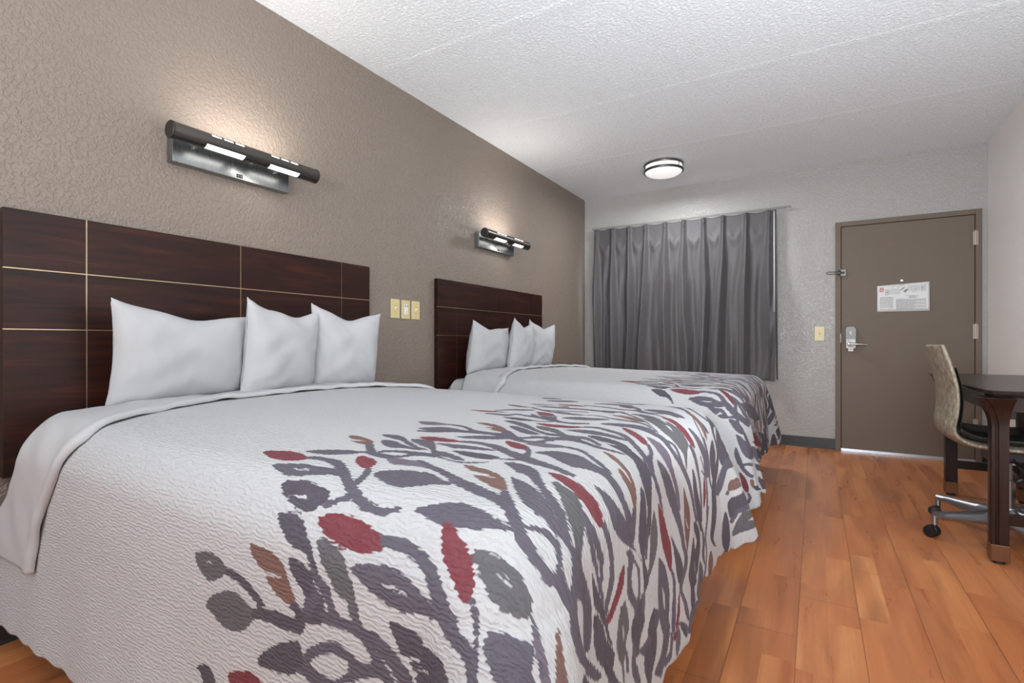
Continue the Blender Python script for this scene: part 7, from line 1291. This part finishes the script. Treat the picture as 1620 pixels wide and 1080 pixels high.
def cloth_grid(name, us, vs, mat, off=0.0, seed=1.3, printed=None, fold=1.0, edit=None, solid=.004, head=False):
    U, V = np.meshgrid(us, vs, indexing='ij')
    if head:        # the head end: under the folded sheet on top, reaching the wall lower down
        h_ = np.interp(np.abs(V), [0, .75, .95, 1.12, 1.4], [.27, .27, .20, .02, .015])
        U = h_ + (U - U0) / (U1 - U0) * (U1 - h_)
    X, Y, Z = drape(U, V, off, seed, fold)
    if edit:
        X, Y, Z = edit(U, V, X, Y, Z)
    Z = np.maximum(Z, .012)
    nu, nv = len(us), len(vs)
    me = bpy.data.meshes.new(name)
    co = np.stack([X, Y, Z], -1).reshape(-1, 3)
    idx = np.arange(nu * nv).reshape(nu, nv)
    F = np.stack([idx[:-1, :-1], idx[1:, :-1], idx[1:, 1:], idx[:-1, 1:]], -1).reshape(-1, 4)
    me.vertices.add(len(co))
    me.vertices.foreach_set('co', co.ravel())
    me.loops.add(F.size)
    me.loops.foreach_set('vertex_index', F.ravel())
    me.polygons.add(len(F))
    me.polygons.foreach_set('loop_start', np.arange(0, F.size, 4))
    me.polygons.foreach_set('use_smooth', np.ones(len(F), bool))
    me.update()
    uvl = me.uv_layers.new(name='cloth')
    uvs = np.stack([U, V], -1).reshape(-1, 2)[F.ravel()]
    uvl.data.foreach_set('uv', uvs.ravel())
    if printed:
        d, c_ = print_fields(U, V, printed)
        a = me.attributes.new('print_dist', 'FLOAT', 'POINT')
        a.data.foreach_set('value', d.ravel())
        a = me.attributes.new('print_ink', 'FLOAT_COLOR', 'POINT')
        a.data.foreach_set('color', c_.ravel())
    me.materials.append(mat)
    me.validate()
    o = bpy.data.objects.new(name, me)
    COL.objects.link(o)
    if solid:
        md = o.modifiers.new('solid', 'SOLIDIFY')
        md.thickness = solid
        md.offset = -1
    return o


def axis_pts(a, b, step, fine=None):
    n = max(2, int(round((b - a) / step)) + 1)
    return np.linspace(a, b, n)


STEP = .005
us = axis_pts(U0, U1, STEP)
vs_ = axis_pts(-VM, VM, STEP)


def hem(U, V, X, Y, Z):
    Z = Z + .004 * np.sin(U * 60) * (np.abs(V) > VM - .03) + .004 * np.sin(V * 60) * (U > U1 - .03)
    # under the folded-back sheet the spread's own side panels hang a little in
    return X, Y, Z


spread1 = cloth_grid('bedspread', us, vs_, M['spread'], .010, 1.3, (0, 0), edit=hem, head=True)
spread1.location = (0, YA + HW / 2, 0)
tag(spread1, 'white bedspread with grey and red leaf print draped over the nearest bed', 'bedspread')
spread2 = cloth_grid('bedspread', us, vs_, M['spread'], .010, 3.1, (.062, .056), edit=hem, head=True)
spread2.location = (0, YC + HW / 2, 0)
tag(spread2, 'white bedspread with grey and red leaf print draped over the far bed, by the curtain', 'bedspread')


# the sheet folded back over the spread, hanging down both sides
def sheet_edge(v):
    """x of the two long edges of the folded band at cloth position v"""
    a = np.abs(v)
    left = np.interp(a, [0, .5, .70, .83, .96, 1.09, 1.16], [.235, .22, .215, .25, .15, .03, .02])
    right = np.interp(a, [0, .3, .5, .62, .70, .76, .83, .957, 1.068, 1.16], [.41, .41, .47, .51, .545, .575, .535, .445, .40, .376])
    return left, right


def band(name, y, seed, label):
    vv = axis_pts(-1.155, 1.155, .01)
    kk = np.linspace(0, 1, 26)
    K, V = np.meshgrid(kk, vv, indexing='ij')
    L_, R2 = sheet_edge(V)
    L_ = np.maximum(L_, .016)
    U = L_ + (R2 - L_) * K

    me_us = np.arange(26)
    def ed(a, b_, X, Y, Z):
        X, Y, Z = drape(U, V, .024, 1.3 if seed < 2 else 3.1)
        # the fold: soft roll at the right edge
        puff = .007 * np.clip(1 - ((K - .93) / .10) ** 2, 0, 1) * 1.0
        wr = .0035 * np.sin(V * 26 + K * 5 + seed) * np.sin(K * 7 + V * 9) + .0012 * np.sin(V * 60 + K * 12)
        th2 = np.clip((np.abs(V) - (BHW - .1)) / .157, 0, 1) * math.pi / 2
        dn_ = -.012 * np.clip((K - .97) / .03, 0, 1) - .012 * np.clip((.04 - K) / .04, 0, 1)
        dd = puff + wr + dn_
        return np.maximum(X, np.where(Z > .5, .040, .006)), Y + np.sign(V) * dd * np.sin(th2), Z + dd * np.cos(th2)
    o = cloth_grid(name, me_us, vv, M['linen'], edit=ed, solid=.003)
    o.location = (0, y, 0)
    tag(o, label, 'sheet')
    return o


band('folded_sheet', YA + HW / 2, 1.0, 'white top sheet folded back across the nearest bed below its pillows')
band('folded_sheet', YC + HW / 2, 2.6, 'white top sheet folded back across the far bed below its pillows')


def rounded_slab(x0, x1, hw, z0, z1, r, n=8, nx=30, crownz=.012):
    """soft mattress block"""
    b = MB()
    rings = []
    for i in range(nx + 1):
        t_ = i / nx
        x = x0 + (x1 - x0) * t_
        e = min(x - x0, x1 - x) / .05
        k = math.sqrt(max(0, 1 - max(0, 1 - e) ** 2)) if e < 1 else 1
        rr = []
        h = hw - .04 * (1 - k)
        zt, zb = z1 - .04 * (1 - k), z0 + .02 * (1 - k)
        for cx_, cz_, a0 in ((h - r, zt - r, 0), (-h + r, zt - r, 90), (-h + .03, zb + .03, 180), (h - .03, zb + .03, 270)):
            rad_ = r if a0 < 180 else .03
            for j in range(n + 1):
                q = math.radians(a0 + 90 * j / n)
                rr.append((x, cx_ + rad_ * math.cos(q), cz_ + rad_ * math.sin(q)))
        rings.append(rr)
    b.ring_loft(rings)
    return b


def make_bed(yb, label):
    root = tag(empty('bed', (0, yb + HW / 2, 0)), label, 'bed')
    b = MB()
    b.box(.10, 1.88, -.70, .70, .0, .28)
    b.build('box_base', M['box_base'], root, bevel=.01)
    rounded_slab(.07, 1.93, .76, .285, .455, .03).build('box_spring', M['linen'], root, smooth='auto')
    rounded_slab(.06, 1.93, .772, .46, .728, .095).build('mattress', M['linen'], root, smooth='auto')
    return root


make_bed(YA, 'nearest bed with white mattress, its corner bare at the left headboard')
make_bed(YC, 'far bed with white mattress, its corner bare under the tall pillow')


# ------------------------------------------------------------------ pillows
def pillow(name, loc, w, h, T, rz, lean, seed, ears, label, sag=.02):
    """ears: how far the four corners stick out (tl, tr, br, bl)"""
    rng = random.Random(seed)
    N = 34
    ph = [rng.uniform(0, 6) for _ in range(8)]
    tl, tr, br, bl = ears
    b = MB()
    vs, fs = [], []
    for side in (-1, 1):
        for j in range(N + 1):
            for i in range(N + 1):
                p, q = 2 * i / N - 1, 2 * j / N - 1
                # denser near the border
                p = math.sin(p * math.pi / 2) * .5 + p * .5
                q = math.sin(q * math.pi / 2) * .5 + q * .5
                a, c_ = (p + 1) / 2, (q + 1) / 2
                ear = (tl * (1 - a) ** 3 * c_ ** 3 + tr * a ** 3 * c_ ** 3 + br * a ** 3 * (1 - c_) ** 3 + bl * (1 - a) ** 3 * (1 - c_) ** 3)
                x = w / 2 * p * (1 - .055 * (1 - q * q)) * (1 + ear * .55 / w * .5)
                z = h / 2 * q * (1 - .035 * (1 - p * p)) + ear * .62 * (1 if q > 0 else -.25)
                if q > 0:
                    z -= sag * (1 - abs(p) ** 1.6) * q ** 2 * (1 + .5 * math.sin(p * 5 + ph[0]))
                m = max(0.0, (1 - abs(p) ** 3.2)) ** .55 * max(0.0, (1 - abs(q) ** 3.0)) ** .55
                low = 1 + .25 * (-q) * .5
                th = T / 2 * m * low
                th += .005 * math.sin(p * 6 + ph[1] + q * 3) * m + .0016 * math.sin(23 * (p * math.cos(ph[4]) + q * math.sin(ph[4])) + 2 * math.sin(q * 5 + ph[5])) * (1 - m * .6) + .0028 * math.sin(q * 9 + ph[2] + p * 7 * math.copysign(1, p)) * m
                cr = math.exp(-((abs(p) - .75 - .1 * q) / .07) ** 2) * .004 * m * math.sin(q * 7 + ph[3])
                y = side * (th + cr)
                vs.append((x, y, z))
        o = 0 if side < 0 else (N + 1) ** 2
        for j in range(N):
            for i in range(N):
                k = o + j * (N + 1) + i
                f = (k, k + 1, k + N + 2, k + N + 1)
                fs.append(f if side < 0 else f[::-1])
    b.add(vs, fs)
    me_o = b.build(name, M['linen'], None, smooth=True)
    bm = bmesh.new()
    bm.from_mesh(me_o.data)
    bmesh.ops.remove_doubles(bm, verts=bm.verts, dist=.0012)
    bm.to_mesh(me_o.data)
    bm.free()
    me_o.data.polygons.foreach_set('use_smooth', [True] * len(me_o.data.polygons))
    md = me_o.modifiers.new('sub', 'SUBSURF')
    md.levels = md.render_levels = 1
    me_o.matrix_world = Matrix.Translation(loc) @ Matrix.Rotation(rz, 4, 'Z') @ Matrix.Rotation(math.radians(lean), 4, 'X') @ Matrix.Translation((0, 0, h / 2))
    tag(me_o, label, 'pillow')
    return me_o


# local +x runs along the headboard (world +y), front face looks to the room (+x world)
RZ = math.radians(90)
for yb_, txt in ((0, ('wide white pillow on the nearest bed, leftmost against the dark headboard', 'white pillow in the middle of the nearest bed, in front of the headboard', 'white pillow on the nearest bed, rightmost by the wall plates')),
                 (YC - YA - .075, ('tallest white pillow on the far bed, nearest to the camera', 'white pillow in the middle of the far bed, between two other pillows', 'white pillow on the far bed, rightmost and closest to the curtain'))):
    g_ = 'pillows on the far bed' if yb_ else 'pillows on the nearest bed'
    pillow('pillow', (.17, 1.062 + yb_, .762), .51, .345, .17, RZ + .03, 9, 1 + yb_, (.075, .0, .02, .01), txt[0], .016)['group'] = g_
    pillow('pillow', (.235, 1.435 + yb_, .762), .385, .37, .15, RZ + .12, 8, 2 + yb_, (.085, .02, .01, .01), txt[1])['group'] = g_
    pillow('pillow', (.215, 1.815 + yb_, .762), .40, .37, .15, RZ - .10, 8, 3 + yb_, (.085, .03, .01, .01), txt[2])['group'] = g_

# ------------------------------------------------------------------ curtain
cur = tag(empty('curtain', (0, D, 0)), 'grey pinch-pleat blackout curtain closed across the window', 'curtain')
PK = [.167, .361, .547, .731, .943, 1.132, 1.331, 1.515, 1.727, 1.935]
CX0, CX1, CZT, CZB = .143, 1.985, 2.255, .625
NXc, NZc = 560, 150
xs = np.linspace(0, 1, NXc)
zs = np.linspace(0, 1, NZc)
S_, Q = np.meshgrid(xs, zs, indexing='ij')
Xc = CX0 + (CX1 - CX0) * S_
dzc = Q * (CZT - CZB)
warp = np.interp(Xc, PK, np.arange(len(PK)), left=-.15, right=len(PK) - 1 + .15)
low = np.clip((dzc - .10) / 1.2, 0, 1)
warp2 = warp + low * (.16 * np.sin(Xc * 7.3 + 1 + dzc * 1.1) + .10 * np.sin(Xc * 17 + dzc * 1.7))
c1 = .5 + .5 * np.cos(2 * np.pi * warp2)
sharp = 14 - 11.6 * np.clip((dzc - .08) / .55, 0, 1) ** .7
A = .030 + .060 * np.clip((dzc - .02) / .8, 0, 1)
Yc = -.060 - A * c1 ** sharp
c2 = .5 + .5 * np.cos(4 * np.pi * warp2 + 1.2 * np.sin(Xc * 5))
Yc -= .022 * c2 ** 2 * low
Yc -= .012 * low * np.sin(Xc * 41 + 3 * np.sin(Xc * 3) + dzc * .8)
Yc -= .005 * np.sin(Xc * 60 + dzc * 9) * np.clip((dzc - .1) / .3, 0, 1) * (1 - low * .6)
# slack swags just under the header between pleats
sw_ = np.exp(-((dzc - .15 - .10 * (1 - c1)) / .055) ** 2)
Yc -= .016 * sw_ * (1 - c1)
Xc2 = Xc + .006 * low * np.sin(dzc * 3 + Xc * 9)
Zc = CZT - dzc - .010 * (1 - c1) * (dzc < .12) * (1 - dzc / .12) + .006 * np.sin(Xc * 9) * Q
idx = np.arange(NXc * NZc).reshape(NXc, NZc)
F = np.stack([idx[:-1, :-1], idx[1:, :-1], idx[1:, 1:], idx[:-1, 1:]], -1).reshape(-1, 4)
b = MB()
b.add(np.stack([Xc2, Yc, Zc], -1).reshape(-1, 3).tolist(), F.tolist())
fab = b.build('fabric', M['curtain'], cur, smooth=True, solid=.002)
for x in PK:        # stitched pinch at each pleat
    b = MB()
    for k in (-1, 0, 1):
        b.tube([(x + k * .006, -.088 - .006 * (k == 0), CZT - .004), (x + k * .006, -.092 - .006 * (k == 0), CZT - .05), (x + k * .003, -.084, CZT - .098)], [.0042, .005, .003], 8)
    b.build('pinch_pleat', M['curtain'], cur, smooth=True)
# right-hand return to the wall
b = MB()
vs, fs = [], []
for j in range(40):
    z = CZT - (CZT - CZB) * j / 39
    for i in range(8):
        a = i / 7
        vs.append((CX1 + .004 + .012 * math.sin(a * 3 + z * 1.3) + .010 * a * (j / 39), -.075 + a * .055, z + .006 * a))
for j in range(39):
    for i in range(7):
        k = j * 8 + i
        fs.append((k, k + 1, k + 9, k + 8))
b.add(vs, fs)
b.build('side_return', M['curtain'], cur, smooth=True, solid=.002)
rod = tag(empty('curtain_track', (0, D, 2.262)), 'thin grey traverse track above the curtain, its end bare at the right', 'curtain rod')
b = MB()
b.box(.12, 2.115, -.066, -.052, -.001, .016)
b.build('rail', M['track'], rod, bevel=.002)
for x in (.30, 1.10, 1.90, 2.09):
    b = MB()
    b.box(x - .01, x + .01, -.054, 0, .006, .012)
    b.box(x - .012, x + .012, -.004, 0, -.012, .03)
    b.build('bracket', M['steel'], rod)
wd = MB()
wd.tube([(0, 0, 0), (.001, -.004, -.45), (0, -.006, -.94)], .0048, 10)
wd.tube([(0, 0, 0), (0, 0, .012)], .003, 8)
w_o = wd.build('curtain_wand', M['white_plastic'], smooth=True)
w_o.location = (1.978, D - .172, 2.21)
tag(w_o, 'slim white pull wand hanging at the right edge of the curtain', 'curtain wand')

# ------------------------------------------------------------------ desk
desk = tag(empty('desk', (3.0, 3.1, 0)), 'dark wood desk with flared legs and copper feet against the right wall', 'desk')
DT = .777
x0, x1, y0, y1 = -.03, .515, -.05, 1.42


def top_outline(ins=0.0):
    P = []
    P.append((x1, y0 + ins))
    P.append((x0 + .045 + ins, y0 + ins))
    P += [(x0 + .02 + ins, y0 + .008 + ins), (x0 + .004 + ins, y0 + .03 + ins)]
    for k in range(1, 12):
        a = k / 12
        P.append((x0 + ins + .012 * a - .008 * math.sin(a * math.pi), y0 + .03 + (y1 - y0 - .06) * a))
    P += [(x0 + .016 + ins, y1 - .03 - ins), (x0 + .03 + ins, y1 - .008 - ins), (x0 + .055 + ins, y1 - ins), (x1, y1 - ins)]
    return P


b = MB()
b.ring_loft([[(x, y, z) for x, y in top_outline(i_)] for i_, z in ((.014, DT - .030), (.002, DT - .016), (0, DT - .004), (.003, DT))])
b.build('desk_top', M['desk_top'], desk)
b = MB()
b.box(.075, .095, .06, 1.33, DT - .135, DT - .03)
b.box(.07, .50, .02, .04, DT - .10, DT - .03)
b.box(.07, .50, 1.35, 1.37, DT - .10, DT - .03)
b.build('apron', M['desk'], desk, bevel=.002)


def desk_leg(cx, cy, sx, sy, flare=True):
    """square leg with fluted edges, flaring to the top; sx, sy: outward directions"""
    b = MB()
    hw = .030
    rings = []
    N = 26
    for k in range(N + 1):
        t_ = k / N
        z = .085 + (DT - .031 - .085) * t_
        fl = .055 * max(0, (t_ - .80) / .20) ** 2 if flare else 0
        e0, e1 = -hw, hw
        pts = [(-hw, -hw), (-hw * .55, -hw), (-hw * .45, -hw * .82), (-hw * .25, -hw * .82), (-hw * .15, -hw), (hw, -hw),
               (hw, -hw * .0), (hw, hw), (-hw, hw), (-hw, -hw * .15), (-hw * .82, -hw * .25), (-hw * .82, -hw * .45), (-hw, -hw * .55)]
        rr = []
        for px, py in pts:
            X = px * (1) + (-fl if px < 0 else fl * .25)
            Yq = py + (-fl if py < 0 else fl * .5)
            rr.append((cx - sx * X * -1 if False else cx + (X if sx < 0 else -X), cy + (Yq if sy < 0 else -Yq), z))
        rings.append(rr)
    b.ring_loft(rings)
    o = b.build('leg', M['desk'], desk, bevel=.0015, smooth='auto')
    b = MB()
    b.box(cx - hw - .002, cx + hw + .002, cy - hw - .002, cy + hw + .002, .014, .087)
    b.build('copper_foot', M['copper'], o, bevel=.002)
    b = MB()
    b.lathe([(.022, 0), (.025, .003), (.025, .014)], 20, Matrix.Translation((cx, cy, 0)))
    b.build('glide', M['black_plastic'], o, smooth='auto')


desk_leg(.02, .0, -1, -1)
desk_leg(.068, 1.215, -1, 1)
desk_leg(.415, .0, 1, -1)
desk_leg(.415, 1.215, 1, 1)
for y in (.0, 1.215):
    b = MB()
    b.box(.045, .39, y - .012, y + .012, .175, .225)
    b.build('stretcher', M['desk'], desk, bevel=.002)
b = MB()
b.box(.30, .325, .01, 1.20, .178, .222)
b.build('stretcher', M['desk'], desk, bevel=.002)

# ------------------------------------------------------------------ office chair
CHX, CHY = 3.145, 3.48
ch = tag(empty('office_chair', (CHX, CHY, 0), math.radians(2)), 'swivel office chair with mottled taupe shell back and black seat at the desk', 'office chair')
# shell: outer (room side) and inner profile, x forward to the desk
prof = [(-.318, .972), (-.300, .90), (-.282, .83), (-.268, .76), (-.264, .69), (-.268, .63), (-.275, .575), (-.266, .525), (-.236, .490),
        (-.190, .468), (-.13, .458), (-.05, .452), (.06, .450), (.16, .452), (.20, .456)]


def smooth_poly(P, n):
    out = []
    m = len(P)
    for i in range(m - 1):
        p0, p1, p2, p3 = P[max(i - 1, 0)], P[i], P[i + 1], P[min(i + 2, m - 1)]
        for k in range(n):
            t_ = k / n
            out.append(tuple(.5 * ((2 * p1[c]) + (-p0[c] + p2[c]) * t_ + (2 * p0[c] - 5 * p1[c] + 4 * p2[c] - p3[c]) * t_ ** 2 + (-p0[c] + 3 * p1[c] - 3 * p2[c] + p3[c]) * t_ ** 3) for c in range(2)))
    out.append(P[-1])
    return out


def shell_strip(P, halfw, thick, inset=0.0, y_bow=.0):
    """closed sheet around the profile; thick to the front side"""
    b = MB()
    n = len(P)
    rings = []
    for i, (x, z) in enumerate(P):
        x2, z2 = P[min(i + 1, n - 1)]
        xa, za = P[max(i - 1, 0)]
        tx, tz = x2 - xa, z2 - za
        L = math.hypot(tx, tz)
        nx_, nz_ = -tz / L, tx / L           # towards the sitter
        hw = halfw(i / (n - 1))
        K = 14
        front, back = [], []
        for k in range(K + 1):
            a = -1 + 2 * k / K
            bow = y_bow * (a * a)
            ed = thick * (1 - .5 * abs(a) ** 8)
            front.append((x + nx_ * (inset + ed + bow), a * hw, z + nz_ * (inset + ed + bow)))
            back.append((x + nx_ * (inset + bow + thick * .25 * abs(a) ** 8), a * hw, z + nz_ * (inset + bow + thick * .25 * abs(a) ** 8)))
        rings.append(back + front[::-1])
    b.ring_loft(rings)
    return b


PS = smooth_poly(prof, 6)
hwf = lambda t_: .188 + .016 * math.sin(min(1, t_ * 2.2) * math.pi) - .02 * (1 - min(1, t_ * 12))
shell_strip(PS, hwf, .036, 0, .012).build('shell', M['upholstery'], ch, bevel=.006, smooth='auto')
inner = [p for p in PS if p[1] < .86]
shell_strip(inner[:40], lambda t_: .172 + .008 * min(1, t_ * 6), .012, .033, .012).build('back_pad', M['leather'], ch, bevel=.006, smooth='auto')
seatp = [(-.245, .548), (-.20, .520), (-.15, .508), (-.05, .500), (.06, .500), (.16, .502), (.215, .495)]
SP = smooth_poly(seatp, 5)
shell_strip(SP, lambda t_: .215, .048, 0, .004).build('seat_cushion', M['leather'], ch, bevel=.012, seg=3, smooth='auto')
b = MB()
b.box(-.09, .10, -.07, .07, .395, .452)
b.build('tilt_mechanism', M['black_plastic'], ch, bevel=.01)
b = MB()
b.tube([(.0, -.06, .415), (-.01, -.13, .41), (.0, -.17, .395), (.01, -.20, .375)], [.006, .006, .007, .010], 10)
b.build('lever', M['black_plastic'], ch, smooth=True)
b = MB()
b.tube([(.02, -.05, .385), (.035, -.09, .36), (.02, -.12, .335), (-.01, -.13, .32)], [.007, .007, .012, .014], 10)
b.build('tilt_knob', M['black_plastic'], ch, smooth=True)
b = MB()
b.lathe([(.0255, .16), (.0255, .30), (.014, .302), (.014, .40)], 24)
b.build('gas_lift', M['steel'], ch, smooth='auto')
b = MB()
b.lathe([(.030, .075), (.044, .080), (.044, .135), (.034, .165), (.027, .168)], 28)
b.build('hub', M['alu'], ch, smooth='auto')
AR = .345
for k in range(5):
    q = math.radians(203 - 72 * k)
    ca, sa = math.cos(q), math.sin(q)
    rings = []
    for i in range(13):
        t_ = i / 12
        r_ = .03 + (AR - .03) * t_
        z = .112 + .003 * t_
        hw_, hh = .038 - .019 * t_, .050 - .035 * t_ ** .6
        rings.append([(r_ * ca - sa * a * hw_, r_ * sa + ca * a * hw_, z + c_ * hh) for a, c_ in
                      ((-1, -.7), (-1, .2), (-.6, .8), (0, 1), (.6, .8), (1, .2), (1, -.7), (.5, -1), (-.5, -1))])
    b = MB()
    b.ring_loft(rings)
    arm = b.build('base_arm', M['alu'], ch, smooth='auto')
    b = MB()
    b.tube([(AR * ca, AR * sa, .112), (AR * ca, AR * sa, .066)], .013, 16)
    b.build('stem', M['alu'], arm, smooth='auto')
    # caster: hood and two wheels
    cq = q + (2.6 if k in (2, 3) else .9 if k % 2 else -1.1)
    Mc = Matrix.Translation((AR * ca, AR * sa, 0)) @ Matrix.Rotation(cq, 4, 'Z')
    cst = MB()
    hoodp = [(.002 + .030 * math.cos(math.radians(a)), .029 + .031 * math.sin(math.radians(a))) for a in range(-20, 201, 20)]
    cst.prism(hoodp, -.009, .009, 'y', 0, Mc @ Matrix.Translation((.012, 0, 0)))
    cst.tube([Mc @ Vector((0, 0, .072)), Mc @ Vector((0, 0, .05))], .011, 12)
    co_ = cst.build('caster', M['black_plastic'], ch, bevel=.002, smooth='auto')
    for s_ in (-1, 1):
        b = MB()
        b.lathe([(.020, -.0095), (.027, -.0075), (.0285, -.002), (.0285, .004), (.027, .0075), (.012, .0095)], 28,
                Mc @ Matrix.Translation((.012, s_ * .019, .0285)) @ Matrix.Rotation(math.radians(-90 * s_), 4, 'X'))
        b.build('wheel', M['black_plastic'], co_, smooth='auto')
